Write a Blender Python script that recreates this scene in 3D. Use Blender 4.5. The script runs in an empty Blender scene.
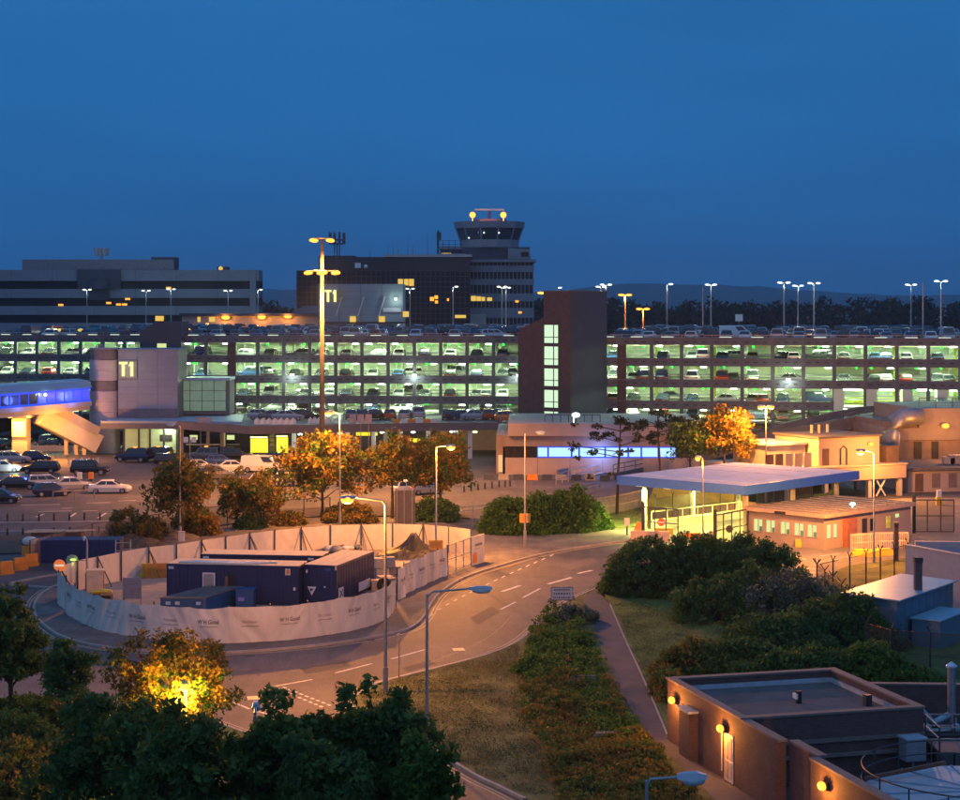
import bpy, bmesh, math, random
import numpy as np
from mathutils import Vector, Matrix, noise

# ---------------------------------------------------------------- camera, sky, light, exposure
SC = bpy.context.scene
COL = SC.collection
R = math.radians
F, H, CX, HY = 1800.0, 20.0, 480.0, 305.0      # focal length in photo pixels, eye height, centre column, horizon row

cam = bpy.data.objects.new('camera', bpy.data.cameras.new('camera'))
COL.objects.link(cam)
cam.location = (0, 0, H); cam.rotation_euler = (R(90), 0, 0)
cam.data.sensor_width = 36.0; cam.data.sensor_fit = 'HORIZONTAL'
cam.data.lens = F / 960 * 36
cam.data.shift_y = -95 / 960
cam.data.clip_start = 1.0; cam.data.clip_end = 40000
SC.camera = cam

w = bpy.data.worlds.new('World'); SC.world = w; w.use_nodes = True
nt = w.node_tree; nt.nodes.clear()
wo = nt.nodes.new('ShaderNodeOutputWorld'); bg = nt.nodes.new('ShaderNodeBackground')
sky = nt.nodes.new('ShaderNodeTexSky'); sky.sky_type = 'NISHITA'; sky.sun_disc = False
sky.sun_elevation = R(-4.0); sky.sun_rotation = R(200)
sky.altitude = 60; sky.ozone_density = 3.0; sky.air_density = 1.0; sky.dust_density = 0.6
# dusk: an even deep blue with a slightly darker hazy horizon, lifted a little by the twilight sky
tc = nt.nodes.new('ShaderNodeTexCoord'); sx = nt.nodes.new('ShaderNodeSeparateXYZ')
nt.links.new(tc.outputs['Generated'], sx.inputs[0])
rp = nt.nodes.new('ShaderNodeValToRGB'); nt.links.new(sx.outputs['Z'], rp.inputs[0])
el = rp.color_ramp.elements
el[0].position = 0.0; el[0].color = (0.0150, 0.122, 0.345, 1)
el[1].position = 1.0; el[1].color = (0.040, 0.185, 0.46, 1)
for p_, c_ in ((0.02, (0.0155, 0.140, 0.400, 1)), (0.07, (0.0165, 0.148, 0.420, 1)), (0.17, (0.0190, 0.160, 0.445, 1))):
    e = el.new(p_); e.color = c_
mx = nt.nodes.new('ShaderNodeMixRGB'); mx.blend_type = 'ADD'; mx.inputs[0].default_value = 0.10
nz = nt.nodes.new('ShaderNodeTexNoise'); nz.inputs['Scale'].default_value = 3.0; nz.inputs['Detail'].default_value = 4
mp = nt.nodes.new('ShaderNodeMapping'); mp.inputs['Scale'].default_value = (1, 1, 5)
nt.links.new(tc.outputs['Generated'], mp.inputs[0]); nt.links.new(mp.outputs[0], nz.inputs[0])
mr = nt.nodes.new('ShaderNodeMapRange'); mr.inputs['From Min'].default_value = .3; mr.inputs['From Max'].default_value = .7
mr.inputs['To Min'].default_value = 0.89; mr.inputs['To Max'].default_value = 1.09
nt.links.new(nz.outputs[0], mr.inputs[0])
mm = nt.nodes.new('ShaderNodeMixRGB'); mm.blend_type = 'MULTIPLY'; mm.inputs[0].default_value = 1
nt.links.new(rp.outputs[0], mm.inputs[1]); nt.links.new(mr.outputs[0], mm.inputs[2])
nt.links.new(mm.outputs[0], mx.inputs[1]); nt.links.new(sky.outputs[0], mx.inputs[2])
nt.links.new(mx.outputs[0], bg.inputs['Color']); bg.inputs['Strength'].default_value = 0.97
nt.links.new(bg.outputs[0], wo.inputs['Surface'])

sun = bpy.data.objects.new('sun', bpy.data.lights.new('sun', 'SUN')); COL.objects.link(sun)
sun.data.energy = 0.40; sun.data.angle = R(120); sun.data.color = (0.95, 0.90, 1.0)   # afterglow behind the viewer
sun.rotation_euler = (R(50), 0, R(-20)); sun.location = (0, -30, 60)

SC.view_settings.view_transform = 'Standard'; SC.view_settings.look = 'None'
SC.view_settings.exposure = 0.0; SC.view_settings.gamma = 1.0; SC.view_settings.use_curve_mapping = False
SC.cycles.use_denoising = True; SC.cycles.adaptive_threshold = 0.025
SC.cycles.max_bounces = 5; SC.cycles.diffuse_bounces = 2; SC.cycles.glossy_bounces = 2
SC.cycles.transparent_max_bounces = 12; SC.cycles.transmission_bounces = 3
SC.cycles.sample_clamp_indirect = 4.0
SC.cycles.caustics_reflective = False; SC.cycles.caustics_refractive = False
SC.cycles.use_light_tree = True
LK = 1.15                                       # one factor for all lamp powers
SOD = (1.0, 0.335, 0.05); WHT = (0.80, 1.0, 0.86); YLW = (1.0, 0.80, 0.18)

# ---------------------------------------------------------------- helpers
rnd = random.Random(11)
def G(u, v, z=0.0):
    D = F * (H - z) / (v - HY); return Vector(((u - CX) / F * D, D, z))
def P(u, v, D):
    return Vector(((u - CX) / F * D, D, H - (v - HY) * D / F))
def Zv(v, D): return H - (v - HY) * D / F
def Xu(u, D): return (u - CX) / F * D

MATS = {}
def mat(name, col, rough=.7, metal=0., var=.25, scale=2., bump=0., bscale=30., emit=None, es=0., spec=.5, stretch=(1, 1, 1), transl=0.):
    if name in MATS: return MATS[name]
    m = bpy.data.materials.new(name); m.use_nodes = True; MATS[name] = m
    n = m.node_tree; b = n.nodes['Principled BSDF']
    b.inputs['Roughness'].default_value = rough; b.inputs['Metallic'].default_value = metal
    b.inputs['Specular IOR Level'].default_value = spec
    tcn = n.nodes.new('ShaderNodeTexCoord'); mpn = n.nodes.new('ShaderNodeMapping'); mpn.inputs['Scale'].default_value = stretch
    n.links.new(tcn.outputs['Object'], mpn.inputs[0])
    if var > 0:
        a = n.nodes.new('ShaderNodeTexNoise'); a.inputs['Scale'].default_value = scale; a.inputs['Detail'].default_value = 6; a.inputs['Roughness'].default_value = .65
        n.links.new(mpn.outputs[0], a.inputs[0])
        r = n.nodes.new('ShaderNodeValToRGB'); n.links.new(a.outputs[0], r.inputs[0])
        r.color_ramp.elements[0].position = .3; r.color_ramp.elements[1].position = .72
        r.color_ramp.elements[0].color = tuple(c * (1 - var) for c in col[:3]) + (1,)
        r.color_ramp.elements[1].color = tuple(min(1, c * (1 + var)) for c in col[:3]) + (1,)
        n.links.new(r.outputs[0], b.inputs['Base Color'])
    else:
        b.inputs['Base Color'].default_value = tuple(col[:3]) + (1,)
    if bump > 0:
        q = n.nodes.new('ShaderNodeTexNoise'); q.inputs['Scale'].default_value = bscale; q.inputs['Detail'].default_value = 4
        n.links.new(mpn.outputs[0], q.inputs[0])
        bp = n.nodes.new('ShaderNodeBump'); bp.inputs['Strength'].default_value = bump; bp.inputs['Distance'].default_value = .05
        n.links.new(q.outputs[0], bp.inputs['Height']); n.links.new(bp.outputs[0], b.inputs['Normal'])
    if emit:
        b.inputs['Emission Color'].default_value = tuple(emit) + (1,); b.inputs['Emission Strength'].default_value = es
    if transl > 0:
        t = n.nodes.new('ShaderNodeBsdfTranslucent'); ms = n.nodes.new('ShaderNodeMixShader'); ms.inputs[0].default_value = transl
        t.inputs['Color'].default_value = tuple(min(1, c * 1.6) for c in col[:3]) + (1,)
        o = n.nodes['Material Output']; n.links.new(b.outputs[0], ms.inputs[1]); n.links.new(t.outputs[0], ms.inputs[2]); n.links.new(ms.outputs[0], o.inputs['Surface'])
    return m
def emitmat(name, col, s):
    return mat(name, (.03, .03, .03), emit=col, es=s, var=0, spec=.05)
def brickmat(name, c1, c2, mortar, sx=1.0, rough=.85):
    if name in MATS: return MATS[name]
    m = bpy.data.materials.new(name); m.use_nodes = True; MATS[name] = m
    n = m.node_tree; b = n.nodes['Principled BSDF']; b.inputs['Roughness'].default_value = rough
    t = n.nodes.new('ShaderNodeTexCoord'); g = n.nodes.new('ShaderNodeNewGeometry')
    # bricks run along whichever horizontal axis the wall faces
    s = n.nodes.new('ShaderNodeSeparateXYZ'); n.links.new(t.outputs['Object'], s.inputs[0])
    ad = n.nodes.new('ShaderNodeMath'); ad.operation = 'ADD'; n.links.new(s.outputs[0], ad.inputs[0]); n.links.new(s.outputs[1], ad.inputs[1])
    cb = n.nodes.new('ShaderNodeCombineXYZ'); n.links.new(ad.outputs[0], cb.inputs[0]); n.links.new(s.outputs[2], cb.inputs[1])
    k = n.nodes.new('ShaderNodeTexBrick'); n.links.new(cb.outputs[0], k.inputs['Vector'])
    k.inputs['Color1'].default_value = c1 + (1,); k.inputs['Color2'].default_value = c2 + (1,); k.inputs['Mortar'].default_value = mortar + (1,)
    k.inputs['Scale'].default_value = 1 / sx; k.inputs['Brick Width'].default_value = .225; k.inputs['Row Height'].default_value = .075; k.inputs['Mortar Size'].default_value = .008
    a = n.nodes.new('ShaderNodeTexNoise'); a.inputs['Scale'].default_value = 1.3; a.inputs['Detail'].default_value = 6; n.links.new(t.outputs['Object'], a.inputs[0])
    r = n.nodes.new('ShaderNodeMapRange'); r.inputs['To Min'].default_value = .55; r.inputs['To Max'].default_value = 1.35; n.links.new(a.outputs[0], r.inputs[0])
    q = n.nodes.new('ShaderNodeMixRGB'); q.blend_type = 'MULTIPLY'; q.inputs[0].default_value = 1; n.links.new(k.outputs[0], q.inputs[1]); n.links.new(r.outputs[0], q.inputs[2])
    n.links.new(q.outputs[0], b.inputs['Base Color'])
    bp = n.nodes.new('ShaderNodeBump'); bp.inputs['Strength'].default_value = .4; bp.inputs['Distance'].default_value = .02
    n.links.new(k.outputs['Fac'], bp.inputs['Height']); bp.invert = True; n.links.new(bp.outputs[0], b.inputs['Normal'])
    return m
def meshwire(name, col, open_=.7, fine=9.):
    """chain link or weld mesh: real wire pattern cut out of a thin sheet"""
    if name in MATS: return MATS[name]
    m = bpy.data.materials.new(name); m.use_nodes = True; MATS[name] = m
    n = m.node_tree; b = n.nodes['Principled BSDF']; b.inputs['Base Color'].default_value = col + (1,); b.inputs['Roughness'].default_value = .6
    tr = n.nodes.new('ShaderNodeBsdfTransparent'); ms = n.nodes.new('ShaderNodeMixShader'); ms.inputs[0].default_value = open_
    n.links.new(b.outputs[0], ms.inputs[1]); n.links.new(tr.outputs[0], ms.inputs[2])
    n.links.new(ms.outputs[0], n.nodes['Material Output'].inputs['Surface'])
    return m

class MB:
    def __init__(s): s.v = []; s.f = []; s.m = []
    def add(s, vs, fs, mi=0):
        b = len(s.v); s.v += [tuple(x) for x in vs]; s.f += [tuple(i + b for i in f) for f in fs]; s.m += [mi] * len(fs); return s
    def box(s, x0, x1, y0, y1, z0, z1, mi=0):
        return s.add([(x0, y0, z0), (x1, y0, z0), (x1, y1, z0), (x0, y1, z0), (x0, y0, z1), (x1, y0, z1), (x1, y1, z1), (x0, y1, z1)],
                     [(0, 3, 2, 1), (4, 5, 6, 7), (0, 1, 5, 4), (1, 2, 6, 5), (2, 3, 7, 6), (3, 0, 4, 7)], mi)
    def prism(s, pts, z0, z1, mi=0):
        a = sum(pts[i][0] * pts[(i + 1) % len(pts)][1] - pts[(i + 1) % len(pts)][0] * pts[i][1] for i in range(len(pts)))
        if a < 0: pts = pts[::-1]
        n = len(pts)
        return s.add([(p[0], p[1], z0) for p in pts] + [(p[0], p[1], z1) for p in pts],
                     [tuple(range(n))[::-1], tuple(range(n, 2 * n))] + [(i, (i + 1) % n, n + (i + 1) % n, n + i) for i in range(n)], mi)
    def cyl(s, x, y, z0, z1, r, r2=None, n=12, mi=0):
        r2 = r if r2 is None else r2
        c = [(math.cos(2 * math.pi * i / n), math.sin(2 * math.pi * i / n)) for i in range(n)]
        return s.add([(x + a * r, y + b * r, z0) for a, b in c] + [(x + a * r2, y + b * r2, z1) for a, b in c],
                     [tuple(range(n))[::-1], tuple(range(n, 2 * n))] + [(i, (i + 1) % n, n + (i + 1) % n, n + i) for i in range(n)], mi)
    def tube(s, pts, r, n=6, mi=0):
        pts = [Vector(p) for p in pts]; rs = r if isinstance(r, (list, tuple)) else [r] * len(pts)
        b = len(s.v); up = Vector((0, 0, 1)); fs = []
        for i, p in enumerate(pts):
            d = (pts[min(i + 1, len(pts) - 1)] - pts[max(i - 1, 0)]).normalized()
            a = d.cross(up) if abs(d.z) < .95 else d.cross(Vector((1, 0, 0)))
            a.normalize(); c = d.cross(a)
            for k in range(n):
                t = 2 * math.pi * k / n
                s.v.append(tuple(p + a * math.cos(t) * rs[i] + c * math.sin(t) * rs[i]))
        for i in range(len(pts) - 1):
            for k in range(n):
                fs.append((b + i * n + k, b + i * n + (k + 1) % n, b + (i + 1) * n + (k + 1) % n, b + (i + 1) * n + k))
        fs.append(tuple(b + k for k in range(n))[::-1]); fs.append(tuple(b + (len(pts) - 1) * n + k for k in range(n)))
        s.f += fs; s.m += [mi] * len(fs); return s
    def bar(s, a, b, w, h, mi=0):
        a = Vector(a); b = Vector(b); d = (b - a).normalized(); up = Vector((0, 0, 1))
        if abs(d.z) > .98: up = Vector((0, 1, 0))
        x = d.cross(up).normalized() * w / 2; y = x.cross(d).normalized() * h / 2
        vs = [a - x - y, a + x - y, a + x + y, a - x + y, b - x - y, b + x - y, b + x + y, b - x + y]
        return s.add(vs, [(0, 1, 2, 3), (7, 6, 5, 4), (0, 4, 5, 1), (1, 5, 6, 2), (2, 6, 7, 3), (3, 7, 4, 0)], mi)
    def quad(s, a, b, c, d, mi=0): return s.add([a, b, c, d], [(0, 1, 2, 3)], mi)
    def ball(s, c, r, sq=(1, 1, 1), nu=10, nv=6, mi=0):
        vs = []; fs = []
        for j in range(nv + 1):
            p = math.pi * j / nv
            for i in range(nu):
                t = 2 * math.pi * i / nu
                vs.append((c[0] + r * sq[0] * math.sin(p) * math.cos(t), c[1] + r * sq[1] * math.sin(p) * math.sin(t), c[2] + r * sq[2] * math.cos(p)))
        for j in range(nv):
            for i in range(nu):
                fs.append((j * nu + i, (j + 1) * nu + i, (j + 1) * nu + (i + 1) % nu, j * nu + (i + 1) % nu))
        return s.add(vs, fs, mi)
    def mesh(s, name, mats, smooth=False):
        me = bpy.data.meshes.new(name); me.from_pydata(s.v, [], s.f)
        for m in (mats if isinstance(mats, (list, tuple)) else [mats]): me.materials.append(m)
        if any(s.m): me.polygons.foreach_set('material_index', s.m)
        if smooth: me.polygons.foreach_set('use_smooth', [True] * len(s.f))
        me.validate(); me.update(); return me
    def build(s, name, mats, parent=None, smooth=False, loc=None, rz=0.):
        return link(name, s.mesh(name, mats, smooth), parent, loc, rz)
def link(name, data, parent=None, loc=None, rz=0.):
    o = bpy.data.objects.new(name, data); COL.objects.link(o)
    if parent: o.parent = parent
    if loc is not None: o.location = loc
    if rz: o.rotation_euler = (0, 0, rz)
    return o
def thing(name, label, cat, loc=(0, 0, 0), rz=0., group=None):
    o = link(name, None, None, loc, rz); o.empty_display_size = .3
    return tag(o, label, cat, group)
def tag(o, label, cat, group=None):
    o['label'] = label; o['category'] = cat
    if group: o['group'] = group
    return o
def struct(name, mb, m, smooth=False):
    o = mb.build(name, m, None, smooth); o['kind'] = 'structure'; return o
def stuffed(o): o['kind'] = 'stuff'; return o
def copy_tree(o, parent=None):
    c = o.copy(); COL.objects.link(c); c.parent = parent
    for ch in o.children: copy_tree(ch, c)
    return c
def glow(parent, loc, col, watts, rad=.15, spot=None, name='lamp_glow'):
    l = bpy.data.lights.new(name, 'SPOT' if spot else 'POINT'); l.energy = watts * LK; l.color = col; l.shadow_soft_size = rad
    if spot: l.spot_size = R(spot); l.spot_blend = .6
    o = link(name, l, parent, loc); return o
def text_mesh(s, size, name='lettering', m=None, extrude=.0, align='CENTER', bold=0.):
    cu = bpy.data.curves.new(name, 'FONT'); cu.body = s; cu.size = size; cu.extrude = extrude; cu.align_x = align; cu.align_y = 'CENTER'; cu.offset = bold
    o = bpy.data.objects.new('tmp', cu); COL.objects.link(o)
    dg = bpy.context.evaluated_depsgraph_get(); me = bpy.data.meshes.new_from_object(o.evaluated_get(dg)); me.name = name
    bpy.data.objects.remove(o); bpy.data.curves.remove(cu)
    me.materials.clear()
    if m: me.materials.append(m)
    return me
def t1_letters(h, m, parent, loc):
    """T and 1 drawn as bold strokes"""
    s = h; st = .21 * s
    b = MB(); b.box(-.62 * s, -.04 * s, -.05, .05, .5 * s - st * .8, .5 * s); b.box(-.33 * s - st / 2, -.33 * s + st / 2, -.05, .05, -.5 * s, .5 * s - st * .8 - .004); b.build('letter', m, parent, False, loc)
    b = MB(); b.box(.26 * s - st / 2, .26 * s + st / 2, -.05, .05, -.5 * s, .5 * s); b.add([(.26 * s - st / 2, -.05, .5 * s), (.06 * s, -.05, .28 * s), (.06 * s, -.05, .12 * s), (.26 * s - st / 2, -.05, .26 * s)], [(0, 1, 2, 3)]); b.build('letter', m, parent, False, loc)
def smooth_line(pts, k=6):
    """Catmull-Rom through points"""
    out = []; n = len(pts); pts = [Vector(p) for p in pts]
    for i in range(n - 1):
        p0, p1, p2, p3 = pts[max(i - 1, 0)], pts[i], pts[i + 1], pts[min(i + 2, n - 1)]
        for j in range(k):
            t = j / k
            out.append(.5 * ((2 * p1) + (p2 - p0) * t + (2 * p0 - 5 * p1 + 4 * p2 - p3) * t * t + (3 * p1 - p0 - 3 * p2 + p3) * t ** 3))
    out.append(pts[-1]); return out
def strip(mb, line, off, width, z0, z1, mi=0):
    """a long bar that follows a line on the ground, off metres to its left"""
    n = len(line); L = []; Q = []
    for i in range(n):
        d = line[min(i + 1, n - 1)] - line[max(i - 1, 0)]; d = Vector((d.x, d.y, 0)); d.normalize(); nn = Vector((-d.y, d.x, 0))
        a = line[i] + nn * (off - width / 2); b = line[i] + nn * (off + width / 2); L.append(a); Q.append(b)
    vs = []; fs = []
    for a, b in zip(L, Q): vs += [(a.x, a.y, z0), (b.x, b.y, z0), (b.x, b.y, z1), (a.x, a.y, z1)]
    for i in range(n - 1):
        for k in ((3, 2), (2, 1), (0, 3)):
            fs.append((i * 4 + k[0], i * 4 + k[1], (i + 1) * 4 + k[1], (i + 1) * 4 + k[0])[::-1])
    fs += [(0, 1, 2, 3), tuple((n - 1) * 4 + k for k in (3, 2, 1, 0))]
    mb.add(vs, fs, mi)

# ---------------------------------------------------------------- leaves
def leaf_mesh(name, centres, per, spread, size, mats, seed, flat=.0, zmin=None):
    """many small leaf faces around clump centres"""
    rg = np.random.default_rng(seed); C = np.asarray(centres, float); n = len(C) * per
    c = np.repeat(C, per, 0)
    p = rg.normal(0, 1, (n, 3)); p /= np.linalg.norm(p, axis=1)[:, None] + 1e-9
    p *= (rg.random((n, 1)) ** .45) * np.asarray(spread); p = p + c
    if zmin is not None: p[:, 2] = np.maximum(p[:, 2], zmin + rg.random(n) * .1)
    a = rg.normal(0, 1, (n, 3)); a[:, 2] *= (1 - flat); a /= np.linalg.norm(a, axis=1)[:, None]
    b = rg.normal(0, 1, (n, 3)); b -= (b * a).sum(1)[:, None] * a; b /= np.linalg.norm(b, axis=1)[:, None]
    s = size * (.45 + 1.15 * rg.random((n, 1)) ** 1.5)
    V = np.stack([p - a * s, p + b * s * .55, p + a * s, p - b * s * .55], 1).reshape(-1, 3)
    me = bpy.data.meshes.new(name); me.vertices.add(4 * n); me.vertices.foreach_set('co', V.ravel())
    me.loops.add(4 * n); me.loops.foreach_set('vertex_index', np.arange(4 * n, dtype=np.int32))
    me.polygons.add(n); me.polygons.foreach_set('loop_start', np.arange(0, 4 * n, 4, dtype=np.int32)); me.polygons.foreach_set('loop_total', np.full(n, 4, np.int32))
    for m in mats: me.materials.append(m)
    k = np.repeat(rg.integers(0, len(mats), len(C)), per); sw = rg.random(n) < .3; k[sw] = rg.integers(0, len(mats), sw.sum())
    me.polygons.foreach_set('material_index', k.astype(np.int32)); me.update(); return me
def clump_points(rad, n, seed, shell=.55, base=-.75, irr=1.):
    """clump centres in an uneven ellipsoid"""
    rg = random.Random(seed); out = []
    ph = [rg.uniform(0, 6.28) for _ in range(6)]
    while len(out) < n:
        v = Vector((rg.gauss(0, 1), rg.gauss(0, 1), rg.gauss(0, 1))); v.normalize()
        if v.z < base: continue
        t = math.atan2(v.y, v.x)
        k = 1 + irr * (.16 * math.sin(2 * t + ph[0]) + .12 * math.sin(3 * t + ph[1] + 2 * v.z) + .14 * math.sin(5 * v.z + ph[2] + t) + rg.uniform(-.12, .1))
        q = (shell + (1 - shell) * rg.random() ** .6) * k
        out.append((v.x * rad[0] * q, v.y * rad[1] * q, v.z * rad[2] * q))
    return out
LEAF = {}
def leaves(key):
    if not LEAF:
        T = .3
        LEAF['dark'] = [mat('leaf_dark_a', (.040, .086, .024), .6, var=.3, scale=3, spec=.12, transl=T), mat('leaf_dark_b', (.058, .122, .030), .6, var=.3, scale=3, spec=.12, transl=T), mat('leaf_dark_c', (.082, .145, .036), .6, var=.3, scale=3, spec=.12, transl=T)]
        LEAF['mid'] = [mat('leaf_mid_a', (.040, .095, .018), .6, var=.3, scale=3, spec=.12, transl=T), mat('leaf_mid_b', (.060, .135, .022), .6, var=.3, scale=3, spec=.12, transl=T), mat('leaf_mid_c', (.090, .160, .030), .6, var=.3, scale=3, spec=.12, transl=T)]
        LEAF['warm'] = [mat('leaf_warm_a', (.165, .115, .020), .6, var=.3, scale=3, spec=.12, transl=T), mat('leaf_warm_b', (.250, .150, .026), .6, var=.3, scale=3, spec=.12, transl=T), mat('leaf_warm_c', (.085, .090, .022), .6, var=.3, scale=3, spec=.12, transl=T)]
        LEAF['bed'] = [mat('leaf_bed_a', (.110, .110, .026), .6, var=.3, scale=3, spec=.12, transl=T), mat('leaf_bed_b', (.190, .122, .030), .6, var=.3, scale=3, spec=.12, transl=T), mat('leaf_bed_c', (.062, .125, .024), .6, var=.3, scale=3, spec=.12, transl=T)]
        LEAF['pine'] = [mat('leaf_pine_a', (.020, .035, .020), .7, var=.2, scale=3, spec=.12, transl=.1), mat('leaf_pine_b', (.035, .050, .025), .7, var=.2, scale=3, spec=.12, transl=.1)]
        LEAF['pale'] = [mat('leaf_pale_a', (.10, .13, .09), .6, var=.3, scale=3, spec=.12, transl=T), mat('leaf_pale_b', (.20, .22, .17), .6, var=.3, scale=3, spec=.12, transl=T), mat('leaf_pale_c', (.05, .08, .04), .6, var=.3, scale=3, spec=.12, transl=T)]
        LEAF['lot'] = [LEAF['warm'][0], LEAF['warm'][1], LEAF['mid'][0], LEAF['warm'][2]]
    return LEAF[key]
_seed = [100]
def tree(label, loc, height, rad, cz, key='mid', name='broadleaf_tree', cat='tree', group=None, clumps=90, per=60, size=.16, shell=.35, spread=.7, trunk_r=.16, lean=(0, 0), base=-.7):
    """trunk with limbs out to the clumps, and a crown of leaves; cz is the height of the crown's middle"""
    _seed[0] += 1; sd = _seed[0]; rg = random.Random(sd)
    t = thing(name, label, cat, loc, 0, group)
    cl = clump_points(rad, clumps, sd, shell, base); cl = [(x + lean[0], y + lean[1], z + cz) for x, y, z in cl]
    mb = MB(); mb.tube([(0, 0, -.1), (.05, .02, cz * .35), (lean[0] * .5, lean[1] * .5, cz * .75), (lean[0], lean[1], cz + rad[2] * .4)], [trunk_r, trunk_r * .8, trunk_r * .55, trunk_r * .2], 8)
    mb.build('trunk', mat('bark', (.055, .042, .032), .9, var=.4, scale=6, bump=.5, stretch=(3, 3, .6)), t)
    mb = MB()
    for c in rg.sample(cl, min(len(cl), 16)):
        zz = max(cz * .45, min(c[2] - .25 * rad[2], cz + .2 * rad[2])); a = Vector((lean[0] * .6, lean[1] * .6, zz * .9)); b = Vector(c)
        mb.tube([a, a.lerp(b, .5) + Vector((0, 0, .15 * rad[2])), b], [trunk_r * .35, trunk_r * .22, .02], 5)
    mb.build('limbs', MATS['bark'], t)
    link('crown', leaf_mesh('crown', cl, per, (spread, spread, spread * .8), size, leaves(key), sd), t)
    return t
def bush(label, loc, rad, key='dark', name='bush', cat='shrub', group=None, clumps=80, per=70, size=.13, spread=.5, rz=0., core=True):
    _seed[0] += 1; sd = _seed[0]
    t = thing(name, label, cat, loc, rz, group)
    cl = [(x, y, max(.15, z)) for x, y, z in clump_points(rad, clumps, sd, .78, -.15, .5)]
    link('foliage', leaf_mesh('foliage', cl, per, (spread, spread, spread * .8), size, leaves(key), sd, zmin=.02), t)
    mb = MB(); rg = random.Random(sd)
    for k in range(7):
        c = rg.choice(cl); mb.tube([(c[0] * .15, c[1] * .15, -.05), (c[0] * .5, c[1] * .5, c[2] * .5), (c[0] * .9, c[1] * .9, c[2] * .9)], [.05, .035, .015], 5)
    mb.build('stem', mat('bark', (.055, .042, .032), .9, var=.4, scale=6, bump=.5, stretch=(3, 3, .6)), t)
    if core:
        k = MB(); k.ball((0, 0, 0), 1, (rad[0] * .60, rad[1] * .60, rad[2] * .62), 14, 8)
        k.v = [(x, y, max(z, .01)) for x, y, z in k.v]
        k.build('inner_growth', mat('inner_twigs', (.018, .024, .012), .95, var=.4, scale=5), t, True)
    return t
# ---------------------------------------------------------------- materials
def M(name): return MATS[name]
mat('asphalt', (.075, .069, .070), .82, var=.28, scale=.35, bump=.35, bscale=14)
mat('road_asphalt', (.088, .080, .080), .72, var=.22, scale=.5, bump=.3, bscale=16)
def wear(m, fine=9., big=.12, k=.35):
    n = m.node_tree; b_ = n.nodes['Principled BSDF']; src = b_.inputs['Base Color'].links[0].from_socket; t_ = n.nodes.new('ShaderNodeTexCoord')
    for sc_, lo, hi, st in ((fine, 1 - k, 1 + k * .8, (1, 1, 1)), (big, .72, 1.22, (1, 1, 1)), (1.6, .86, 1.1, (1, .12, 1))):
        mp_ = n.nodes.new('ShaderNodeMapping'); mp_.inputs['Scale'].default_value = st; mp_.inputs['Rotation'].default_value = (0, 0, .5 if st[1] < 1 else 0)
        a_ = n.nodes.new('ShaderNodeTexNoise'); a_.inputs['Scale'].default_value = sc_; a_.inputs['Detail'].default_value = 5
        n.links.new(t_.outputs['Object'], mp_.inputs[0]); n.links.new(mp_.outputs[0], a_.inputs[0])
        r_ = n.nodes.new('ShaderNodeMapRange'); r_.inputs['From Min'].default_value = .35; r_.inputs['From Max'].default_value = .65; r_.inputs['To Min'].default_value = lo; r_.inputs['To Max'].default_value = hi; n.links.new(a_.outputs[0], r_.inputs[0])
        q_ = n.nodes.new('ShaderNodeMixRGB'); q_.blend_type = 'MULTIPLY'; q_.inputs[0].default_value = 1; n.links.new(src, q_.inputs[1]); n.links.new(r_.outputs[0], q_.inputs[2]); src = q_.outputs[0]
    n.links.new(src, b_.inputs['Base Color'])
for k_ in ('asphalt', 'road_asphalt'): wear(M(k_))
mat('paving', (.13, .118, .112), .85, var=.22, scale=.9, bump=.2, bscale=9)
mat('kerb_stone', (.30, .28, .26), .85, var=.25, scale=1.2)
mat('grass', (.105, .115, .032), .95, var=.55, scale=.55, bump=.9, bscale=22)
mat('lawn', (.080, .140, .022), .95, var=.5, scale=.5, bump=.9, bscale=22)
mat('bank_grass', (.085, .13, .028), .95, var=.45, scale=.6, bump=.9, bscale=22)
mat('soil', (.060, .045, .032), .95, var=.45, scale=1.2, bump=.8, bscale=8)
mat('gravel', (.27, .23, .20), .95, var=.3, scale=1.1, bump=.7, bscale=10)
mat('white_paint', (.56, .54, .50), .7, var=.5, scale=5)
mat('yellow_paint', (.34, .28, .17), .7, var=.3, scale=3)
mat('concrete', (.30, .285, .28), .85, var=.18, scale=.5, bump=.15, bscale=6)
mat('dark_concrete', (.125, .128, .142), .85, var=.2, scale=.4, bump=.15, bscale=6)
mat('pale_concrete', (.42, .40, .38), .8, var=.15, scale=.5)
mat('tan_panel', (.36, .29, .25), .75, var=.12, scale=.4)
mat('slate_panel', (.050, .060, .085), .7, var=.15, scale=.4)
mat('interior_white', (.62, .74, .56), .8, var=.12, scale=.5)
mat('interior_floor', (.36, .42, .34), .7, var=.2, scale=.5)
mat('galvanised', (.30, .31, .33), .45, metal=.6, var=.2, scale=3)
mat('dark_metal', (.030, .030, .034), .55, var=.2, scale=3)
mat('black', (.012, .012, .014), .6, var=.2)
mat('glass_dark', (.014, .016, .022), .35, var=0, spec=.2)
mat('lamp_housing', (.33, .42, .50), .4, var=.1)
mat('white_plastic', (.68, .68, .68), .5, var=.1)
for k_ in ('grass', 'lawn', 'paving'): wear(M(k_), 12., .3, .3)
mat('white_sheet', (.60, .56, .50), .65, var=.12, scale=1.0, bump=1.0, bscale=2.2, stretch=(1, .6, .45))
mat('blue_steel', (.012, .020, .085), .55, var=.18, scale=1.2)
mat('bright_blue', (.016, .075, .20), .5, var=.15, scale=1.2)
mat('plywood', (.74, .52, .32), .8, var=.2, scale=2, stretch=(1, 6, 1))
mat('orange_plastic', (.70, .25, .03), .5, var=.15)
mat('yellow_plastic', (.75, .55, .05), .5, var=.12)
mat('roof_white', (.52, .60, .74), .9, spec=.1, var=.10, scale=.6)
mat('canopy_blue', (.045, .17, .66), .5, var=.08)
mat('roof_felt', (.115, .105, .10), .9, var=.3, scale=.7, bump=.4, bscale=20)
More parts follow.
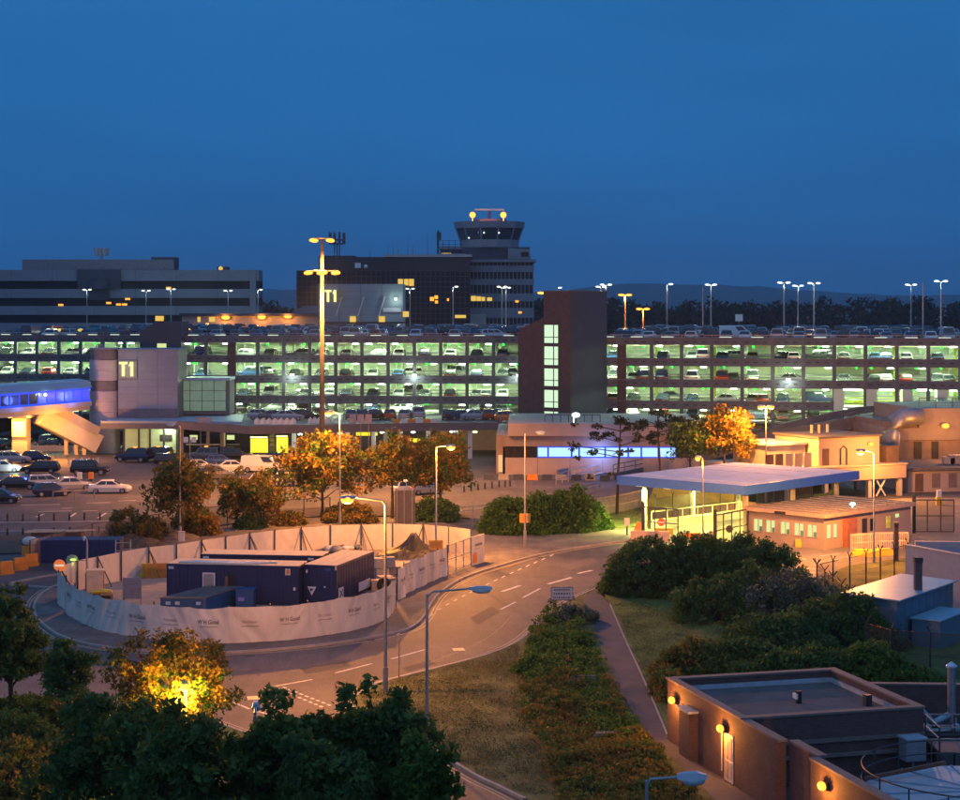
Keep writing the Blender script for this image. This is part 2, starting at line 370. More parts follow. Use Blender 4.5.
mat('flashing', (.55, .64, .72), .4, metal=.5, var=.2, scale=2)
mat('red_paint', (.55, .03, .02), .5, var=.08)
mat('aqua_roof', (.23, .40, .48), .45, var=.14, scale=.6)
mat('aqua_wall', (.075, .16, .22), .5, var=.12, scale=.6, stretch=(1, 1, .3))
brickmat('brick_brown', (.115, .062, .050), (.080, .044, .038), (.12, .10, .095))
brickmat('brick_tower', (.100, .066, .064), (.078, .052, .052), (.09, .075, .075))
brickmat('brick_tan', (.21, .155, .135), (.17, .125, .11), (.18, .15, .14))
emitmat('sodium_glow', (1, .34, .035), 3.0)
emitmat('sodium_soft', (1, .42, .10), 7)
emitmat('white_glow', (.82, 1, .90), 2.5)
emitmat('tube_glow', (.74, 1.0, .58), 150)
emitmat('green_led', (.02, 1.0, .08), 2.0)
emitmat('amber_glow', (1, .40, .04), 1.6)
emitmat('yellow_sign', (1, .80, .03), 1.15)
emitmat('warm_window', (1, .66, .12), .85)
emitmat('pale_window', (.86, 1, .40), .85)
emitmat('stair_window', (.72, 1.0, .66), 1.0)
emitmat('blue_light', (.03, .08, 1.0), 1.1)
emitmat('blue_white', (.36, .64, 1.0), 1.6)
emitmat('canopy_light', (1, .95, .42), 2.5)
emitmat('t1_glow', (1, .90, .36), 1.25)
emitmat('teal_window', (.22, .80, .66), .55)

# ---------------------------------------------------------------- ground, roads, verges
mb = MB(); mb.quad((-9000, -200, 0), (9000, -200, 0), (9000, 16000, 0), (-9000, 16000, 0)); struct('ground', mb, M('asphalt'))

def flat(name, px, m, z0, z1, closed_smooth=False):
    pts = [G(u, v) for u, v in px]
    b = MB(); b.prism([(p.x, p.y) for p in pts], z0, z1); return struct(name, b, m)
def kerbed(name, line_px, back_px, m, z=.12, k=5, double=True, kerb=True, side=1):
    """a raised area: a curved kerbed front line and a plain back"""
    line = smooth_line([G(u, v) for u, v in line_px], k)
    b = MB(); b.prism([(p.x, p.y) for p in line] + [(p.x, p.y) for p in (G(u, v) for u, v in back_px)], -.05, z); struct(name, b, m)
    if kerb:
        b = MB(); strip(b, line, -side * .06, .16, -.05, z + .015); struct('kerb', b, M('kerb_stone'))
    if double:
        b = MB()
        for o in (.38, .60): strip(b, line, -side * o, .09, .001, .006)
        struct('yellow_lines', b, M('yellow_paint'))
    return line
# the closed-off island with the building site on it, and the pavement that runs on to the right
ISL = [(70, 583), (50, 590), (38, 600), (35, 611), (41, 622), (62, 637), (103, 647.5), (160, 652), (230, 653), (300, 648), (345, 642.5), (393, 634), (413, 627), (424, 616), (430, 605),
       (440, 593), (463, 578.4), (500, 566), (545, 554), (600, 545), (655, 538)]
kerbed('pavement', ISL, [(655, 531), (590, 531), (530, 534), (480, 533), (440, 523), (400, 519.5), (320, 520), (250, 525), (150, 539), (90, 556)], M('paving'), side=1)
flat('site_ground', [(68, 605), (78, 616), (103, 628), (150, 636), (190, 640), (262, 640), (300, 637), (344, 630), (372, 623), (388, 616), (396, 604), (415, 586), (446, 573.5), (470, 565), (482, 560),
                     (470, 549), (441, 538), (400, 531), (320, 534), (260, 541), (180, 554), (120, 563), (72, 577)], M('gravel'), .05, .128)
# verge in front, between the main road, the slip road and the path
VER = [(526, 801), (500, 788), (475, 776), (430, 748.5), (395, 731), (366, 716), (352, 706), (358, 697), (372, 687.5), (397, 680), (439, 669.5), (484, 657.5), (517, 644), (538, 627.5), (548, 617), (570, 602), (596, 590)]
kerbed('verge', VER, [(600, 597), (609, 606), (624, 641), (642, 680), (660, 722), (680, 747), (705, 785), (722, 805), (560, 830)], M('grass'), side=-1)
flat('path', [(583, 599), (590, 615), (600, 645), (612, 671), (624, 704), (631, 718), (645, 735), (668, 756), (700, 787), (716, 804), (770, 838), (800, 830), (742, 800), (700, 768), (668, 741), (660, 722), (642, 680), (624, 641), (609, 606), (597, 590.5)], mat('path_tarmac', (.060, .062, .075), .85, var=.25, scale=.8, bump=.3, bscale=12), -.05, .124)
b = MB(); e1 = smooth_line([G(u, v) for u, v in [(610, 606), (625, 641), (643, 680), (661, 722), (667, 737)]], 4); strip(b, e1, 0, .09, .0, .15); struct('path_edging', b, M('kerb_stone'))
flat('lawn', [(604, 594), (610, 606), (625, 641), (643, 680), (661, 722), (668, 738), (740, 735), (1000, 735), (1080, 640), (900, 600), (815, 604), (760, 585), (700, 580), (640, 582)], M('lawn'), -.05, .118)
kerbed('yard_verge', [(596, 590), (640, 577), (700, 571), (790, 571)], [(790, 585), (700, 586), (640, 590), (612, 597)], M('grass'), double=False, side=-1)
# verge behind the site, under the car lot's trees, and the lit bank beyond the gate
flat('rear_verge', [(-60, 556), (60, 553), (92, 554), (150, 536), (250, 522), (320, 517), (400, 516.5), (470, 519), (440, 508), (340, 507), (220, 513), (120, 524), (-60, 544)], M('soil'), -.05, .10)
flat('green_bank', [(478, 531), (530, 533), (590, 530), (640, 527), (646, 522), (640, 506), (575, 505), (520, 512), (484, 520)], M('bank_grass'), -.05, .10)
# left arm of the road: splitter kerbs
b = MB()
for ln in ([(8, 585.8), (30, 587), (64, 589.5)], [(10, 584), (40, 578), (66, 574)]):
    strip(b, smooth_line([G(u, v) for u, v in ln], 3), 0, .22, -.02, .12)
struct('kerb', b, M('kerb_stone'))
# slip road's far kerb and the near-left lawn
LL = [(-60, 720), (30, 716), (90, 712), (150, 716), (205, 722), (228, 729), (250, 738.5), (290, 765), (340, 805)]
kerbed('front_lawn', LL, [(340, 860), (-120, 860)], M('lawn'), side=-1)
flat('front_pavement', [(-60, 700), (0, 697), (24, 699), (30, 706), (-60, 712)], M('paving'), -.05, .1)
# road surface patches, a slightly different tarmac
flat('road', [(-60, 597), (36, 597), (60, 640), (110, 652), (230, 657), (345, 646), (412, 631), (432, 607), (465, 581), (560, 553), (662, 540), (662, 570), (598, 588), (548, 615), (517, 642), (439, 667), (372, 685), (352, 704), (395, 733), (475, 779), (530, 806), (440, 850), (345, 810), (250, 742), (205, 724), (90, 710), (-60, 716)], M('road_asphalt'), -.04, .0015)
def dash(mb, a, c, wd):
    a = G(*a); c = G(*c); d = (c - a); d.normalize(); n = Vector((-d.y, d.x, 0)) * wd / 2
    mb.quad((a.x - n.x, a.y - n.y, .0055), (c.x - n.x, c.y - n.y, .0055), (c.x + n.x, c.y + n.y, .0055), (a.x + n.x, a.y + n.y, .0055))
b = MB()
for a, c in [((265, 688), (312, 679.5)), ((335, 673), (372, 663.5)), ((391, 659), (425, 649.5)), ((500.5, 609.5), (515.5, 602)), ((523, 597.5), (540, 588.5)), ((33, 648), (40, 649.5)), ((50, 650.5), (61, 653)), ((160, 699), (185, 697))]:
    dash(b, a, c, .17)
for a, c in [((502, 591.5), (520, 585.5)), ((548, 584), (571.5, 577.4)), ((577.5, 573.5), (592, 570.3)), ((606, 566.5), (622, 562.5))]: dash(b, a, c, .30)
for k in range(16):
    t = k / 15; u = 431.5 + 120 * t; v = 615 - 59.5 * t ** .86; dash(b, (u - 1.6, v + .9), (u + 1.6, v - .9), .13)
for r0, r1 in (((283, 687), (333, 706.5)), ((277, 688.5), (325, 708))):
    for k in range(9):
        t0 = k / 9; t1 = (k + .55) / 9
        dash(b, (r0[0] + (r1[0] - r0[0]) * t0, r0[1] + (r1[1] - r0[1]) * t0), (r0[0] + (r1[0] - r0[0]) * t1, r0[1] + (r1[1] - r0[1]) * t1), .16)
dash(b, (230, 701), (250, 709), .16); dash(b, (258, 711.5), (268, 714), .16)
struct('road_markings', b, M('white_paint'))
b = MB(); e1 = smooth_line([G(u, v) for u, v in [(425, 664), (447, 656), (480, 642), (500, 628), (511, 616)]], 4); strip(b, e1, 0, .05, .001, .0045)
e1 = smooth_line([G(u, v) for u, v in [(462, 645.5), (505, 648.5)]], 4); strip(b, e1, 0, .06, .001, .0045); struct('tar_seam', b, mat('tar', (.16, .14, .13), .6))
for (u, v, nm) in ((458.5, 649.5, 'pale utility cover set in the road near the grass verge'), (254, 698, 'pale utility cover in the side road mouth')):
    p = G(u, v); b = MB(); b.box(-.34, .34, -.42, .42, .0, .012); b.box(-.30, -.02, -.38, .38, .012, .02); b.box(.02, .30, -.38, .38, .012, .02)
    tag(b.build('utility_cover', mat('cover_paint', (.70, .55, .30), .6, var=.25, scale=4), None, False, p, .2), nm, 'manhole cover')
for q, m_ in (([(300, 668), (345, 661), (352, 666), (306, 674)], 'patch_dark'), ([(470, 618), (492, 606), (500, 612), (478, 625)], 'patch_dark'), ([(560, 566), (590, 558), (600, 561), (570, 570)], 'patch_pale'), ([(200, 668), (250, 664), (252, 670), (203, 674)], 'patch_pale'), ([(402, 668), (430, 660), (436, 664), (408, 672)], 'patch_dark'), ([(120, 668), (150, 667), (152, 676), (122, 677)], 'patch_dark')):
    pts_ = [G(u, v) for u, v in q]; b = MB(); b.prism([(p.x, p.y) for p in pts_], -.02, .0035); struct('tarmac_patch', b, mat(m_, (.055, .050, .050) if m_ == 'patch_dark' else (.115, .105, .10), .8, var=.3, scale=3, bump=.3, bscale=20))
for u, v in ((250, 655.5), (371, 640), (437, 598), (540, 557.5), (468, 660), (526, 637)):
    p = G(u, v); b = MB(); b.box(-.25, .25, -.22, .22, -.01, .009)
    for k in range(5): b.box(-.2 + .09 * k, -.16 + .09 * k, -.18, .18, .009, .016)
    tag(b.build('road_drain', M('dark_metal'), None, False, p, .3), 'small dark iron road drain grate at the kerb edge', 'drain', 'drain grates along the kerbs')
# car lot markings and kerb lines
b = MB()
for v in (523, 532): strip(b, [G(-40, v + .6), G(60, v), G(112, v - 1)], 0, .35, -.02, .12)
struct('kerb', b, M('kerb_stone'))
b = MB()
for (a, c) in [((0, 502.5), (14, 502)), ((38, 511.5), (72, 510.8)), ((62, 508.5), (72, 508)), ((82, 511), (98, 510.6)), ((86, 503), (110, 502.5)), ((118, 501), (136, 500.3)), ((70, 517), (76, 513)), ((98, 518), (106, 513)), ((36, 517), (44, 514)), ((88, 521), (98, 521)), ((20, 505), (60, 504.4)), ((2, 476), (30, 475.6)), ((60, 470), (80, 469.6))]:
    dash(b, a, c, .22)
for k in range(10): dash(b, (240 + k * 9, 478 + (k % 2)), (246 + k * 9, 472), .12)
struct('parking_markings', b, M('white_paint'))
flat('yard', [(662, 541), (662, 569), (700, 570.5), (790, 570.5), (812, 580), (850, 565), (912, 557.5), (1010, 556), (1010, 497), (905, 498), (830, 505), (745, 520), (700, 532)], mat('yard_concrete', (.165, .150, .140), .85, var=.25, scale=.5, bump=.25, bscale=10), -.04, .0025)
# yard markings beside the gatehouse
b = MB()
for (a, c) in [((785, 553.5), (806, 559.5)), ((795, 567), (822, 569.5)), ((800, 572), (822, 573)), ((820, 556), (840, 553.5)), ((838, 561), (856, 556))]: dash(b, a, c, .16)
struct('yard_markings', b, M('white_paint'))

# ---------------------------------------------------------------- far hills and woods
def ridge(name, prof, Y, m, depth, seed, bumps):
    rg = random.Random(seed); us = np.linspace(prof[0][0], prof[-1][0], 160); vs = np.interp(us, [p[0] for p in prof], [p[1] for p in prof])
    V = []; Fc = []; n = len(us)
    for u, v in zip(us, vs):
        x = Xu(u, Y); zt = Zv(v, Y) + rg.uniform(-1, 1) * bumps
        V += [(x, Y - depth, 0), (x, Y - depth * .45, max(zt * .55, 0)), (x, Y, zt), (x, Y + depth, 0)]
    for i in range(n - 1):
        for k in range(3): Fc.append((i * 4 + k, (i + 1) * 4 + k, (i + 1) * 4 + k + 1, i * 4 + k + 1))
    b = MB(); b.add(V, Fc); return struct(name, b, m, True)
ridge('hills', [(-500, 299), (0, 297), (180, 293), (270, 289), (330, 291), (450, 296), (560, 291), (600, 286), (640, 283), (700, 284.5), (760, 286.5), (800, 290), (850, 293), (905, 296), (960, 295), (1100, 297), (1500, 300)], 6000, mat('hill_wood', (.035, .055, .04), .95, var=.3, scale=.01), 1500, 5, 2.0)
def woodland(name, prof, Y, seed, n, key, label=None):
    rg = random.Random(seed); c = []
    us = [p[0] for p in prof]; vs = [p[1] for p in prof]
    for i in range(n):
        u = rg.uniform(us[0], us[-1]); zt = Zv(np.interp(u, us, vs), Y) * rg.uniform(.78, 1.06); x = Xu(u, Y); y = Y + rg.uniform(-12, 12)
        for k in range(7): c.append((x + rg.gauss(0, 3.0), y + rg.gauss(0, 3), zt * (1 - .75 * (k / 7) ** 1.0) - rg.random() * 1.5))
    o = link(name, leaf_mesh(name, c, 40, (3.6, 3.2, 2.8), .9, leaves(key), seed)); stuffed(o)
    o['label'] = label; o['category'] = 'woodland'; return o
woodland('woodland', [(-100, 306), (590, 304), (625, 301), (660, 306), (720, 305), (770, 307), (820, 306), (850, 303.5), (875, 303), (890, 300.5), (930, 303), (960, 306), (1080, 305)], 760, 3, 420, 'pine', 'dark far band of woodland below the hills')

# ---------------------------------------------------------------- multi-storey car parks
LEV = [(14.6, 15.62), (11.75, 12.85), (8.85, 9.95), (5.95, 7.10)]     # bottom and top of each facade band; floors lie .62 below the band's top
def floor_z(i): return LEV[i][1] - .62
GROUND_DECK = 4.45
CP = {}
def car_park(key, label, A, B, nb, depth, skip=(), wide=(), lime=False, low=GROUND_DECK):
    A = Vector(A); B = Vector(B); rz = math.atan2(B.y - A.y, B.x - A.x); L = (B - A).length; w_ = L / nb
    t = thing('car_park', label, 'car park', (A.x, A.y, 0), rz, None); CP[key] = (t, L, w_, rz, nb, depth)
    pan = MB(); pan.box(.012, w_ - .012, 0, .22, 0, 1)
    pan.box(.012, w_ - .012, -.07, 0, .86, 1.0)                                  # coping lip
    slot = MB()
    for x in (.18, .47, .76): slot.box(w_ * x - .36, w_ * x + .22, -.012, .05, .38, .50)
    pm = pan.mesh('fascia_panel', M('dark_concrete')); sm = slot.mesh('drain_slots', M('black'))
    for li, (z0, z1) in enumerate(LEV):
        for i in range(nb):
            if (li, i) in skip: continue
            o = link('fascia_panel', pm, t, (i * w_, 0, z0)); o.scale = (1, 1, z1 - z0)
            stuffed(link('drain_slots', sm, t, (i * w_, 0, z0 + (.12 if li else -.05))))
    for li in range(4):
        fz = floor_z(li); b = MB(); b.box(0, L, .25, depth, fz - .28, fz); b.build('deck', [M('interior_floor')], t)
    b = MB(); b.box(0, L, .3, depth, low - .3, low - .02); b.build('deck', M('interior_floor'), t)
    b = MB()
    for i in range(nb + 1):
        hw = .62 if i in wide else .24
        b = MB(); b.box(i * w_ - hw, i * w_ + hw, -.03, .5, low - 2, 14.6); b.build('column', M('dark_concrete' if i not in wide else 'brick_brown'), t)
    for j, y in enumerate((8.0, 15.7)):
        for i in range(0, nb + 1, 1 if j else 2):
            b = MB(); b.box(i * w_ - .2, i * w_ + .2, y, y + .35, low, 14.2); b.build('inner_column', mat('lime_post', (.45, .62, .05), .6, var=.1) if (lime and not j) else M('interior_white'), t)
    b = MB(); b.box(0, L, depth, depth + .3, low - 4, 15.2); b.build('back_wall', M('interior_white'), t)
    for x_ in (-.3, L): b = MB(); b.box(x_, x_ + .3, .3, depth, low - 4, 15.2); b.build('end_wall', M('dark_concrete'), t)
    tb = MB(); tb.box(-w_ * .30, w_ * .30, -.09, .09, -.10, 0); tm = tb.mesh('light_tube', M('tube_glow'))
    rl = MB(); rl.box(0, L, -.05, .05, -.12, .12); rm = rl.mesh('barrier_rail', M('concrete')); dn = MB(); dn.box(0, L, -.15, .15, -.34, 0); dm = dn.mesh('ceiling_beam', M('interior_white'))
    bt = MB(); bt.box(-.38, .38, -.07, .07, -.10, 0); bm_ = bt.mesh('batten_light', mat('batten_glow', (.03, .03, .03), emit=(.80, 1, .74), es=26, var=0)); ld = MB(); ld.ball((0, 0, 0), .19, nu=8, nv=5); lm = ld.mesh('bay_light', M('green_led'), True)
    rg = random.Random(len(CP) * 31)
    for li in range(4):
        cz = (floor_z(li) - .28)
        for y in (-.2, 8.5):
            link('ceiling_beam', dm, t, (0, y + 4.2, cz)); link('barrier_rail', rm, t, (0, y + 5.6, floor_z(li + 1) + .75) if li < 3 else (0, y + 5.6, low + .75))
            for i in range(nb):
                if rg.random() < .2: continue
                link('light_tube', tm, t, ((i + .5) * w_ + rg.uniform(-.4, .4), y + 1.6, cz - .03))
        for i in range(nb):
            if rg.random() < .75: link('batten_light', bm_, t, ((i + rg.choice((.25, .72, .8))) * w_, .75, LEV[li][0] - .10))
            for q in range(rg.choice((0, 1, 1, 2))):
                link('bay_light', lm, t, ((i + rg.uniform(.15, .85)) * w_, 3.2 + rg.uniform(0, 1.2), cz - .42))
    # roof: kerb rail and strip lights behind the coping
    b = MB(); b.box(0, L, .5, .56, 15.62, 15.68)
    for i in range(nb * 2 + 1): b.box(i * w_ / 2 - .03, i * w_ / 2 + .03, .5, .56, 15.0, 15.95)
    b.box(0, L, .5, .56, 15.92, 15.98); b.build('roof_rail', M('galvanised'), t)
    sb = MB(); sb.box(-w_ * .20, w_ * .20, -.06, .06, 0, .10); sbm = sb.mesh('strip_light', mat('strip_glow', (.03, .03, .03), emit=(.86, 1, .80), es=.95, var=0))
    for i in range(nb):
        if rg.random() < .85: link('strip_light', sbm, t, ((i + .5) * w_ + rg.uniform(-.3, .3), .30, 15.63))
    return t
car_park('mid', 'long grey car park with lit green decks beside the brown stair tower', (Xu(180, 258), 258, 0), (Xu(520, 254.5), 254.5, 0), 13, 17, wide=(2,))
car_park('left', 'car park wing with lit decks behind the glazed footbridge', (Xu(-28, 264), 264, 0), (Xu(146, 261), 261, 0), 8, 17)
RB = 13
car_park('right', 'grey car park with lime posts and a ramp into its lower deck', (Xu(592, 245), 245, 0), (Xu(992, 235.5), 235.5, 0), RB, 17, skip={(3, i) for i in (8, 9, 10, 11, 12)}, wide=(1,), lime=True)
t = CP['right'][0]; w_ = CP['right'][2]                                          # white lit piers at the ramp mouth
for i in (8, 9.05, 10.2, 11.3):
    b = MB(); b.box(i * w_ - .1, i * w_ + 1.25, -.05, 6, 4.2, 8.84); b.build('ramp_pier', M('interior_white'), t)
for i in (8.5, 9.7, 10.9):
    b = MB(); b.box(i * w_ - .9, i * w_ + .9, 2.4, 2.6, 8.62, 8.78); b.build('light_tube', M('tube_glow'), t)
for i in (8.65, 9.75):
    b = MB(); b.box(i * w_ - 1.2, i * w_ + 1.9, 7.0, 7.2, 6.2, 7.4); b.build('ramp_barrier', mat('lime_panel', (.50, .62, .08), .6, emit=(.6, .75, .1), es=.12), t)
for (key, u, v) in (('mid', 285, 375.5), ('mid', 411, 376.5), ('mid', 517, 377), ('right', 788, 384)):   # lamps washing the bands
    t, L, w_, rz, nb, dp = CP[key]; p = P(u, v, 251 if key == 'mid' else 238); q = (p - t.location); c, s = math.cos(-rz), math.sin(-rz); x = q.x * c - q.y * s
    b = MB(); b.box(x - .3, x + .3, -.5, -.1, 9.98, 10.2); b.build('wall_lamp', M('white_glow'), t)
    glow(t, (x, -1.0, 9.8), WHT, 260, .2)

# tops of the car parks: one roof deck sheet behind each
for key, dpt in (('mid', 95), ('left', 85), ('right', 120)):
    t, L, w_, rz, nb, dp = CP[key]; b = MB(); b.box(0, L, .24, dpt, 14.70, 14.99); b.build('roof_deck', M('asphalt'), t)

# dark stair tower between the wings
D = 256; b = MB(); b.prism([(Xu(140, D), D), (Xu(181, D), D), (Xu(181, D), D + 7), (Xu(140, D), D + 7)], 3.5, 15.2)
t = thing('stair_tower', 'dark slate stair tower with chamfered shoulder between car park wings', 'stair tower', (Xu(160, D), D, 0))
b.v = [(x - Xu(160, D), y - D, z) for x, y, z in b.v]; b.build('shaft', M('slate_panel'), t)
b = MB(); x0, x1 = Xu(140, D) - Xu(160, D), Xu(181, D) - Xu(160, D)
pr = [(x0, 15.203), (x1, 15.203), (x1, Zv(322, D)), (x0 + 2.1, Zv(322, D)), (x0, Zv(332, D))]
b.add([(x, -.01, z) for x, z in pr] + [(x, 6.9, z) for x, z in pr], [(0, 1, 2, 3, 4), (9, 8, 7, 6, 5)] + [(i, 5 + i, 5 + (i + 1) % 5, (i + 1) % 5) for i in range(5)]); b.build('shoulder', M('slate_panel'), t)
b = MB(); b.box(-.4, .9, -.05, .04, Zv(348, D), Zv(343.5, D)); b.build('window', M('pale_window'), t)
b = MB(); b.box(-.9, .6, .5, .9, Zv(321.9, D), Zv(315, D)); b.build('sign_box', M('dark_metal'), t)
b = MB(); b.box(-.75, .45, .44, .50, Zv(321, D), Zv(316, D)); b.build('lit_sign', M('warm_window'), t)

# ---------------------------------------------------------------- tall brown stair tower in the middle
cA = Vector((Xu(518, 241.5), 241.5)); cB = Vector((Xu(570, 236.5), 236.5)); rz = math.atan2(cB.y - cA.y, cB.x - cA.x); W = (cB - cA).length
t = thing('stair_tower', 'tall brown brick stair tower with a column of five lit windows', 'stair tower', (cA.x, cA.y, 0), rz)
def face_x(u):      # local x on the front face for an image column
    k = (u - CX) / F; d = (cB - cA) / W; return (k * cA.y - cA.x) / (d.x - k * d.y)
xs = face_x(543); zt = Zv(291.5, 238)
DP = 9.0
b = MB()
wx0, wx1 = face_x(543.5), face_x(558); wz = [(Zv(a, 238.5), Zv(c, 238.5)) for a, c in ((343, 325), (365, 346.5), (386, 368.5), (407.5, 390), (423, 411.5))]
# front face built round the window column
b.box(0, wx0, 0, .5, 2, Zv(330.5, 240)); b.box(wx1, W, 0, .5, 2, zt)
zz = [2] + [q for p in reversed(wz) for q in p] + [zt]
for i in range(0, len(zz), 2): b.box(wx0, wx1, 0, .5, zz[i], zz[i + 1])
b.build('front_wall', M('brick_tower'), t)
b = MB(); p = [(0, Zv(330.5, 240)), (xs, Zv(330.5, 240)), (xs, Zv(318, 239)), (.01, Zv(330, 240))]
b.add([(x, 0, z) for x, z in p] + [(x, DP, z) for x, z in p], [(0, 1, 2, 3), (7, 6, 5, 4)] + [(i, 4 + i, 4 + (i + 1) % 4, (i + 1) % 4) for i in range(4)]); b.build('shoulder', M('brick_tower'), t)
b = MB(); b.box(0, .4, .5, DP, 2, Zv(330.6, 240)); b.box(xs - .002, xs + .35, .5, DP, Zv(331, 240), zt); b.box(W - .4, W, .5, DP, 2, zt - .003); b.box(.4, W - .4, DP - .4, DP - .002, 2, zt - .01)
b.box(xs + .3, W - .3, .4, DP - .3, zt - .5, zt - .25); b.build('side_wall', M('slate_panel'), t)
b = MB(); b.box(xs - .05, W + .05, -.05, .56, zt, zt + .14); b.box(W - .45, W + .05, .56, DP, zt, zt + .14); b.build('coping', M('dark_concrete'), t)
for z0, z1 in wz:
    b = MB(); b.box(wx0, wx1, .22, .26, z0, z1); o = b.build('window', M('stair_window'), t)
    b = MB(); b.box(wx0, wx1, .12, .21, z0 + (z1 - z0) * .30, z0 + (z1 - z0) * .30 + .1); b.box((wx0 * .35 + wx1 * .65) - .05, (wx0 * .35 + wx1 * .65) + .05, .12, .21, z0, z1); b.build('glazing_bar', M('dark_metal'), o)

# ---------------------------------------------------------------- far terminal on the left
D = 400
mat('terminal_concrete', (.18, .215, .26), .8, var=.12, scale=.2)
t = thing('terminal', 'banded pale concrete terminal with dark window strips behind the roof parking', 'terminal', (0, D, 0))
X = lambda u: Xu(u, D)
Z = lambda v: Zv(v, D)
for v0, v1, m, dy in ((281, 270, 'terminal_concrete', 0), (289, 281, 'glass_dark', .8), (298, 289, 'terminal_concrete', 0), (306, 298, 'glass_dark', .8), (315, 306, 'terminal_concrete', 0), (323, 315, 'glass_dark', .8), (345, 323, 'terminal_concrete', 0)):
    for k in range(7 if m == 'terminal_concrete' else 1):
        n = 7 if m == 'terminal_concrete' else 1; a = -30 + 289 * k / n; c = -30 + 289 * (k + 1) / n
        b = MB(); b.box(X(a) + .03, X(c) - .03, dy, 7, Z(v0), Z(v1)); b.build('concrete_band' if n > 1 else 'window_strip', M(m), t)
b = MB(); b.box(X(21), X(173), 1, 7, Z(270), Z(259.5)); b.build('plant_room', mat('plant_grey', (.17, .19, .22), .8), t)
b = MB(); b.box(X(150), X(174), 1.5, 6.5, Z(269), Z(257)); b.build('roof_frame', M('slate_panel'), t)
b = MB(); b.box(X(78), X(121), -.6, 10, Z(289), Z(269.8)); b.box(X(90), X(110), -.9, 10, Z(300), Z(289)); b.cyl(X(100), -.4, Z(289), Z(280), 2.4, n=16); b.build('entrance_block', M('slate_panel'), t)
b = MB(); b.box(X(250), X(256), -.3, 3, Z(323), Z(270)); b.build('corner_pier', M('terminal_concrete'), t)
b = MB()
for k in range(6): b.cyl(X(93 + 1.8 * k), 4 + (k % 2), Z(255), Z(247.5), .5, .7, 6)
b.cyl(X(97.5), 4, Z(259), Z(254), .35, n=6); b.build('aerial_cluster', mat('aerial_grey', (.30, .36, .42), .6), t)
for u, v in ((108, 303), (118, 304.5), (124, 304.5), (127, 299), (60, 305), (168, 288)):
    b = MB(); b.box(X(u) - .55, X(u) + .55, .70, .79, Z(v + 1.0), Z(v - 1.0)); b.build('lit_window', M('amber_glow'), t)
b = MB(); b.box(X(216), X(226), 1.5, 6, Z(270), Z(266.5)); b.build('roof_unit', M('slate_panel'), t)
b = MB(); b.ball((X(220), 1.0, Z(268.5)), .5); b.build('roof_lamp', M('warm_window'), t)

# pale low building with orange wall lamps on its front, over the roof parking
D = 352
t = thing('low_building', 'long low pale building with orange wall lamps behind the roof parking', 'building', (0, D, 0))
X = lambda u: Xu(u, D); Z = lambda v: Zv(v, D)
b = MB(); b.box(X(182), X(322), 0, 16, 10, Z(316)); b.build('wall', M('pale_concrete'), t)
b = MB(); b.box(X(180), X(324), -1.0, 17, Z(316), Z(313.5)); b.build('roof', M('slate_panel'), t)
b = MB(); b.add([(X(290), -1, Z(313.5)), (X(324), -1, Z(313.5)), (X(324), 17, Z(313.5)), (X(290), 17, Z(313.5)), (X(302), 3, Z(306)), (X(315), 3, Z(306)), (X(315), 12, Z(306)), (X(302), 12, Z(306))], [(0, 1, 5, 4), (1, 2, 6, 5), (2, 3, 7, 6), (3, 0, 4, 7), (4, 5, 6, 7)]); b.build('hipped_roof', M('slate_panel'), t)
for u, v in ((226, 317.5), (262, 317), (288, 316.2), (6, 317)):
    if u < 100: continue
    b = MB(); b.ball((X(u), -.6, Z(v)), .55, (1.5, .6, .8)); b.build('wall_lamp', M('sodium_glow'), t); glow(t, (X(u), -1.6, Z(v)), SOD, 420, .3)
for u, v, w2 in ((212, 319, 6), (199, 319, 3)):
    b = MB(); b.box(X(u) - w2 * .1, X(u) + w2 * .1, -.06, -.01, Z(v + 3), Z(v - 2)); b.build('lit_window', M('warm_window'), t)

# pale building with the T1 sign
D = 335
t = thing('pale_hall', 'pale panelled hall with a lit T1 sign in front of the dark offices', 'building', (0, D, 0))
X = lambda u: Xu(u, D); Z = lambda v: Zv(v, D)
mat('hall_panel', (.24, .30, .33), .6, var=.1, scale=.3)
for r in range(5):
    for k in range(4):
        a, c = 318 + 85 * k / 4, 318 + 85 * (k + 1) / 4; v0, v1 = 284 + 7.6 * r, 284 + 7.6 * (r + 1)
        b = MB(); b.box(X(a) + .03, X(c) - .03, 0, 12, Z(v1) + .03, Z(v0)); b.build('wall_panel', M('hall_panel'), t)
b = MB(); b.box(X(318) + .05, X(403) - .05, .1, 11.9, 8, Z(284) - .05); b.build('core', M('slate_panel'), t)
for k, u in enumerate((336, 358, 379)):
    b = MB(); b.bar((X(u), -.3, Z(316)), (X(u + 6), -.3, Z(297)), .18, .18); b.build('stay', M('white_plastic'), t)
b = MB(); b.box(X(383), X(401), -.2, 0, Z(312), Z(308)); b.build('name_board', M('white_plastic'), t)
t1_letters(2.2, M('t1_glow'), t, (X(332), -.2, Z(296)))
b = MB(); b.box(X(320) , X(345), -.10, -.03, Z(301.5), Z(291)); b.build('sign_board', mat('hall_dark', (.20, .26, .22), .6), t)
for u, v in ((353, 319), (382, 319), (406, 314)):
    b = MB(); b.box(X(u) - .55, X(u) + .55, -.5, -.3, Z(v + 3), Z(v - 2.6)); b.build('lit_sign', M('warm_window'), t)
b = MB(); b.ball((X(396), -.6, Z(299)), .3); b.build('wall_lamp', M('white_glow'), t); glow(t, (X(396), -1.4, Z(300)), WHT, 130, .3)

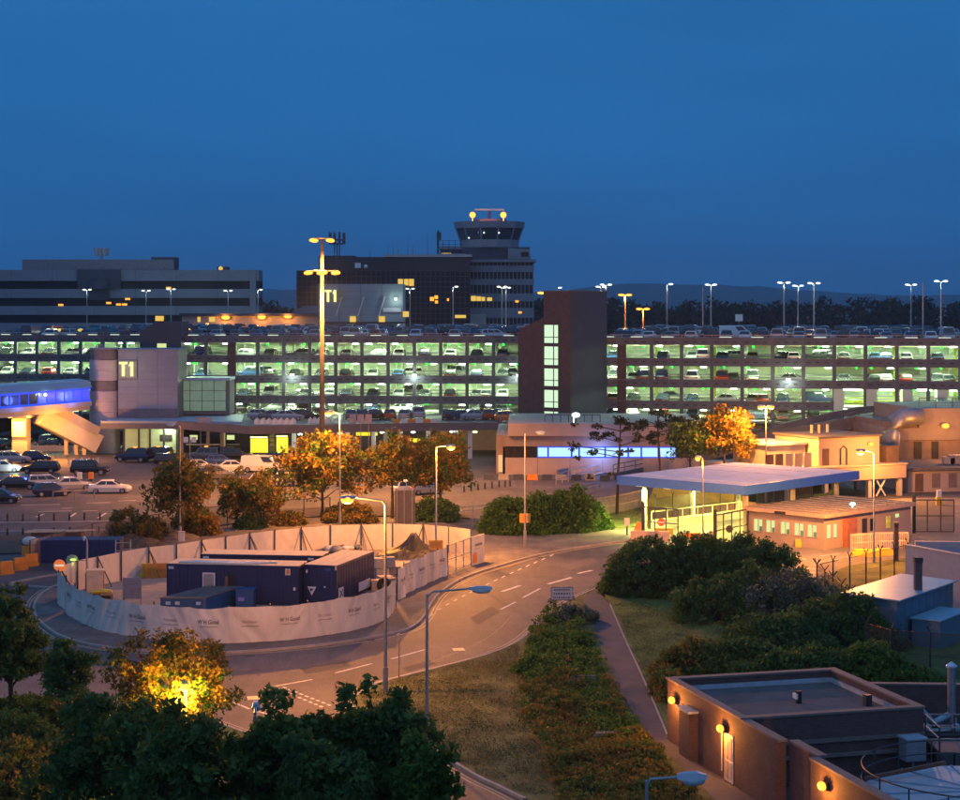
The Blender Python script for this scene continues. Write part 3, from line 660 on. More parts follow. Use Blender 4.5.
# ---------------------------------------------------------------- dark offices and control tower
D = 430
t = thing('office_block', 'dark brown glazed office block below the control tower', 'building', (0, D, 0))
X = lambda u: Xu(u, D); Z = lambda v: Zv(v, D)
mat('office_brown', (.030, .026, .034), .5, var=.2, scale=.3); mat('office_fin', (.070, .052, .060), .6, var=.1)
b = MB(); b.box(X(297), X(470), 0, 30, 5, Z(270.5)); b.build('body', M('glass_dark'), t)
b = MB(); b.box(X(325), X(470), .8, 28, Z(270.5), Z(257)); b.build('upper_storey', M('office_brown'), t)
b = MB(); b.box(X(318), X(354), 2, 20, Z(270.6), Z(255.5)); b.build('lift_housing', M('office_brown'), t)
b = MB(); b.box(X(384), X(472), .2, 29, Z(257), Z(254.5)); b.build('roof_slab', M('pale_concrete'), t)
b = MB()
for k in range(36): x = X(297 + 173 * k / 35); b.box(x - .10, x + .10, -.28, 0, 8, Z(270.4))
for k in range(11): z = Z(270.6 + 5.3 * k); b.box(X(297), X(470), -.12, 0, z - .22, z)
stuffed(b.build('facade_grid', M('office_fin'), t))
for u0, u1, v0, v1, m in ((398, 403, 279, 285, 'warm_window'), (404, 408.5, 279, 285.5, 'warm_window'), (409, 414, 279, 286, 'warm_window'), (430, 434, 297, 301, 'amber_glow'), (434.5, 438, 295.5, 299, 'amber_glow'), (435, 438, 300.5, 303.5, 'amber_glow'), (447, 449, 298.5, 301, 'amber_glow'), (455, 466, 315, 318, 'warm_window'), (355, 361, 263, 268, 'white_plastic'), (405, 409, 300, 302, 'office_fin')):
    b = MB(); b.box(X(u0), X(u1), -.34, -.29, Z(v1), Z(v0)); b.build('lit_window', M(m), t)
b = MB(); b.ball((X(365.5), 1, Z(266.5)), .55); b.build('dish', M('white_plastic'), t)
b = MB()
for k in range(10):
    a = k / 10 * 6.283; b.cyl(X(335) + 1.9 * math.cos(a), 6 + 1.9 * math.sin(a), Z(243), Z(232 - (k % 3) * .5), .16, n=5)
for z in (Z(243), Z(239)):
    b.tube([(X(335) + 1.9 * math.cos(a / 8 * 6.283), 6 + 1.9 * math.sin(a / 8 * 6.283), z) for a in range(9)], .14, 5)
for k in (-1, 0, 1): b.cyl(X(335) + k * .6, 6, Z(256), Z(243), .16, n=5)
b.build('aerial_mast', mat('aerial_dark', (.10, .10, .13), .6), t)
for u, v in ((369, 249), (387, 246), (392, 243), (397, 246), (407, 237), (412, 243), (427, 232)): b = MB(); b.cyl(X(u), 5, Z(257.5), Z(v), .07, .03, 5); b.build('aerial', MATS['aerial_dark'], t)

D = 440
t = thing('control_tower', 'airport control tower with flared glass cab above banded offices', 'control tower', (Xu(490, D), D, 0))
X = lambda u: Xu(u, D) - Xu(490, D); Z = lambda v: Zv(v, D)
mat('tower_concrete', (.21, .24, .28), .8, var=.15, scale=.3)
b = MB(); b.box(X(469), X(533), .5, 18, 5, Z(262)); b.build('core', M('glass_dark'), t)
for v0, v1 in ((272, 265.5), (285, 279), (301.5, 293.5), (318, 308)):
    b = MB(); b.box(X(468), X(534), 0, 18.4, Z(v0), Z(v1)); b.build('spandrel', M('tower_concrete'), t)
b = MB()
for k in range(17): x = X(469.5 + 63.5 * k / 16); b.box(x - .1, x + .1, .2, .52, 6, Z(263))
stuffed(b.build('mullions', M('tower_concrete'), t))
b = MB(); b.box(X(456), X(536), -1, 19, Z(262.2), Z(259.5)); b.build('balcony_slab', M('tower_concrete'), t)
for u0, u1, v0, v1 in ((471, 476, 296, 301), (476.5, 481, 296.5, 301), (481.5, 485, 297, 301), (487, 492, 297.5, 301)):
    b = MB(); b.box(X(u0), X(u1), -.12, -.02, Z(v1), Z(v0)); b.build('lit_window', M('warm_window'), t)
b = MB(); b.box(X(453), X(462), -1.1, -.9, Z(270), Z(265)); b.build('lit_window', M('warm_window'), t)
b = MB(); b.box(X(469), X(486), -2, 0, 12, Z(314)); b.build('stair_box', M('pale_concrete'), t)
for u, v in ((517, 301.5), (520, 312.5)):
    b = MB(); b.box(X(u) - .4, X(u) + .4, -.1, -.02, Z(v + 1), Z(v - 1)); b.build('lit_window', M('amber_glow'), t)
b = MB(); b.box(X(462), X(530), 1.5, 16, Z(259.6), Z(247)); b.build('lower_cab', M('slate_panel'), t)
b = MB(); b.add([(X(508), -.5, Z(259)), (X(531), -.5, Z(259)), (X(531), 6, Z(259)), (X(508), 6, Z(259)), (X(508), -.5, Z(248)), (X(529.5), -.5, Z(249.5)), (X(529), 6, Z(249)), (X(508), 6, Z(248))], [(0, 1, 5, 4), (1, 2, 6, 5), (2, 3, 7, 6), (3, 0, 4, 7), (4, 5, 6, 7)]); b.build('stair_lantern', M('tower_concrete'), t)
b = MB(); b.box(X(521), X(528.5), -.58, -.52, Z(257), Z(252)); b.build('window', M('glass_dark'), t)
b = MB(); b.box(X(437), X(466), 1, 12, Z(259), Z(253.5)); b.box(X(439), X(470), 2, 12, Z(249), Z(246)); b.build('side_deck', M('tower_concrete'), t)
b = MB(); b.box(X(440), X(466), 2.5, 11, Z(253.5), Z(249)); b.build('side_cabin', M('slate_panel'), t)
b = MB()
for u in (437, 443, 449, 455, 461): b.cyl(X(u), 1.4, Z(253.5), Z(240), .08, n=5)
for v in (240.5, 244): b.box(X(437), X(462), 1.36, 1.44, Z(v + .35), Z(v))
b.cyl(X(438), 2, Z(259), Z(230), .2, n=6); b.box(X(436.4), X(441), 1.7, 2.3, Z(240), Z(232)); b.build('railing', M('slate_panel'), t)
b = MB(); b.box(X(441.5), X(451), 2.35, 2.44, Z(256.3) , Z(252.8)); b.box(X(442), X(451), .93, .99, Z(258), Z(254.5)); b.build('lit_window', M('warm_window'), t)
def ngon(cx, cy, rx, n=12, ph=.26): return [(cx + rx * math.cos(ph + 2 * math.pi * k / n), cy + rx * math.sin(ph + 2 * math.pi * k / n)) for k in range(n)]
def frustum(b, cx, cy, r0, r1, z0, z1, n=12, mi=0):
    a = ngon(cx, cy, r0, n); c = ngon(cx, cy, r1, n)
    b.add([(x, y, z0) for x, y in a] + [(x, y, z1) for x, y in c], [tuple(range(n))[::-1], tuple(range(n, 2 * n))] + [(i, (i + 1) % n, n + (i + 1) % n, n + i) for i in range(n)], mi)
cx, cy = X(489.5), 8.0; r = lambda px: px * D / F
b = MB(); frustum(b, cx, cy, r(31), r(31), Z(247), Z(239.2)); b.build('cab_base', M('tower_concrete'), t)
b = MB(); frustum(b, cx, cy, r(30.5), r(34.5), Z(239.2), Z(227.6)); o = b.build('cab_glass', mat('cab_glazing', (.03, .05, .07), .08, var=0, spec=.7), t)
b = MB()
for (x0, y0), (x1, y1) in zip(ngon(cx, cy, r(30.8)), ngon(cx, cy, r(34.8))): b.bar((x0, y0, Z(239.2)), (x1, y1, Z(227.6)), .32, .32)
b.build('mullion', M('tower_concrete'), o)
b = MB(); frustum(b, cx, cy, r(36), r(37.5), Z(227.6), Z(221)); b.build('cab_roof', M('tower_concrete'), t)
b = MB(); frustum(b, cx, cy, r(20), r(17), Z(221), Z(218)); b.cyl(cx, cy, Z(218), Z(209), .35, n=8); b.build('radar_plinth', mat('plinth_purple', (.16, .13, .22), .7), t)
b = MB(); b.bar((cx - r(15), cy, Z(208)), (cx + r(15), cy, Z(208)), .3, .45); b.build('radar_bar', M('white_plastic'), t)
for u in (472.5, 503.5):
    b = MB(); b.ball((X(u), 2.5, Z(214.5)), .75); b.cyl(X(u), 2.5, Z(221), Z(216), .12, n=5); b.build('obstruction_lamp', M('sodium_glow'), t); glow(t, (X(u), 1.2, Z(214.5)), SOD, 900, .4)
for u, v in ((499, 233), (484, 233), (469, 238)):
    b = MB(); b.ball((X(u), cy - r(34.5), Z(v)), .18); b.build('cab_lamp', M('white_glow'), t)
# ---------------------------------------------------------------- raised forecourt road in front of the car park
t = thing('raised_forecourt', 'raised roadway on white columns in front of the car park', 'elevated road', (0, 0, 0))
edge = [(112, 246), (150, 241), (200, 233), (250, 227), (300, 229), (400, 232), (545, 236)]
ep = [(Xu(u, d), d) for u, d in edge]
b = MB(); b.prism(ep + [(Xu(545, 254.2), 254.2), (Xu(181, 257.7), 257.7), (Xu(112, 258), 258)], 3.75, 4.42); b.build('deck', M('dark_concrete'), t)
b = MB(); line = [Vector((x, y, 0)) for x, y in ep]; strip(b, line, .05, .30, 3.72, 4.75); b.build('parapet', mat('parapet_mauve', (.15, .125, .125), .8, var=.2, scale=.5), t)
for u, d in ((222, 240), (293, 231), (347, 232), (373, 233), (400, 234), (428, 235), (456, 236), (470, 233.4), (312, 238), (385, 246)):
    b = MB(); b.box(Xu(u, d) - .28, Xu(u, d) + .28, d + 1, d + 1.5, 0, 3.75); b.build('column', M('white_plastic'), t)
b = MB(); b.box(Xu(235, 252), Xu(545, 252), 252, 252.3, 0, 3.75); b.build('rear_wall', M('dark_concrete'), t)
b = MB(); b.box(Xu(440, 248), Xu(520, 248), 248, 248.2, 0, 3.0); b.build('shopfront', mat('shop_glass', (.12, .09, .07), .4, emit=(1, .55, .25), es=.06), t)
for u, d in ((340, 231), (207, 238), (475, 234.5), (452, 235), (413, 234), (382, 233.5), (300, 230), (322, 244), (360, 244), (440, 244)):
    b = MB(); b.ball((Xu(u, d), d + .3, 3.45), .26, (1.3, 1, .6)); b.build('soffit_lamp', M('white_glow' if u != 475 else 'canopy_light'), t); glow(t, (Xu(u, d), d + .3, 3.0), (.9, 1, .75), 80, .2)
for u, v, ww, hh, d in ((363, 434, 14, 3.4, 236), (375, 434, 5, 3, 236), (415, 440.5, 10, 4, 236)):
    b = MB(); b.box(Xu(u, d) - ww / 2 * d / F, Xu(u, d) + ww / 2 * d / F, d, d + .2, Zv(v + hh / 2, d), Zv(v - hh / 2, d)); b.build('lit_sign', M('yellow_sign'), t)
for u in (222, 215, 330, 345, 358, 452, 437):
    pass
# white folded screen and barrier blocks along the parapet
for (u0, u1, d, lab, n) in ((254, 296, 228.2, 'white zigzag screen on the raised roadway above the yellow kiosk', 7), (308, 330, 230.2, 'white zigzag screen on the raised roadway beside the high mast', 5)):
    b = MB(); L = Xu(u1, d) - Xu(u0, d); V = []; Fc = []
    for k in range(2 * n + 1): V += [(L * k / (2 * n), .12 * (k % 2), 0), (L * k / (2 * n), .12 * (k % 2), .5 if k % 2 == 0 else .85)]
    for k in range(2 * n): Fc += [(2 * k, 2 * k + 2, 2 * k + 3, 2 * k + 1)]
    b.add(V, Fc); m0 = len(V); b.add([(x, y + .06, z) for x, y, z in V], [f[::-1] for f in Fc])
    tag(b.build('folded_screen', M('white_plastic'), None, False, (Xu(u0, d), d + .1, 4.86)), lab, 'screen')
for k, (u, d) in enumerate(((396, 233), (404, 233), (411, 233), (419, 233.2), (427, 233.2), (433, 233.4))):
    b = MB(); b.prism([(-.5, -.2), (.5, -.2), (.5, .2), (-.5, .2)], 0, .25); b.prism([(-.46, -.1), (.46, -.1), (.46, .1), (-.46, .1)], .25, .8)
    tag(b.build('road_barrier', M('orange_plastic' if k % 2 == 0 else 'white_plastic'), None, False, (Xu(u, d), d + .35, 4.86 - .44)), ('orange' if k % 2 == 0 else 'white') + ' plastic barrier standing on the raised roadway', 'barrier', 'barriers on the raised roadway')
# paired sign panels on posts above the parapet
for (u, v0, d, lab) in ((205, 426, 234, 'pair of pinkish sign panels above the forecourt roof'), (361, 423, 231, 'three pinkish sign panels by the raised roadway')):
    n = 2 if u < 300 else 3
    t = thing('road_sign', lab, 'sign', (Xu(u, d), d - .6, 0))
    for k in range(n):
        b = MB(); x = (k - (n - 1) / 2) * 1.0; b.box(x - .42, x + .42, 0, .1, Zv(v0, d), Zv(v0 - 9, d)); b.build('panel', mat('sign_pink', (.50, .36, .33), .6), t)
        b = MB(); b.box(x - .05, x + .05, .1, .2, 0, Zv(v0 - 8, d)); b.build('post', M('galvanised'), t)

# low roof and glazed waiting hall under it, beside the sign tower
t = thing('waiting_hall', 'low flat-roofed hall with green-lit glazing beside the sign tower', 'building', (Xu(120, 243), 243, 0))
X = lambda u, d=243: Xu(u, d) - Xu(120, 243)
b = MB(); b.prism([(X(110), -6), (X(182), -6.5), (X(243, 236), -8), (X(243, 250), 8), (X(110), 8)], 4.43, 4.75); b.build('roof', mat('hall_roof', (.30, .36, .44), .5, var=.15, scale=.5), t)
b = MB(); b.prism([(X(110), -6.1), (X(182), -6.6), (X(243, 236), -8.1), (X(243, 236), -7.7), (X(182), -6.2), (X(110), -5.7)], 3.7, 4.42); b.build('fascia', M('dark_concrete'), t)
b = MB(); b.box(X(123), X(178), 0, .3, 0, 3.7); b.build('glazed_wall', mat('green_glazing', (.35, .45, .28), .4, emit=(.62, .85, .38), es=.20, var=.3, scale=.5), t)
for u in (124, 139, 150, 164, 177):
    b = MB(); b.box(X(u) - .12, X(u) + .12, -.14, .0, 0, 3.7); b.build('mullion', M('dark_metal'), t)
b = MB(); b.box(X(160), X(172), -.1, 0, 1.6, 2.5); b.build('dark_sign', M('black'), t)
b = MB(); b.ball((X(168), -1.0, 3.4), .3, (1.3, 1, .6)); b.build('soffit_lamp', M('white_glow'), t); glow(t, (X(168), -1.2, 3.0), (.85, 1, .7), 260, .2)
for u in (182, 208, 222):
    b = MB(); b.box(X(u, 238) - .2, X(u, 238) + .2, -5.2, -4.8, 0, 4.4); b.build('column', M('tan_panel'), t)
b = MB(); b.box(X(184, 240), X(238, 240), -1.4, -1.2, 1.2, 1.35); b.build('rail', M('pale_concrete'), t)
for u in (194, 231):
    b = MB(); b.box(X(u, 241) - .5, X(u, 241) + .5, -2.4, -2.2, 2.0, 2.6); b.build('lit_sign', M('pale_window'), t)

# bright yellow kiosk panels under the roadway
D = 234
for (u0, u1, v0, v1, lab) in ((250, 268.5, 438, 453, 'wide glowing yellow kiosk panel under the raised roadway'), (276, 288.5, 437, 457, 'narrow glowing yellow kiosk panel with a dark arrow')):
    t = thing('kiosk_panel', lab, 'kiosk', (Xu((u0 + u1) / 2, D), D, 0)); hw = (u1 - u0) / 2 * D / F
    b = MB(); b.box(-hw, hw, 0, 1.6, Zv(v1, D), Zv(v0, D)); b.build('cabinet', M('dark_metal'), t)
    b = MB(); b.box(-hw + .06, hw - .06, -.06, -.002, Zv(v1 - (3.5 if u0 > 270 else 0), D) + .05, Zv(v0, D) - .05); b.build('lit_face', M('yellow_sign'), t)
    b = MB(); b.box(-hw, hw, .2, 1.4, 0, Zv(v1, D)); b.build('plinth', M('concrete'), t)
    b = MB(); b.box(-hw + .1, hw - .1, -.5, -.3, Zv(v0 - .5, D), Zv(v0 - 1.6, D)); b.build('lamp_bar', M('canopy_light'), t)
    glow(t, (0, -1.2, 2.2), YLW, 260, .3)
    if u0 > 270:
        b = MB(); z = Zv(449, D); b.add([(-.22, -.08, z), (.25, -.08, z), (-.22, -.08, z + .55)], [(0, 1, 2)]); b.build('arrow', M('dark_metal'), t)
t = thing('ticket_machines', 'dark stacked units between the yellow kiosk panels', 'kiosk', (Xu(272, D), D, 0))
for k in range(4): b = MB(); b.box(-.35, .35, .1, .8, .9 + .62 * k, 1.45 + .62 * k); b.build('unit', M('dark_metal'), t)
b = MB(); b.box(-.35, .35, .1, .8, 0, .9); b.build('plinth', M('concrete'), t)

# ---------------------------------------------------------------- sign tower with T1, footbridge
mat('clad_grey', (.22, .25, .31), .6, var=.10, scale=.5); mat('clad_round', (.42, .38, .38), .55, var=.12, scale=.5); mat('clad_band', (.16, .14, .15), .6)
D = 243
t = thing('sign_tower', 'grey clad lift tower with a round corner and a lit T1 sign', 'tower', (Xu(118, D), D, 0))
X = lambda u: Xu(u, D) - Xu(118, D)
zr = [4.75, 6.0] + [6.0 + 7.9 * k / 8 for k in range(1, 9)]
for i in range(len(zr) - 1):
    for k in range(3):
        a, c = X(118 + 59.5 * k / 3), X(118 + 59.5 * (k + 1) / 3)
        b = MB(); b.box(a + .015, c - .015, 0, .2, zr[i] + .012, zr[i + 1] - .012); b.build('cladding_panel', M('clad_grey' if i else 'clad_band'), t)
b = MB(); b.box(X(118), X(177.5), .06, 8, 4.44, 13.88); b.build('core', M('clad_band'), t)
b = MB(); b.box(X(117), X(178), -.08, 8.1, 13.9, 14.05); b.build('coping', M('clad_grey'), t)
cxr = X(103); rr = 15 * D / F
for i in range(10):
    z0, z1 = 1.4 * i, 1.4 * (i + 1) - .03; dk = i in (6, 9)
    b = MB(); b.cyl(cxr, 1.2, z0, z1, rr - (.12 if dk else 0), n=56); b.build('drum_ring', M('clad_band' if dk else 'clad_round'), t)
b = MB(); b.cyl(cxr, 1.2, 14.0, 14.2, rr + .06, n=28); b.cyl(cxr - .6, 1.0, 14.2, 14.7, .3, n=8); b.build('drum_cap', M('clad_grey'), t)
b = MB(); b.box(X(119.5), X(137), -.2, -.03, Zv(378.5, D), Zv(360.5, D)); b.build('sign_panel', mat('sign_back', (.24, .25, .26), .6), t)
t1_letters(1.95, M('t1_glow'), t, (X(128.5), -.32, Zv(369, D)))
glow(t, (X(128), -2.2, Zv(369, D)), (1, .9, .5), 60, .4)

A = Vector((Xu(-20, 219), 219)); B = Vector((Xu(90, 240.5), 240.5)); L = (B - A).length; rz = math.atan2(B.y - A.y, B.x - A.x)
t = thing('footbridge', 'glazed blue-lit footbridge running into the sign tower', 'footbridge', (A.x, A.y, 0), rz)
b = MB(); b.box(0, L, -.3, 4.5, 6.55, 7.15); b.box(0, L, .0, 4.0, 6.0, 6.55); b.build('floor_slab', M('pale_concrete'), t)
b = MB(); V = [(0, -.35, 9.0), (0, 4.6, 9.0), (0, 4.2, 9.9), (0, 2, 10.15), (0, .2, 9.9)]
b.add([(0, y, z) for _, y, z in V] + [(L, y, z) for _, y, z in V], [(4, 3, 2, 1, 0), (5, 6, 7, 8, 9)] + [(i, (i + 1) % 5, 5 + (i + 1) % 5, 5 + i) for i in range(5)]); b.build('roof', mat('bridge_roof', (.22, .36, .52), .45, var=.12, scale=.5), t)
NP = 12
for k in range(NP):
    b = MB(); b.box(L * k / NP + .07, L * (k + 1) / NP - .07, 0, .06, 7.15, 8.98)
    dark = k in (2, 3, 4, 5)
    o = b.build('glass_pane', mat('pane_dark', (.05, .05, .09), .15, var=.2) if dark else mat('pane_blue', (.10, .13, .5), .2, emit=(.055, .075, .85), es=.85, var=.3, scale=1.5), t)
    b = MB(); b.box(L * k / NP - .06, L * k / NP + .06, -.08, .12, 7.15, 8.98); b.build('mullion', M('blue_light'), t)
b = MB(); b.box(0, L, -.10, -.02, 7.15, 7.42); b.build('lower_light_band', M('blue_light'), t)
b = MB(); b.box(0, L, -.10, -.02, 8.72, 8.98); b.build('upper_light_band', M('blue_light'), t)
b = MB(); b.box(0, L, 4.2, 4.26, 7.15, 9.0); b.build('rear_glazing', MATS['pane_dark'], t)
b = MB(); b.ball((L * .55, -.35, 8.5), .22); b.build('bridge_lamp', M('white_glow'), t); glow(t, (L * .55, -.8, 8.5), (.8, .9, 1), 90, .2)
glow(t, (L * .3, -1.0, 8.0), (.12, .2, 1), 260, .6); glow(t, (L * .8, -1.0, 8.0), (.12, .2, 1), 260, .6)
# pier with a glowing lamp box and a sloping stair housing
D = 236
t = thing('bridge_pier', 'orange-lit concrete pier holding a glowing lamp box under the footbridge', 'pier', (Xu(20, D), D, 0))
b = MB(); b.prism([(-1.0, -.2), (1.0, -.2), (1.0, 1.6), (-1.0, 1.6)], 0, 5.2); b.box(-1.5, 1.5, -.4, 2, 5.2, 6.3); b.build('shaft', M('pale_concrete'), t)
b = MB(); b.box(-.85, .85, -.75, -.22, Zv(436, D), Zv(419, D)); b.build('lamp_box', mat('box_glow', (.8, .7, .4), emit=(1, .62, .06), es=1.6, var=.2), t)
b = MB(); b.box(-.6, .6, -1.0, -.8, Zv(421, D), Zv(418, D)); b.build('lamp', M('sodium_glow'), t); glow(t, (0, -2.2, Zv(424, D)), SOD, 2600, .3); glow(t, (6.5, -4.5, 3.2), SOD, 4200, .4)
a = P(40, 414, 237); c = P(95, 443, 241)
t = thing('stair_housing', 'sloping orange-lit stair housing below the footbridge', 'stair', (0, 0, 0))
b = MB(); b.bar(a + Vector((0, 0, -.1)), c + Vector((0, 0, -.1)), 3.6, 2.5); b.build('soffit', M('pale_concrete'), t)
b = MB(); b.bar(a + Vector((.9, -1.6, 1.6)), c + Vector((.9, -1.6, 1.6)), .14, 1.2); b.build('balustrade', M('concrete'), t)
b = MB(); b.bar(a + Vector((.9, -1.75, 2.25)), c + Vector((.9, -1.75, 2.25)), .1, .12); b.build('handrail', M('pale_concrete'), t)
for k, u in enumerate((66, 76, 84)):
    q = P(u, 440, 240); b = MB(); b.box(q.x - .25, q.x + .25, q.y, q.y + .5, 0, 3.0 - .3 * k); b.build('support', M('pale_concrete'), t)
b = MB(); q0 = P(30, 440, 246); q1 = P(104, 440, 246); b.box(q0.x, q1.x, 246, 246.3, 0, .8); tag(b.build('low_wall', M('pale_concrete')), 'low pale wall lit orange beneath the footbridge', 'wall')
# green glazed link
D = 248
t = thing('glazed_link', 'green-lit glazed corridor box between sign tower and car park', 'corridor', (Xu(177, D), D, 0))
X = lambda u: Xu(u, D) - Xu(177, D)
b = MB(); b.box(X(178), X(229.5), 0, 5, 4.9, 9.6); b.build('core', M('dark_concrete'), t)
for k in range(4):
    for r in range(3):
        b = MB(); b.box(X(178 + 48 * k / 4) + .05, X(178 + 48 * (k + 1) / 4) - .05, -.08, -.002, 5.4 + 1.4 * r + .04, 5.4 + 1.4 * (r + 1) - .04); b.build('glass_panel', mat('link_glass', (.18, .26, .20), .35, emit=(.36, .62, .38), es=.22, var=.3, scale=.8), t)
b = MB(); b.box(X(177.6), X(230), -.3, 5.2, 9.6, 9.95); b.build('roof', mat('link_roof', (.30, .42, .52), .5), t)

# ---------------------------------------------------------------- arrivals building with the blue-lit strip
Y0 = 212; X0, X1 = Xu(496, Y0), Xu(700, Y0)
t = thing('arrivals_building', 'tan low building with a glowing blue panel strip', 'building', (X0, Y0, 0), R(-1.5))
W = X1 - X0; x = lambda u: Xu(u, Y0) - X0
b = MB(); b.box(x(505), W, .15, 22, 0, 2.0); b.build('lower_wall', M('tan_panel'), t)
b = MB(); b.box(x(505), W, .15, 22, 3.35, 4.6); b.build('upper_wall', mat('tan_dark', (.25, .20, .18), .75, var=.12, scale=.4), t)
b = MB(); b.box(0, x(505), 1.5, 22, 3.2, 4.55); b.box(0, .8, 1.5, 22, 0, 3.2); b.build('porch', MATS['tan_dark'], t)
b = MB(); b.box(x(508), W, -.4, 20, 4.61, 6.05); b.build('roof_parapet', M('tan_panel'), t)
b = MB(); b.box(x(505), W, .6, 21, 2.0, 3.35); b.build('recess', M('black'), t)
for k in range(5):
    a, c = 504.5 + 6.6 * k, 504.5 + 6.6 * (k + 1); b = MB(); b.box(x(a) + .05, x(c) - .05, .35, .45, 2.02, 3.33); b.build('window_pane', M('glass_dark'), t)
us = [537, 548, 571.5, 579, 605, 628, 641, 658, 676]
for k in range(len(us) - 1):
    b = MB(); b.box(x(us[k]) + .02, x(us[k + 1]) - .02, .12, .22, 2.02, 3.33); o = b.build('lit_panel', M('blue_light'), t)
    b = MB(); b.box(x(us[k]) + .12, x(us[k + 1]) - .10, .07, .118, 2.16, 3.2); b.build('bright_face', M('blue_white'), o)
glow(t, (x(600), -1.2, 2.7), (.2, .35, 1), 500, .8)
for k in range(6):
    b = MB(); xx = x(505) + (W - x(505)) * k / 6; b.box(xx - .02, xx + .02, .13, .16, .0, 2.0); b.build('joint', M('dark_concrete'), t)
b = MB(); b.box(.25, .75, 1.42, 1.49, .2, 2.2); b.build('lit_door', mat('door_lit', (.5, .5, .35), emit=(.8, .75, .4), es=.3), t)
b = MB(); b.ball((x(576), 1.0, 7.0), .38, (1.3, 1, .8)); b.tube([(x(574), 1.5, 6.0), (x(574), 1.5, 7.2), (x(575.5), 1, 7.1)], .07, 6); b.build('roof_lamp', M('white_glow'), t)
b = MB()
for k in range(8): b.cyl(x(545 + 8 * k), 3, 6.0, 6.9, .05, n=5)
b.box(x(545), x(601), 2.96, 3.04, 6.85, 6.95); b.build('roof_rail', M('dark_metal'), t)
for k in range(9):
    q = G(489 + 14.5 * k, 479.5 + .1 * k); b = MB(); b.prism([(-.62, -.32), (.62, -.32), (.62, .32), (-.62, .32)], 0, .2); b.prism([(-.58, -.2), (.58, -.2), (.58, .2), (-.58, .2)], .2, .62)
    bl = 'orange_plastic' if k == 3 else ('concrete' if k % 2 else 'slate_panel')
    tag(b.build('barrier_block', M(bl), None, False, q, R(-2)), {'orange_plastic': 'orange barrier block in the row before the tan building', 'concrete': 'pale concrete block in the row before the tan building', 'slate_panel': 'dark concrete block in the row before the tan building'}[bl], 'barrier', 'blocks before the tan building')
# parking rail below, long low fences by the ramp foot
def rail_fence(label, pts, h, m, n_rail=2, post=.08, name='railing', cat='railing', every=2.0, pale=False):
    t = thing(name, label, cat, (0, 0, 0)); pts = [Vector(p) for p in pts]
    b = MB()
    for a, c in zip(pts, pts[1:]):
        for k in range(n_rail): z = h * (k + 1) / n_rail; b.bar(a + Vector((0, 0, z)), c + Vector((0, 0, z)), .06, .09)
    b.build('rail', m, t)
    pm = MB(); pm.box(-post / 2, post / 2, -post / 2, post / 2, 0, h + .05); me = pm.mesh('post', m)
    for a, c in zip(pts, pts[1:]):
        n = max(1, int((c - a).length / every))
        for k in range(n + (1 if c == pts[-1] else 0)): link('post', me, t, a.lerp(c, k / n))
    if pale:
        b = MB()
        for a, c in zip(pts, pts[1:]):
            n = int((c - a).length / .16)
            for k in range(n): q = a.lerp(c, k / n); b.box(q.x - .03, q.x + .03, q.y - .03, q.y + .03, q.z, q.z + h + .1)
        stuffed(b.build('pales', m, t))
    return t
rail_fence('crash barrier along the lot edge behind the hoarding', [G(395, 518), G(440, 516.5), G(486, 513), G(560, 500), G(600, 489)], .75, M('galvanised'))
rail_fence('pale palisade fence on the lit grass bank', [G(598, 517), G(620, 513), G(642, 508)], 1.7, mat('pale_fence', (.46, .44, .30), .6), pale=True, name='palisade_fence', cat='fence')
rail_fence('pale railing climbing beside the ramp foot', [G(556, 485), G(580, 478), G(604, 474)], 1.2, M('pale_concrete'), pale=False, name='railing')

# ramp up into the car park
t = thing('ramp', 'concrete vehicle ramp rising into the car park with lime posts', 'ramp', (0, 0, 0))
prof = [(585, 478, 0.0), (640, 467, .3), (700, 452, 1.9), (760, 437, 3.6), (820, 425, 5.4), (880, 414, 6.35), (960, 410, 6.4), (1010, 410, 6.4)]
pts = [G(u, v, z) for u, v, z in prof]
def ribbon(name, m, off0, off1, dz0, dz1, th):
    b = MB(); V = []; Fc = []
    for i, p in enumerate(pts):
        d = pts[min(i + 1, len(pts) - 1)] - pts[max(i - 1, 0)]; d.z = 0; d.normalize(); nn = Vector((-d.y, d.x, 0))
        a = p + nn * off0; c = p + nn * off1; V += [(a.x, a.y, a.z + dz0 - th), (c.x, c.y, c.z + dz0 - th), (c.x, c.y, c.z + dz1), (a.x, a.y, a.z + dz1)]
    for i in range(len(pts) - 1):
        for k in range(4): Fc.append((i * 4 + k, i * 4 + (k + 1) % 4, (i + 1) * 4 + (k + 1) % 4, (i + 1) * 4 + k)[::-1])
    Fc += [(0, 1, 2, 3)]; b.add(V, Fc); return b.build(name, m, t)
ribbon('roadway', M('asphalt'), -3.6, 3.6, 0, 0, .5); ribbon('near_parapet', M('dark_concrete'), -3.9, -3.6, 0, .75, .6); ribbon('far_parapet', M('dark_concrete'), 3.6, 3.9, 0, .75, .6)
ribbon('median', M('concrete'), -.2, .2, .0, .22, .02)
b = MB()
for i in range(len(pts) - 1):
    a, c = pts[i], pts[i + 1]; d = (c - a); dn = Vector((d.x, d.y, 0)).normalized(); nn = Vector((-dn.y, dn.x, 0)) * -3.75; n = max(2, int(d.length / 2.2))
    for k in range(n): q = a.lerp(c, k / n) + nn; b.box(q.x - .04, q.x + .04, q.y - .04, q.y + .04, q.z + .7, q.z + 1.75)
    for z in (1.2, 1.72): b.bar(a + nn + Vector((0, 0, z)), c + nn + Vector((0, 0, z)), .06, .07)
b.build('guard_rail', M('dark_metal'), t)
b = MB()
for p in pts[2:]: b.box(p.x - .4, p.x + .4, p.y - 2.5, p.y + 2.5, 0, p.z - .5)
b.build('piers', M('dark_concrete'), t)
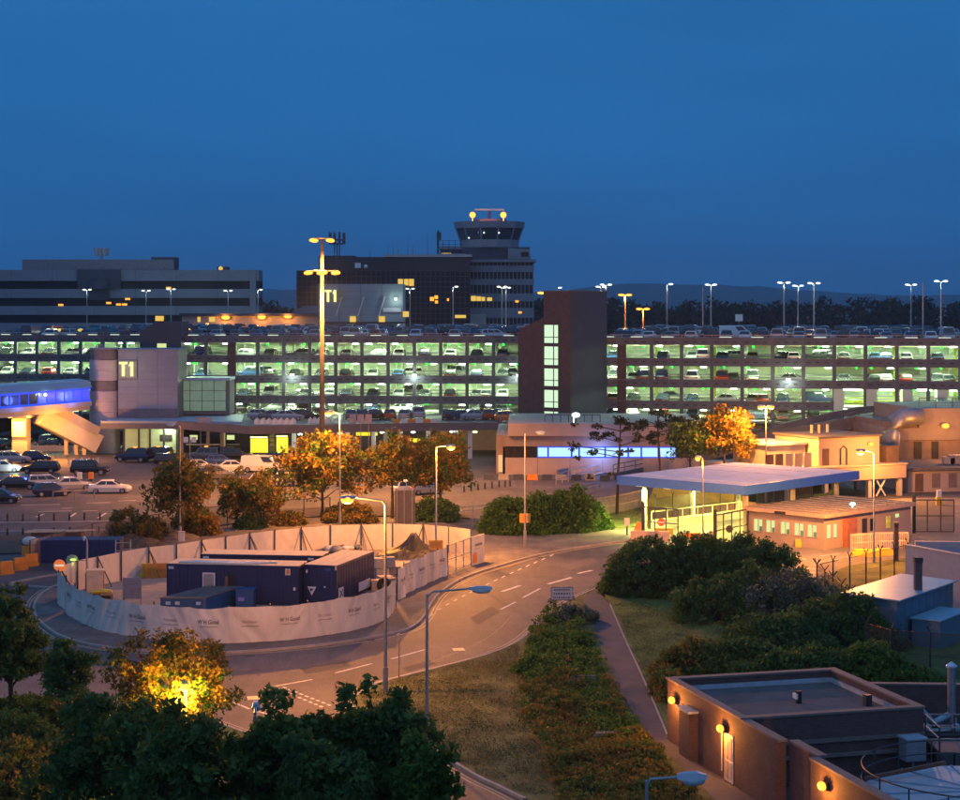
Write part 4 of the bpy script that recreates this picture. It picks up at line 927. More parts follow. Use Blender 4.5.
b = MB(); q0 = G(640, 463); q1 = G(900, 455); b.box(q0.x, q1.x, 233.0, 233.4, 0, 3.9); b.build('retaining_wall', M('dark_concrete'), t)

# ---------------------------------------------------------------- plant buildings on the right, lit orange
D0 = 186
t = thing('plant_building', 'orange-lit building raised on columns with a boxy plant room', 'building', (Xu(860, D0), D0, 0), R(28))
b = MB(); b.box(-11.5, 6.2, 0, 12, 1.9, 3.3); b.build('slab', M('tan_panel'), t)
b = MB(); b.box(-11.5, 6.3, -.15, 12.1, 3.3, 3.45); b.build('slab_edge', mat('pale_edge', (.45, .33, .26), .7), t)
for x in (-9, -4.2, -3.0, 1.5, 5.6):
    for y in (.2, 7):
        b = MB(); b.box(x - .22, x + .22, y, y + .45, 0, 1.9); b.build('column', M('pale_concrete'), t)
b = MB(); b.box(-11, 6.0, 10.5, 10.8, 0, 1.9); b.build('rear_wall', M('tan_panel'), t)
for k in range(5): b = MB(); b.box(-9.6 + 1.7 * k, -8.1 + 1.7 * k, 9.9, 10.0, .2, 1.75); b.build('teal_pane', M('teal_window'), t)
b = MB(); b.bar((2.4, .3, .1), (3.6, .3, 1.8), .12, .12); b.bar((3.6, .3, .1), (2.4, .3, 1.8), .12, .12); b.build('brace', M('white_plastic'), t)
b = MB(); b.box(-4.4, 3.6, 1.2, 8.5, 3.45, 6.25); b.build('plant_room', M('tan_panel'), t)
b = MB(); b.box(-4.6, 3.8, 1.0, 8.7, 6.25, 6.45); b.build('plant_room_roof', M('roof_felt'), t)
for x in (-1.5, -.5, .6): b = MB(); b.cyl(x, 6, 6.45, 7.3, .16, n=8); b.build('vent_pipe', M('tan_panel'), t)
b = MB(); b.tube([(-1.6, 1.12, 3.45), (-1.6, 1.12, 5.1), (-1.2, 1.12, 5.4), (-.8, 1.12, 5.1), (-.8, 1.12, 3.45)], .06, 6); b.build('wall_pipe', M('dark_metal'), t)
b = MB(); b.box(-3.9, -3.1, 1.14, 1.2, 3.45, 5.2); b.build('door', M('brick_brown'), t)
b = MB(); b.box(-9.5, -4.7, 3, 9, 3.45, 5.6); b.build('rear_plant_room', M('concrete'), t)
b = MB(); b.box(-9.7, -4.6, 2.8, 9.2, 5.6, 5.8); b.build('rear_roof', M('flashing'), t)
for k in range(5): b = MB(); b.box(-11.2 + 1.2 * k, -10.3 + 1.2 * k, 1.0, 1.15, 3.45, 4.9); b.build('screen_panel', M('brick_brown' if k in (0, 1) else 'tan_panel'), t)
b = MB(); b.ball((2.2, .9, 5.5), .26, (1.2, .8, .7)); b.bar((2.2, .95, 5.6), (2.2, 1.2, 5.6), .08, .08); b.build('wall_lamp', M('sodium_glow'), t); glow(t, (1.6, -3.6, 5.0), SOD, 4600, .3)  # lamp added behind the yard lamp's head to turn this front orange
b = MB(); b.box(4.4, 6.1, 1, 4, 3.45, 5.2); b.build('stair_hut', M('brick_brown'), t)
# low tan building far right and heavy plant with a big duct
t = thing('low_store', 'low tan flat-roofed store in the orange light', 'building', (Xu(908, 192), 192, 0), R(10))
b = MB(); b.box(0, 18, 0, 10, 0, 2.35); b.build('wall', M('tan_panel'), t)
b = MB(); b.box(-.4, 18.4, -.4, 10.4, 2.35, 2.6); b.build('roof', M('roof_felt'), t)
for k in range(9): b = MB(); b.box(.8 + 1.9 * k, 1.7 + 1.9 * k, -.08, -.003, .5 if k % 3 else .1, 2.0); b.build('shutter' if k % 3 else 'door', M('brick_tan' if k % 3 else 'brick_brown'), t)
t = thing('duct_building', 'grey brick plant building with a big curved duct and roof railings', 'building', (Xu(893, 205), 205, 0), R(8))
b = MB(); b.box(0, 22, 0, 14, 0, 6.6); b.build('wall', M('brick_tan'), t)
b = MB(); b.box(-.2, 22.2, -.25, 14.2, 4.6, 6.0); b.box(3.0, 22.2, -.35, 14.3, 6.0, 8.2); b.build('upper_block', mat('duct_clad', (.20, .17, .17), .7, var=.15, scale=.5), t)
b = MB(); b.tube([(-.6, -1, 2.4), (-.6, -1, 5.6), (-.2, -1, 6.7), (.7, -1, 7.3), (3.0, -.6, 7.35)], [1.0, 1.0, 1.0, 1.0, 1.0], 14); b.build('duct', M('galvanised'), t, True)
b = MB(); b.box(2.5, 3.4, -.1, -.003, 2, 4.4); b.box(4.6, 5.4, -.1, -.003, 0, 4.4); b.build('dark_opening', M('black'), t)
b = MB()
for k in range(10): b.box(3.2 + 2 * k - .04, 3.2 + 2 * k + .04, .2, .28, 8.2, 9.4)
b.box(3.2, 22, .2, .26, 9.3, 9.38); b.box(3.2, 22, .2, .26, 8.8, 8.86); b.build('roof_rail', M('dark_metal'), t)
p = P(952, 427, 203); q = p - t.location; b = MB(); b.ball((q.x * .99 + q.y * .139, -1.0, p.z), .36, (1.3, .8, .8)); b.build('wall_lamp', M('sodium_glow'), t); glow(t, (q.x * .99 + q.y * .139, -5.5, p.z - .6), SOD, 1900, .3)
for (u, v, w2, h2) in ((913, 466, 1.6, .9), (926, 467, 1.2, 1.3), (940, 466, .7, 1.5), (903, 465, 1.2, .7)):
    q = G(u, v + 5); b = MB(); b.box(-w2 / 2, w2 / 2, -.5, .5, .12, h2); b.box(-w2 / 2 + .1, w2 / 2 - .1, -.4, .4, 0, .12); b.box(-w2 / 2 - .05, w2 / 2 + .05, -.55, .55, h2, h2 + .08)
    tag(b.build('equipment_crate', M('concrete'), None, False, (q.x, 197, 2.62)), 'grey equipment unit on the low store roof by the duct', 'equipment', 'units on the store roof')

# ---------------------------------------------------------------- security gate: canopy, gatehouse, gates, fences
TH = R(47.5); O = Vector((22.2, 151.2, 0))
t = thing('gate_canopy', 'big white-roofed canopy with a blue fascia over the security gate', 'canopy', O, TH)
LA, LB = 18.6, 13.6
for k in range(9):
    b = MB(); b.box(LA * k / 9 + .05, LA * (k + 1) / 9 - .05, .15, LB - .15, 4.55, 4.80 + .03 * (k % 2)); b.build('roof_panel', M('roof_white'), t)
b = MB(); b.box(.2, LA - .2, .2, LB - .2, 4.1, 4.5); b.build('soffit', mat('soffit_white', (.6, .6, .5), .7), t)
b = MB(); b.box(-.0, .18, 0, LB, 4.02, 4.80); b.build('fascia', M('canopy_blue'), t)
b = MB(); b.box(.18, LA, 0, .18, 4.02, 4.80); b.build('fascia', M('canopy_blue'), t)
b = MB(); b.box(.18, LA, LB - .18, LB, 4.02, 4.80); b.build('fascia', M('canopy_blue'), t)
b = MB(); b.box(LA - .18, LA, .18, LB - .18, 4.02, 4.80); b.build('fascia', M('canopy_blue'), t)
for x in (2.0, 9.3, 16.6):
    for y in (1.2, LB - 1.6):
        b = MB(); b.box(x - .16, x + .16, y - .16, y + .16, 0, 4.1); b.build('column', mat('canopy_column', (.62, .60, .42), .6), t)
for (x, y) in ((1.2, LB - 2.0), (1.2, LB - 5.0), (1.2, LB - 8.2), (9, LB - 3), (9, 4), (15, 7)):
    b = MB(); b.box(x - .5, x + .5, y - .35, y + .35, 3.92, 4.08); b.build('downlight', M('canopy_light'), t)
    glow(t, (x, y, 3.75), (1, .90, .22), 4200, .3, spot=165)
# grass bank and wall behind the canopy
q = [G(642, 514), G(700, 505), G(760, 500), G(830, 503)]
b = MB(); V = []; Fc = []
for p in q: V += [(p.x, p.y, .1), (p.x + 1.5, p.y + 5, 1.7), (p.x + 2.5, p.y + 12, 2.6), (p.x + 3, p.y + 16, .1)]
for i in range(3):
    for k in range(3): Fc.append((i * 4 + k, (i + 1) * 4 + k, (i + 1) * 4 + k + 1, i * 4 + k + 1))
b.add(V, Fc); struct('rear_bank', b, M('bank_grass'), True)
b = MB(); p0 = G(652, 529); p1 = G(742, 518); b.bar(p0 + Vector((0, 0, .35)), p1 + Vector((0, 0, .35)), .3, .7); tag(b.build('low_wall', M('pale_concrete')), 'low pale wall running under the blue gate canopy', 'wall')
rail_fence('white railing on the low wall under the canopy', [p0 + Vector((0, .3, 0)), p1 + Vector((0, .3, 0))], 1.5, mat('pale_fence', (.46, .44, .30), .6))

def security_fence(label, pts, h, every=2.6, arms=True, wire='dark', name='security_fence', post=.05):
    t = thing(name, label, 'fence', (0, 0, 0)); pts = [Vector(p) for p in pts]
    pm = MB(); pm.cyl(0, 0, 0, h, post, n=6)
    if arms: pm.tube([(0, 0, h), (.28, 0, h + .38)], .035, 5); pm.tube([(0, 0, h), (-.28, 0, h + .38)], .035, 5)
    me = pm.mesh('post', M('dark_metal'))
    for i, (a, c) in enumerate(zip(pts, pts[1:])):
        n = max(1, round((c - a).length / every)); ang = math.atan2(c.y - a.y, c.x - a.x) + math.pi / 2
        for k in range(n + (1 if i == len(pts) - 2 else 0)): link('post', me, t, a.lerp(c, k / n), ang - .5)
        b = MB()
        for k in range(n):
            p, q = a.lerp(c, k / n), a.lerp(c, (k + 1) / n); b = MB(); b.quad(p + Vector((0, 0, .05)), q + Vector((0, 0, .05)), q + Vector((0, 0, h)), p + Vector((0, 0, h))); b.build('wire_panel', meshwire('wire_' + wire, (.03, .03, .035) if wire == 'dark' else (.22, .22, .24), .62), t)
        b = MB(); b.bar(a + Vector((0, 0, h - .03)), c + Vector((0, 0, h - .03)), .03, .04)
        b.bar(a + Vector((0, 0, h * .5)), c + Vector((0, 0, h * .5)), .012, .02); b.build('top_wire', M('dark_metal'), t)
    return t
def frame_gate(label, a, c, h, nbar, name='gate_leaf'):
    t = thing(name, label, 'gate', a); d = c - a; b = MB(); z = Vector((0, 0, 0)); up = Vector((0, 0, h)); lo = Vector((0, 0, .12))
    b.bar(z, up + Vector((0, 0, .5)), .26, .26); b.build('gate_post', M('dark_metal'), t)
    b = MB(); b.bar(lo, d + lo, .08, .1); b.bar(up, d + up, .08, .1); b.bar(lo + (up - lo) * .5, d + lo + (up - lo) * .5, .06, .08)
    for k in range(nbar + 1): b.bar(d * (k / nbar) + lo, d * (k / nbar) + up, .09, .09)
    b.build('frame', M('dark_metal'), t)
    b = MB(); b.quad(lo, d + lo, d + up, up); b.build('wire_panel', meshwire('wire_dark', (.03, .03, .035), .62), t); return t
def disc_sign(label, loc, r, name='no_entry_sign', kind='entry', pole=None, rz=0., lit=0.):
    t = thing(name, label, 'road sign', loc, rz); z = pole or 0
    if pole: b = MB(); b.cyl(0, .06, 0, pole + r * .6, .045, n=8); b.build('pole', M('galvanised'), t)
    def disc(rad, y0, y1, m, nm, par):
        b = MB(); n = 24; b.add([(rad * math.cos(i / n * 6.28318), y0, z + rad * math.sin(i / n * 6.28318)) for i in range(n)] + [(rad * math.cos(i / n * 6.28318), y1, z + rad * math.sin(i / n * 6.28318)) for i in range(n)], [tuple(range(n)), tuple(range(n, 2 * n))[::-1]] + [(i, n + i, n + (i + 1) % n, (i + 1) % n) for i in range(n)]); return b.build(nm, m, par)
    if kind == 'back': disc(r, -.01, .01, M('galvanised'), 'plate', t); return t
    if kind == 'dark': disc(r, -.01, .01, M('dark_metal'), 'plate', t); return t
    o = disc(r, -.02, .02, mat('sign_red_lit', (.60, .10, .03), .5, emit=(1, .25, .05), es=lit, var=.05) if lit else mat('sign_red', (.50, .10, .06), .5), 'plate', t)
    b = MB(); b.box(-r * .78, r * .78, -.035, -.022, z - r * .17, z + r * .17); b.build('bar', mat('sign_bar', (.8, .75, .6), .5, emit=(1, .8, .4), es=.55 if lit else .05, var=0) if lit else M('white_plastic'), o); return t
frame_gate('open dark mesh gate leaf with a no entry disc', G(643, 537), G(678, 540), 2.6, 3)
frame_gate('dark mesh gate leaf beside the gatehouse', G(715, 548), G(748, 541), 2.7, 4)
p = G(661, 539); disc_sign('red round no entry disc hung on the open mesh gate', (p.x, p.y - .12, 1.45), .33)
p = G(729, 546); disc_sign('dark round plate hung on the gate leaf by the gatehouse', (p.x, p.y - .25, 1.45), .3, name='round_plate', kind='dark')
p = G(650, 541); b = MB(); b.prism([(-1.7, -.28), (1.7, -.28), (1.7, .28), (-1.7, .28)], 0, .3); b.prism([(-1.65, -.16), (1.65, -.16), (1.65, .16), (-1.65, .16)], .3, .85)
tag(b.build('concrete_barrier', mat('pink_block', (.50, .38, .34), .8, var=.12), None, False, p, R(-6)), 'long pinkish concrete barrier block before the gate', 'barrier')
p = G(627, 536); t = thing('access_post', 'slim white access post with a small panel by the gate', 'post', p)
b = MB(); b.box(-.06, .06, -.06, .06, 0, 1.3); b.build('post', M('dark_metal'), t); b = MB(); b.box(-.22, .22, -.12, .08, .9, 1.55); b.build('panel', M('white_plastic'), t)
p = G(638, 534); t = thing('hazard_barrier', 'small orange hazard barrier behind the concrete block', 'barrier', p)
b = MB(); b.prism([(-.4, -.25), (.4, -.25), (.4, .25), (-.4, .25)], .0, .12); b.build('foot', M('black'), t); b = MB(); b.add([(-.42, -.05, .12), (.42, -.05, .12), (.3, -.05, 1.0), (-.1, -.05, 1.1), (-.42, .05, .12), (.42, .05, .12), (.3, .05, 1.0), (-.1, .05, 1.1)], [(0, 1, 2, 3), (7, 6, 5, 4), (0, 4, 5, 1), (1, 5, 6, 2), (2, 6, 7, 3), (3, 7, 4, 0)]); b.build('board', mat('hazard_orange', (.75, .22, .08), .6), t)
for (u, v, w2, m, lab) in ((664, 536, 1.6, 'yellow_plastic', 'yellow barrier under the gate canopy'), (691, 541, 1.7, 'orange_plastic', 'orange red barrier under the gate canopy'), (711, 545, .5, 'white_plastic', 'white notice board at the dark gate leaf')):
    q = G(u, v); b = MB(); b.box(-w2 / 2, w2 / 2, -.15, .15, .15, .7 if w2 > 1 else 1.2); b.box(-w2 / 2, -w2 / 2 + .15, -.25, .25, 0, .15); b.box(w2 / 2 - .15, w2 / 2, -.25, .25, 0, .15); tag(b.build('barrier', M(m), None, False, q), lab, 'barrier')
# gatehouse
O = Vector((28.1, 147.0, 0)); TH = R(44)
t = thing('gatehouse', 'tan flat-roofed gatehouse with a row of lit windows', 'gatehouse', O, TH)
LA, LB = 12.8, 7.8; Hh = 2.62
wy = [.75, 2.05, 3.45, 4.95, 6.25]; ww = .92
b = MB(); b.box(0, .2, 0, LB, 0, .95); b.box(0, .2, 0, LB, 1.95, Hh)
ys = [0] + [q for y in wy for q in (y, y + ww)] + [LB]
for i in range(0, len(ys), 2): b.box(0, .2, ys[i], ys[i + 1], .95, 1.95)
b.build('front_wall', M('tan_panel'), t)
for y in wy:
    b = MB(); b.box(.10, .13, y, y + ww, .95, 1.95); o = b.build('window', M('pale_window'), t)
    b = MB(); b.box(.05, .098, y + ww * .5 - .03, y + ww * .5 + .03, .95, 1.95); b.box(-.03, .0, y - .06, y + ww + .06, .88, .95); b.build('window_frame', M('tan_panel'), o)
    b = MB(); b.box(.085, .099, y + ww * .1, y + ww * .4, .95, 1.35); b.build('desk_silhouette', mat('teal_shade', (.1, .3, .28), .6), o)
b = MB(); b.box(.2, LA, 0, .2, 0, Hh); b.build('side_wall', M('tan_panel'), t)
b = MB(); b.box(.2, LA, LB - .2, LB, 0, Hh); b.box(LA - .2, LA, .2, LB - .2, 0, Hh); b.build('rear_wall', M('tan_panel'), t)
b = MB(); b.box(-.35, LA + .3, -.35, LB + .3, Hh, Hh + .30); b.build('roof_edge', mat('pale_edge', (.45, .33, .26), .7), t)
b = MB(); b.box(-.15, LA + .1, -.15, LB + .1, Hh + .301, Hh + .33); b.build('roof', mat('roof_olive', (.26, .21, .15), .9, var=.25, scale=.6), t)
for k in range(9): b = MB(); b.box(.5 + 1.4 * k, .62 + 1.4 * k, 0, LB, Hh + .331, Hh + .40); b.build('roof_batten', mat('roof_batten', (.36, .32, .22), .8), t)
b = MB(); b.box(-.40, -.36, 3.6, 4.7, Hh - .02, Hh + .22); b.build('name_plate', M('black'), t)
for (x0, x1, z0, z1, m) in ((.4, .85, .9, 2.0, 'pale_window'), (1.3, 1.7, .9, 2.0, 'pale_window'), (6.6, 7.2, 1.0, 2.0, 'glass_dark'), (9.0, 9.6, 1.0, 2.0, 'lime_panel'), (10.4, 10.9, 1.8, 2.1, 'pale_window')):
    b = MB(); b.box(x0, x1, -.05, -.003, z0, z1); b.build('side_window', M(m), t)
b = MB(); b.box(2.6, 4.0, -.5, -.01, 0, 2.35); b.build('porch', mat('door_red', (.32, .12, .08), .6), t)
b = MB(); b.box(5.4, 6.1, -.05, -.003, 0, 2.1); b.build('door', M('dark_metal'), t)
b = MB(); b.ball((5.5, 1.0, Hh + .62), .26, (1.2, 1, .6)); b.cyl(5.5, 1.0, Hh + .3, Hh + .6, .05, n=6); b.build('roof_lamp', M('white_glow'), t)
p = G(807, 547); b = MB(); b.box(-.9, .9, -.3, .3, 0, .5); b.box(-.9, -.2, -.25, .25, .5, .65); b.box(.1, .8, -.25, .25, .5, .65); tag(b.build('grit_bin', M('yellow_plastic'), None, False, p, R(-20)), 'yellow grit bin below the gatehouse windows', 'bin')
rail_fence('white slatted fence along the gatehouse side', [G(851, 551), G(880, 549), G(908, 548.5)], 1.3, mat('pale_slat', (.60, .50, .40), .6), pale=True, name='slatted_fence', cat='fence')
for u, v in ((861, 556), (872, 556.5), (884, 555)):
    p = G(u, v); b = MB(); b.box(-.75, .75, -.3, .3, 0, .35); b.prism([(-.6, -.2), (.6, -.2), (.6, .2), (-.6, .2)], .35, .55); tag(b.build('road_block', M('yellow_plastic'), None, False, p, R(8)), 'yellow road block lying before the slatted fence', 'barrier', 'yellow road blocks')
p = G(939, 505); t = thing('traffic_bollard', 'yellow traffic bollard with a white top in the yard', 'bollard', p); b = MB(); b.box(-.3, .3, -.2, .2, 0, .8); b.build('base', M('yellow_plastic'), t); b = MB(); b.box(-.22, .22, -.16, .16, .8, 1.5); b.build('top', M('white_plastic'), t)
frame_gate('rust-dark mesh yard gate beyond the gatehouse', G(914, 533), G(954, 533), 2.9, 3)
t = thing('yard_post', 'tall dark post at the yard grass near the slatted fence', 'post', G(896, 562)); b = MB(); b.box(-.16, .16, -.16, .16, 0, 3.0); b.box(-.2, .2, -.2, .2, 0, .15); b.build('post', M('dark_metal'), t); b = MB(); b.box(-.2, .2, -.2, .2, 2.95, 3.1); b.build('cap', M('dark_metal'), t)
flat('yard_grass', [(812, 592), (815, 582), (850, 566), (912, 558), (918, 570), (880, 590), (850, 602)], M('grass'), -.05, .08)
security_fence('barbed security fence with Y-topped posts round the yard grass', [G(817, 598), G(833, 594), G(866, 586), G(908, 575)], 2.3, 2.2)
security_fence('barbed security fence running down beside the shrubs', [G(817, 598), G(833, 612), G(851, 628)], 2.3, 2.6)
security_fence('barbed fence with Y-topped posts in front of the blue shed', [G(866, 668), G(891, 676), G(930, 679), G(975, 683)], 2.5, 2.0)
security_fence('brown mesh fence behind the gate canopy', [G(757, 513), G(790, 509), G(812, 506)], 2.5, 2.6)
security_fence('mesh fence under the far side of the canopy', [G(655, 527), G(690, 522), G(735, 515)], 2.6, 2.6)
# retaining edge between yard grass and shed
b = MB(); p0 = G(835, 618); p1 = G(905, 590); b.bar(p0 + Vector((0, 0, .3)), p1 + Vector((0, 0, .3)), .3, .75); tag(b.build('edging_wall', M('dark_concrete')), 'low dark wall between the yard grass and the blue shed', 'wall')

# blue shed, screen wall, stack
TH = math.atan2(7.2, 5.1)
t = thing('plant_shed', 'pale blue metal plant shed with a sloping light roof', 'shed', (24.1, 104.0, 0), TH)
LA, LB = 8.8, 3.2
b = MB(); b.box(0, LA, 0, LB, 0, 2.9); b.build('wall', M('aqua_wall'), t)
for k in range(8): b = MB(); b.box(LA * k / 8 + .02, LA * (k + 1) / 8 - .02, -.04, -.003, .05, 2.85); b.build('wall_sheet', M('aqua_wall'), t)
b = MB(); b.add([(-.2, -.25, 2.905), (LA + .2, -.25, 2.905), (LA + .2, LB + .25, 3.02), (-.2, LB + .25, 3.02), (-.2, -.25, 2.985), (LA + .2, -.25, 2.985), (LA + .2, LB + .25, 3.1), (-.2, LB + .25, 3.1)], [(0, 3, 2, 1), (4, 5, 6, 7), (0, 1, 5, 4), (1, 2, 6, 5), (2, 3, 7, 6), (3, 0, 4, 7)]); b.build('roof', M('aqua_roof'), t)
b = MB(); b.box(-.05, -.003, .3, 2.9, .1, 2.5); b.build('end_door', mat('shed_door', (.16, .15, .17), .6), t)
b = MB(); b.box(1.5, 6, -2.0, -.3, 0, 1.7); b.build('lean_to', M('aqua_wall'), t)
b = MB(); b.box(1.4, 6.1, -2.1, -.2, 1.7, 1.78); b.build('lean_to_roof', M('aqua_roof'), t)
p = G(918, 640); t = thing('flue', 'dark square flue standing before the blue shed', 'chimney', p); b = MB(); b.box(-.21, .21, -.21, .21, 0, 4.9); b.build('shaft', mat('flue_brown', (.09, .07, .075), .8), t); b = MB(); b.box(-.25, .25, -.25, .25, 4.65, 4.95); b.build('collar', M('dark_metal'), t)
t = thing('screen_wall', 'plain white screen wall behind the blue shed', 'wall', (0, 0, 0))
a = Vector((29.3, 123.5, 0)); c = Vector((35.5, 111.0, 0)); d = Vector((34.5, 124.5, 0))
b = MB(); b.bar(a + Vector((0, 0, 1.75)), c + Vector((0, 0, 1.75)), .3, 3.5); b.build('front_wall', mat('screen_white', (.40, .38, .41), .7, var=.08), t)
b = MB(); b.bar(Vector((30.6, 126.6, 1.75)), Vector((36, 126.2, 1.75)), .3, 3.3); b.build('rear_wall', MATS['screen_white'], t)
b = MB(); b.bar(a + Vector((0, 0, 3.54)), c + Vector((0, 0, 3.54)), .4, .08); b.build('coping', M('pale_concrete'), t)

# ---------------------------------------------------------------- brick pump house at the lower right
BL = Vector((8.57, 82.3, 0)); FL = Vector((10.76, 74.2, 0)); ax = (FL - BL).normalized(); TH = math.atan2(ax.y, ax.x)      # local x runs along the lamp-lit wall towards us
t = thing('pump_house', 'dark brick flat-roofed pump house with orange wall lamps', 'pump house', BL, TH)
LA, LB, Hh = 8.4, 8.35, 2.9
def brickbox(nm, *a): b = MB(); b.box(*a); return b.build(nm, M('brick_brown'), t)
brickbox('lamp_wall', 0, LA, 0, .3, 0, Hh); brickbox('rear_wall', 0, .3, .3, LB, 0, Hh); brickbox('far_wall', .3, LA, LB - .3, LB, 0, Hh); brickbox('court_wall', LA - .3, LA, .3, LB - .3, 0, Hh)
b = MB(); b.box(.3, LA - .3, .3, LB - .3, 2.1, 2.42); b.build('roof', M('roof_felt'), t)
for (a) in ((.3, .42, .3, LB - .3), (.42, LA - .3, LB - .42, LB - .3)):
    b = MB(); b.box(a[0], a[1], a[2], a[3], 2.421, 2.62); b.build('flashing', M('flashing'), t)
for a in ((-.06, LA + .06, -.06, .36), (-.06, .36, .361, LB + .06), (.361, LA + .06, LB - .36, LB + .06), (LA - .36, LA + .06, .361, LB - .361)):
    b = MB(); b.box(*a, Hh, Hh + .09); b.build('coping', mat('coping_stone', (.17, .135, .12), .8, var=.2), t)
b = MB(); b.box(LA, LA + .12, .35, LB, 1.75, 1.9); b.box(LA, LA + .22, .35, LB, 1.15, 1.28); b.build('ledge', mat('coping_stone', (.17, .135, .12), .8, var=.2), t)
# walls running on towards us, stepping back twice
brickbox('boundary_wall', LA + .001, 12.1, .0, .3, 0, Hh - .04); brickbox('pilaster', 11.5, 12.1, -.14, -.001, 0, Hh - .05)
brickbox('boundary_wall', 12.1, 14.7, .45, .75, 0, Hh - .06); brickbox('boundary_wall', 14.7, 24, .1, .4, 0, Hh - .10)
for a in ((LA + .07, 12.15, -.06, .36, Hh - .04), (12.16, 14.7, .39, .81, Hh - .06), (14.71, 24, .04, .46, Hh - .10)):
    b = MB(); b.box(*a, a[4] + .09) if False else b.box(a[0], a[1], a[2], a[3], a[4], a[4] + .09); b.build('coping', MATS['coping_stone'], t)
# porch, doors, lamps
brickbox('porch', 2.5, 3.7, -.42, -.001, 0, 2.15); b = MB(); b.box(2.4, 3.8, -.52, -.001, 2.15, 2.25); b.build('porch_roof', M('flashing'), t)
b = MB(); b.box(2.46, 2.499, -.36, -.05, .05, 1.95); b.build('door', M('dark_metal'), t)
b = MB(); b.box(6.75, 7.65, -.05, -.002, .05, 2.05); o = b.build('door', mat('door_white', (.62, .55, .48), .6), t)
for (x0, x1, z0, z1) in ((6.83, 7.15, .2, .9), (7.25, 7.57, .2, .9), (6.83, 7.15, 1.0, 1.9), (7.25, 7.57, 1.0, 1.9)):
    b = MB(); b.box(x0, x1, -.07, -.051, z0, z1); b.build('panel', mat('door_panel', (.42, .33, .28), .6), o)
for x in (1.9, 6.5):
    b = MB(); b.tube([(x, -.05, 2.2), (x, -.05, .35)], .03, 6); b.build('drain_pipe', M('white_plastic'), t)
for x in (1.2, 6.8, 16.2):
    y0 = -.002 if x < 9 else .448
    yy = -.0 if x < 12 else .1
    b = MB(); b.box(x - .16, x + .16, yy - .16, yy - .002, 2.05, 2.35); o = b.build('lamp_bracket', M('dark_metal'), t)
    b = MB(); b.ball((x, yy - .26, 2.2), .21, (1.2, .7, .8)); b.build('lamp_lens', M('sodium_glow'), o, True); glow(t, (x, yy - .62, 2.12), SOD, 240, .10)
b = MB(); b.box(4.0, 4.2, 4.5, 4.7, 2.42, 2.95); o = b.build('roof_cowl', M('black'), t); b = MB(); b.box(3.9, 4.3, 4.40, 4.48, 2.62, 2.85); b.build('cowl_plate', M('white_plastic'), o)
b = MB(); b.box(5.2, 5.5, LB - 1.2, LB - .9, 2.42, 2.9); b.build('roof_vent', M('dark_metal'), t)
b = MB(); b.box(LA + .5, LA + 1.2, 6.9, 7.8, 1.0, 1.9); b.box(LA + .8, LA + .95, 7.3, 7.4, 0, 1.0); o = b.build('control_cabinet', mat('cabinet_grey', (.22, .24, .26), .5), t); b = MB(); b.box(LA + .45, LA + 1.25, 6.85, 7.85, 1.9, 1.97); b.build('cabinet_lid', M('flashing'), o)
# brick wall behind, tank, pipes
t = thing('court_wall', 'dark brick wall behind the pump house and pipes', 'wall', (16.8, 84.9, 0), R(-3)); b = MB(); b.box(0, 14, 0, .3, 0, 2.1); b.build('wall', M('brick_brown'), t); b = MB(); b.box(-.02, 14, -.05, .35, 2.1, 2.18); b.build('coping', MATS['coping_stone'], t)
t = thing('storage_tank', 'round white-topped storage tank with a handrail beside the pump house', 'tank', (18.9, 68.0, 0))
mat('tank_top', (.46, .45, .47), .6, var=.22, scale=.45)
b = MB(); b.cyl(0, 0, 0, 1.35, 4.5, n=48); b.build('drum', M('concrete'), t, False); b = MB(); b.cyl(0, 0, 1.352, 1.5, 4.5, 4.3, 48); b.cyl(0, 0, 1.5, 1.62, 4.3, .3, 48); b.build('lid', M('tank_top'), t)
b = MB()
for k in range(12): a = k / 12 * 6.283; b.bar((.4 * math.cos(a), .4 * math.sin(a), 1.64), (4.25 * math.cos(a), 4.25 * math.sin(a), 1.53), .05, .05)
b.build('lid_seam', mat('seam_blue', (.25, .36, .45), .6), t)
pm = MB(); pm.cyl(0, 0, 1.45, 2.5, .03, n=6); me = pm.mesh('rail_post', M('dark_metal'))
for k in range(18): a = k / 18 * 6.283; link('rail_post', me, t, (4.4 * math.cos(a), 4.4 * math.sin(a), 0))
for z in (1.98, 2.5): b = MB(); b.tube([(4.4 * math.cos(k / 48 * 6.2832), 4.4 * math.sin(k / 48 * 6.2832), z) for k in range(49)], .028, 6); b.build('hand_rail', M('dark_metal'), t)
b = MB(); b.bar((-4.6, 1.2, 1.7), (-.5, 3.2, 1.9), .14, .14); b.bar((-4.6, 1.2, .2), (-4.6, 1.2, 1.8), .12, .12); b.build('walkway_beam', mat('rust', (.16, .07, .045), .9, var=.3), t)
t = thing('vent_stack', 'slim galvanised vent stack with a conical cap', 'vent pipe', (21.3, 81.3, 0)); b = MB(); b.cyl(0, 0, 0, 3.65, .19, n=14); b.build('pipe', M('galvanised'), t, False); b = MB(); b.cyl(0, 0, 3.65, 3.72, .26, n=14); b.cyl(0, 0, 3.72, 3.9, .26, .02, 14); b.build('cap', M('flashing'), t); b = MB(); b.tube([(-.1, 0, 1.5), (-.9, -.3, 1.2), (-1.6, -.6, 1.9)], .16, 10); b.build('elbow', mat('pipe_aqua', (.20, .34, .38), .5), t)
t = thing('pipework', 'cluster of dark pipes and valves by the vent stack', 'pipework', (18.9, 79.6, 0))
for k in range(4): b = MB(); b.tube([(-1.5, .6 * k - .8, .9 + .08 * k), (3.6, .6 * k - .6, .9 + .08 * k)], .10, 8); b.build('pipe', M('dark_metal' if k % 2 else 'galvanised'), t)
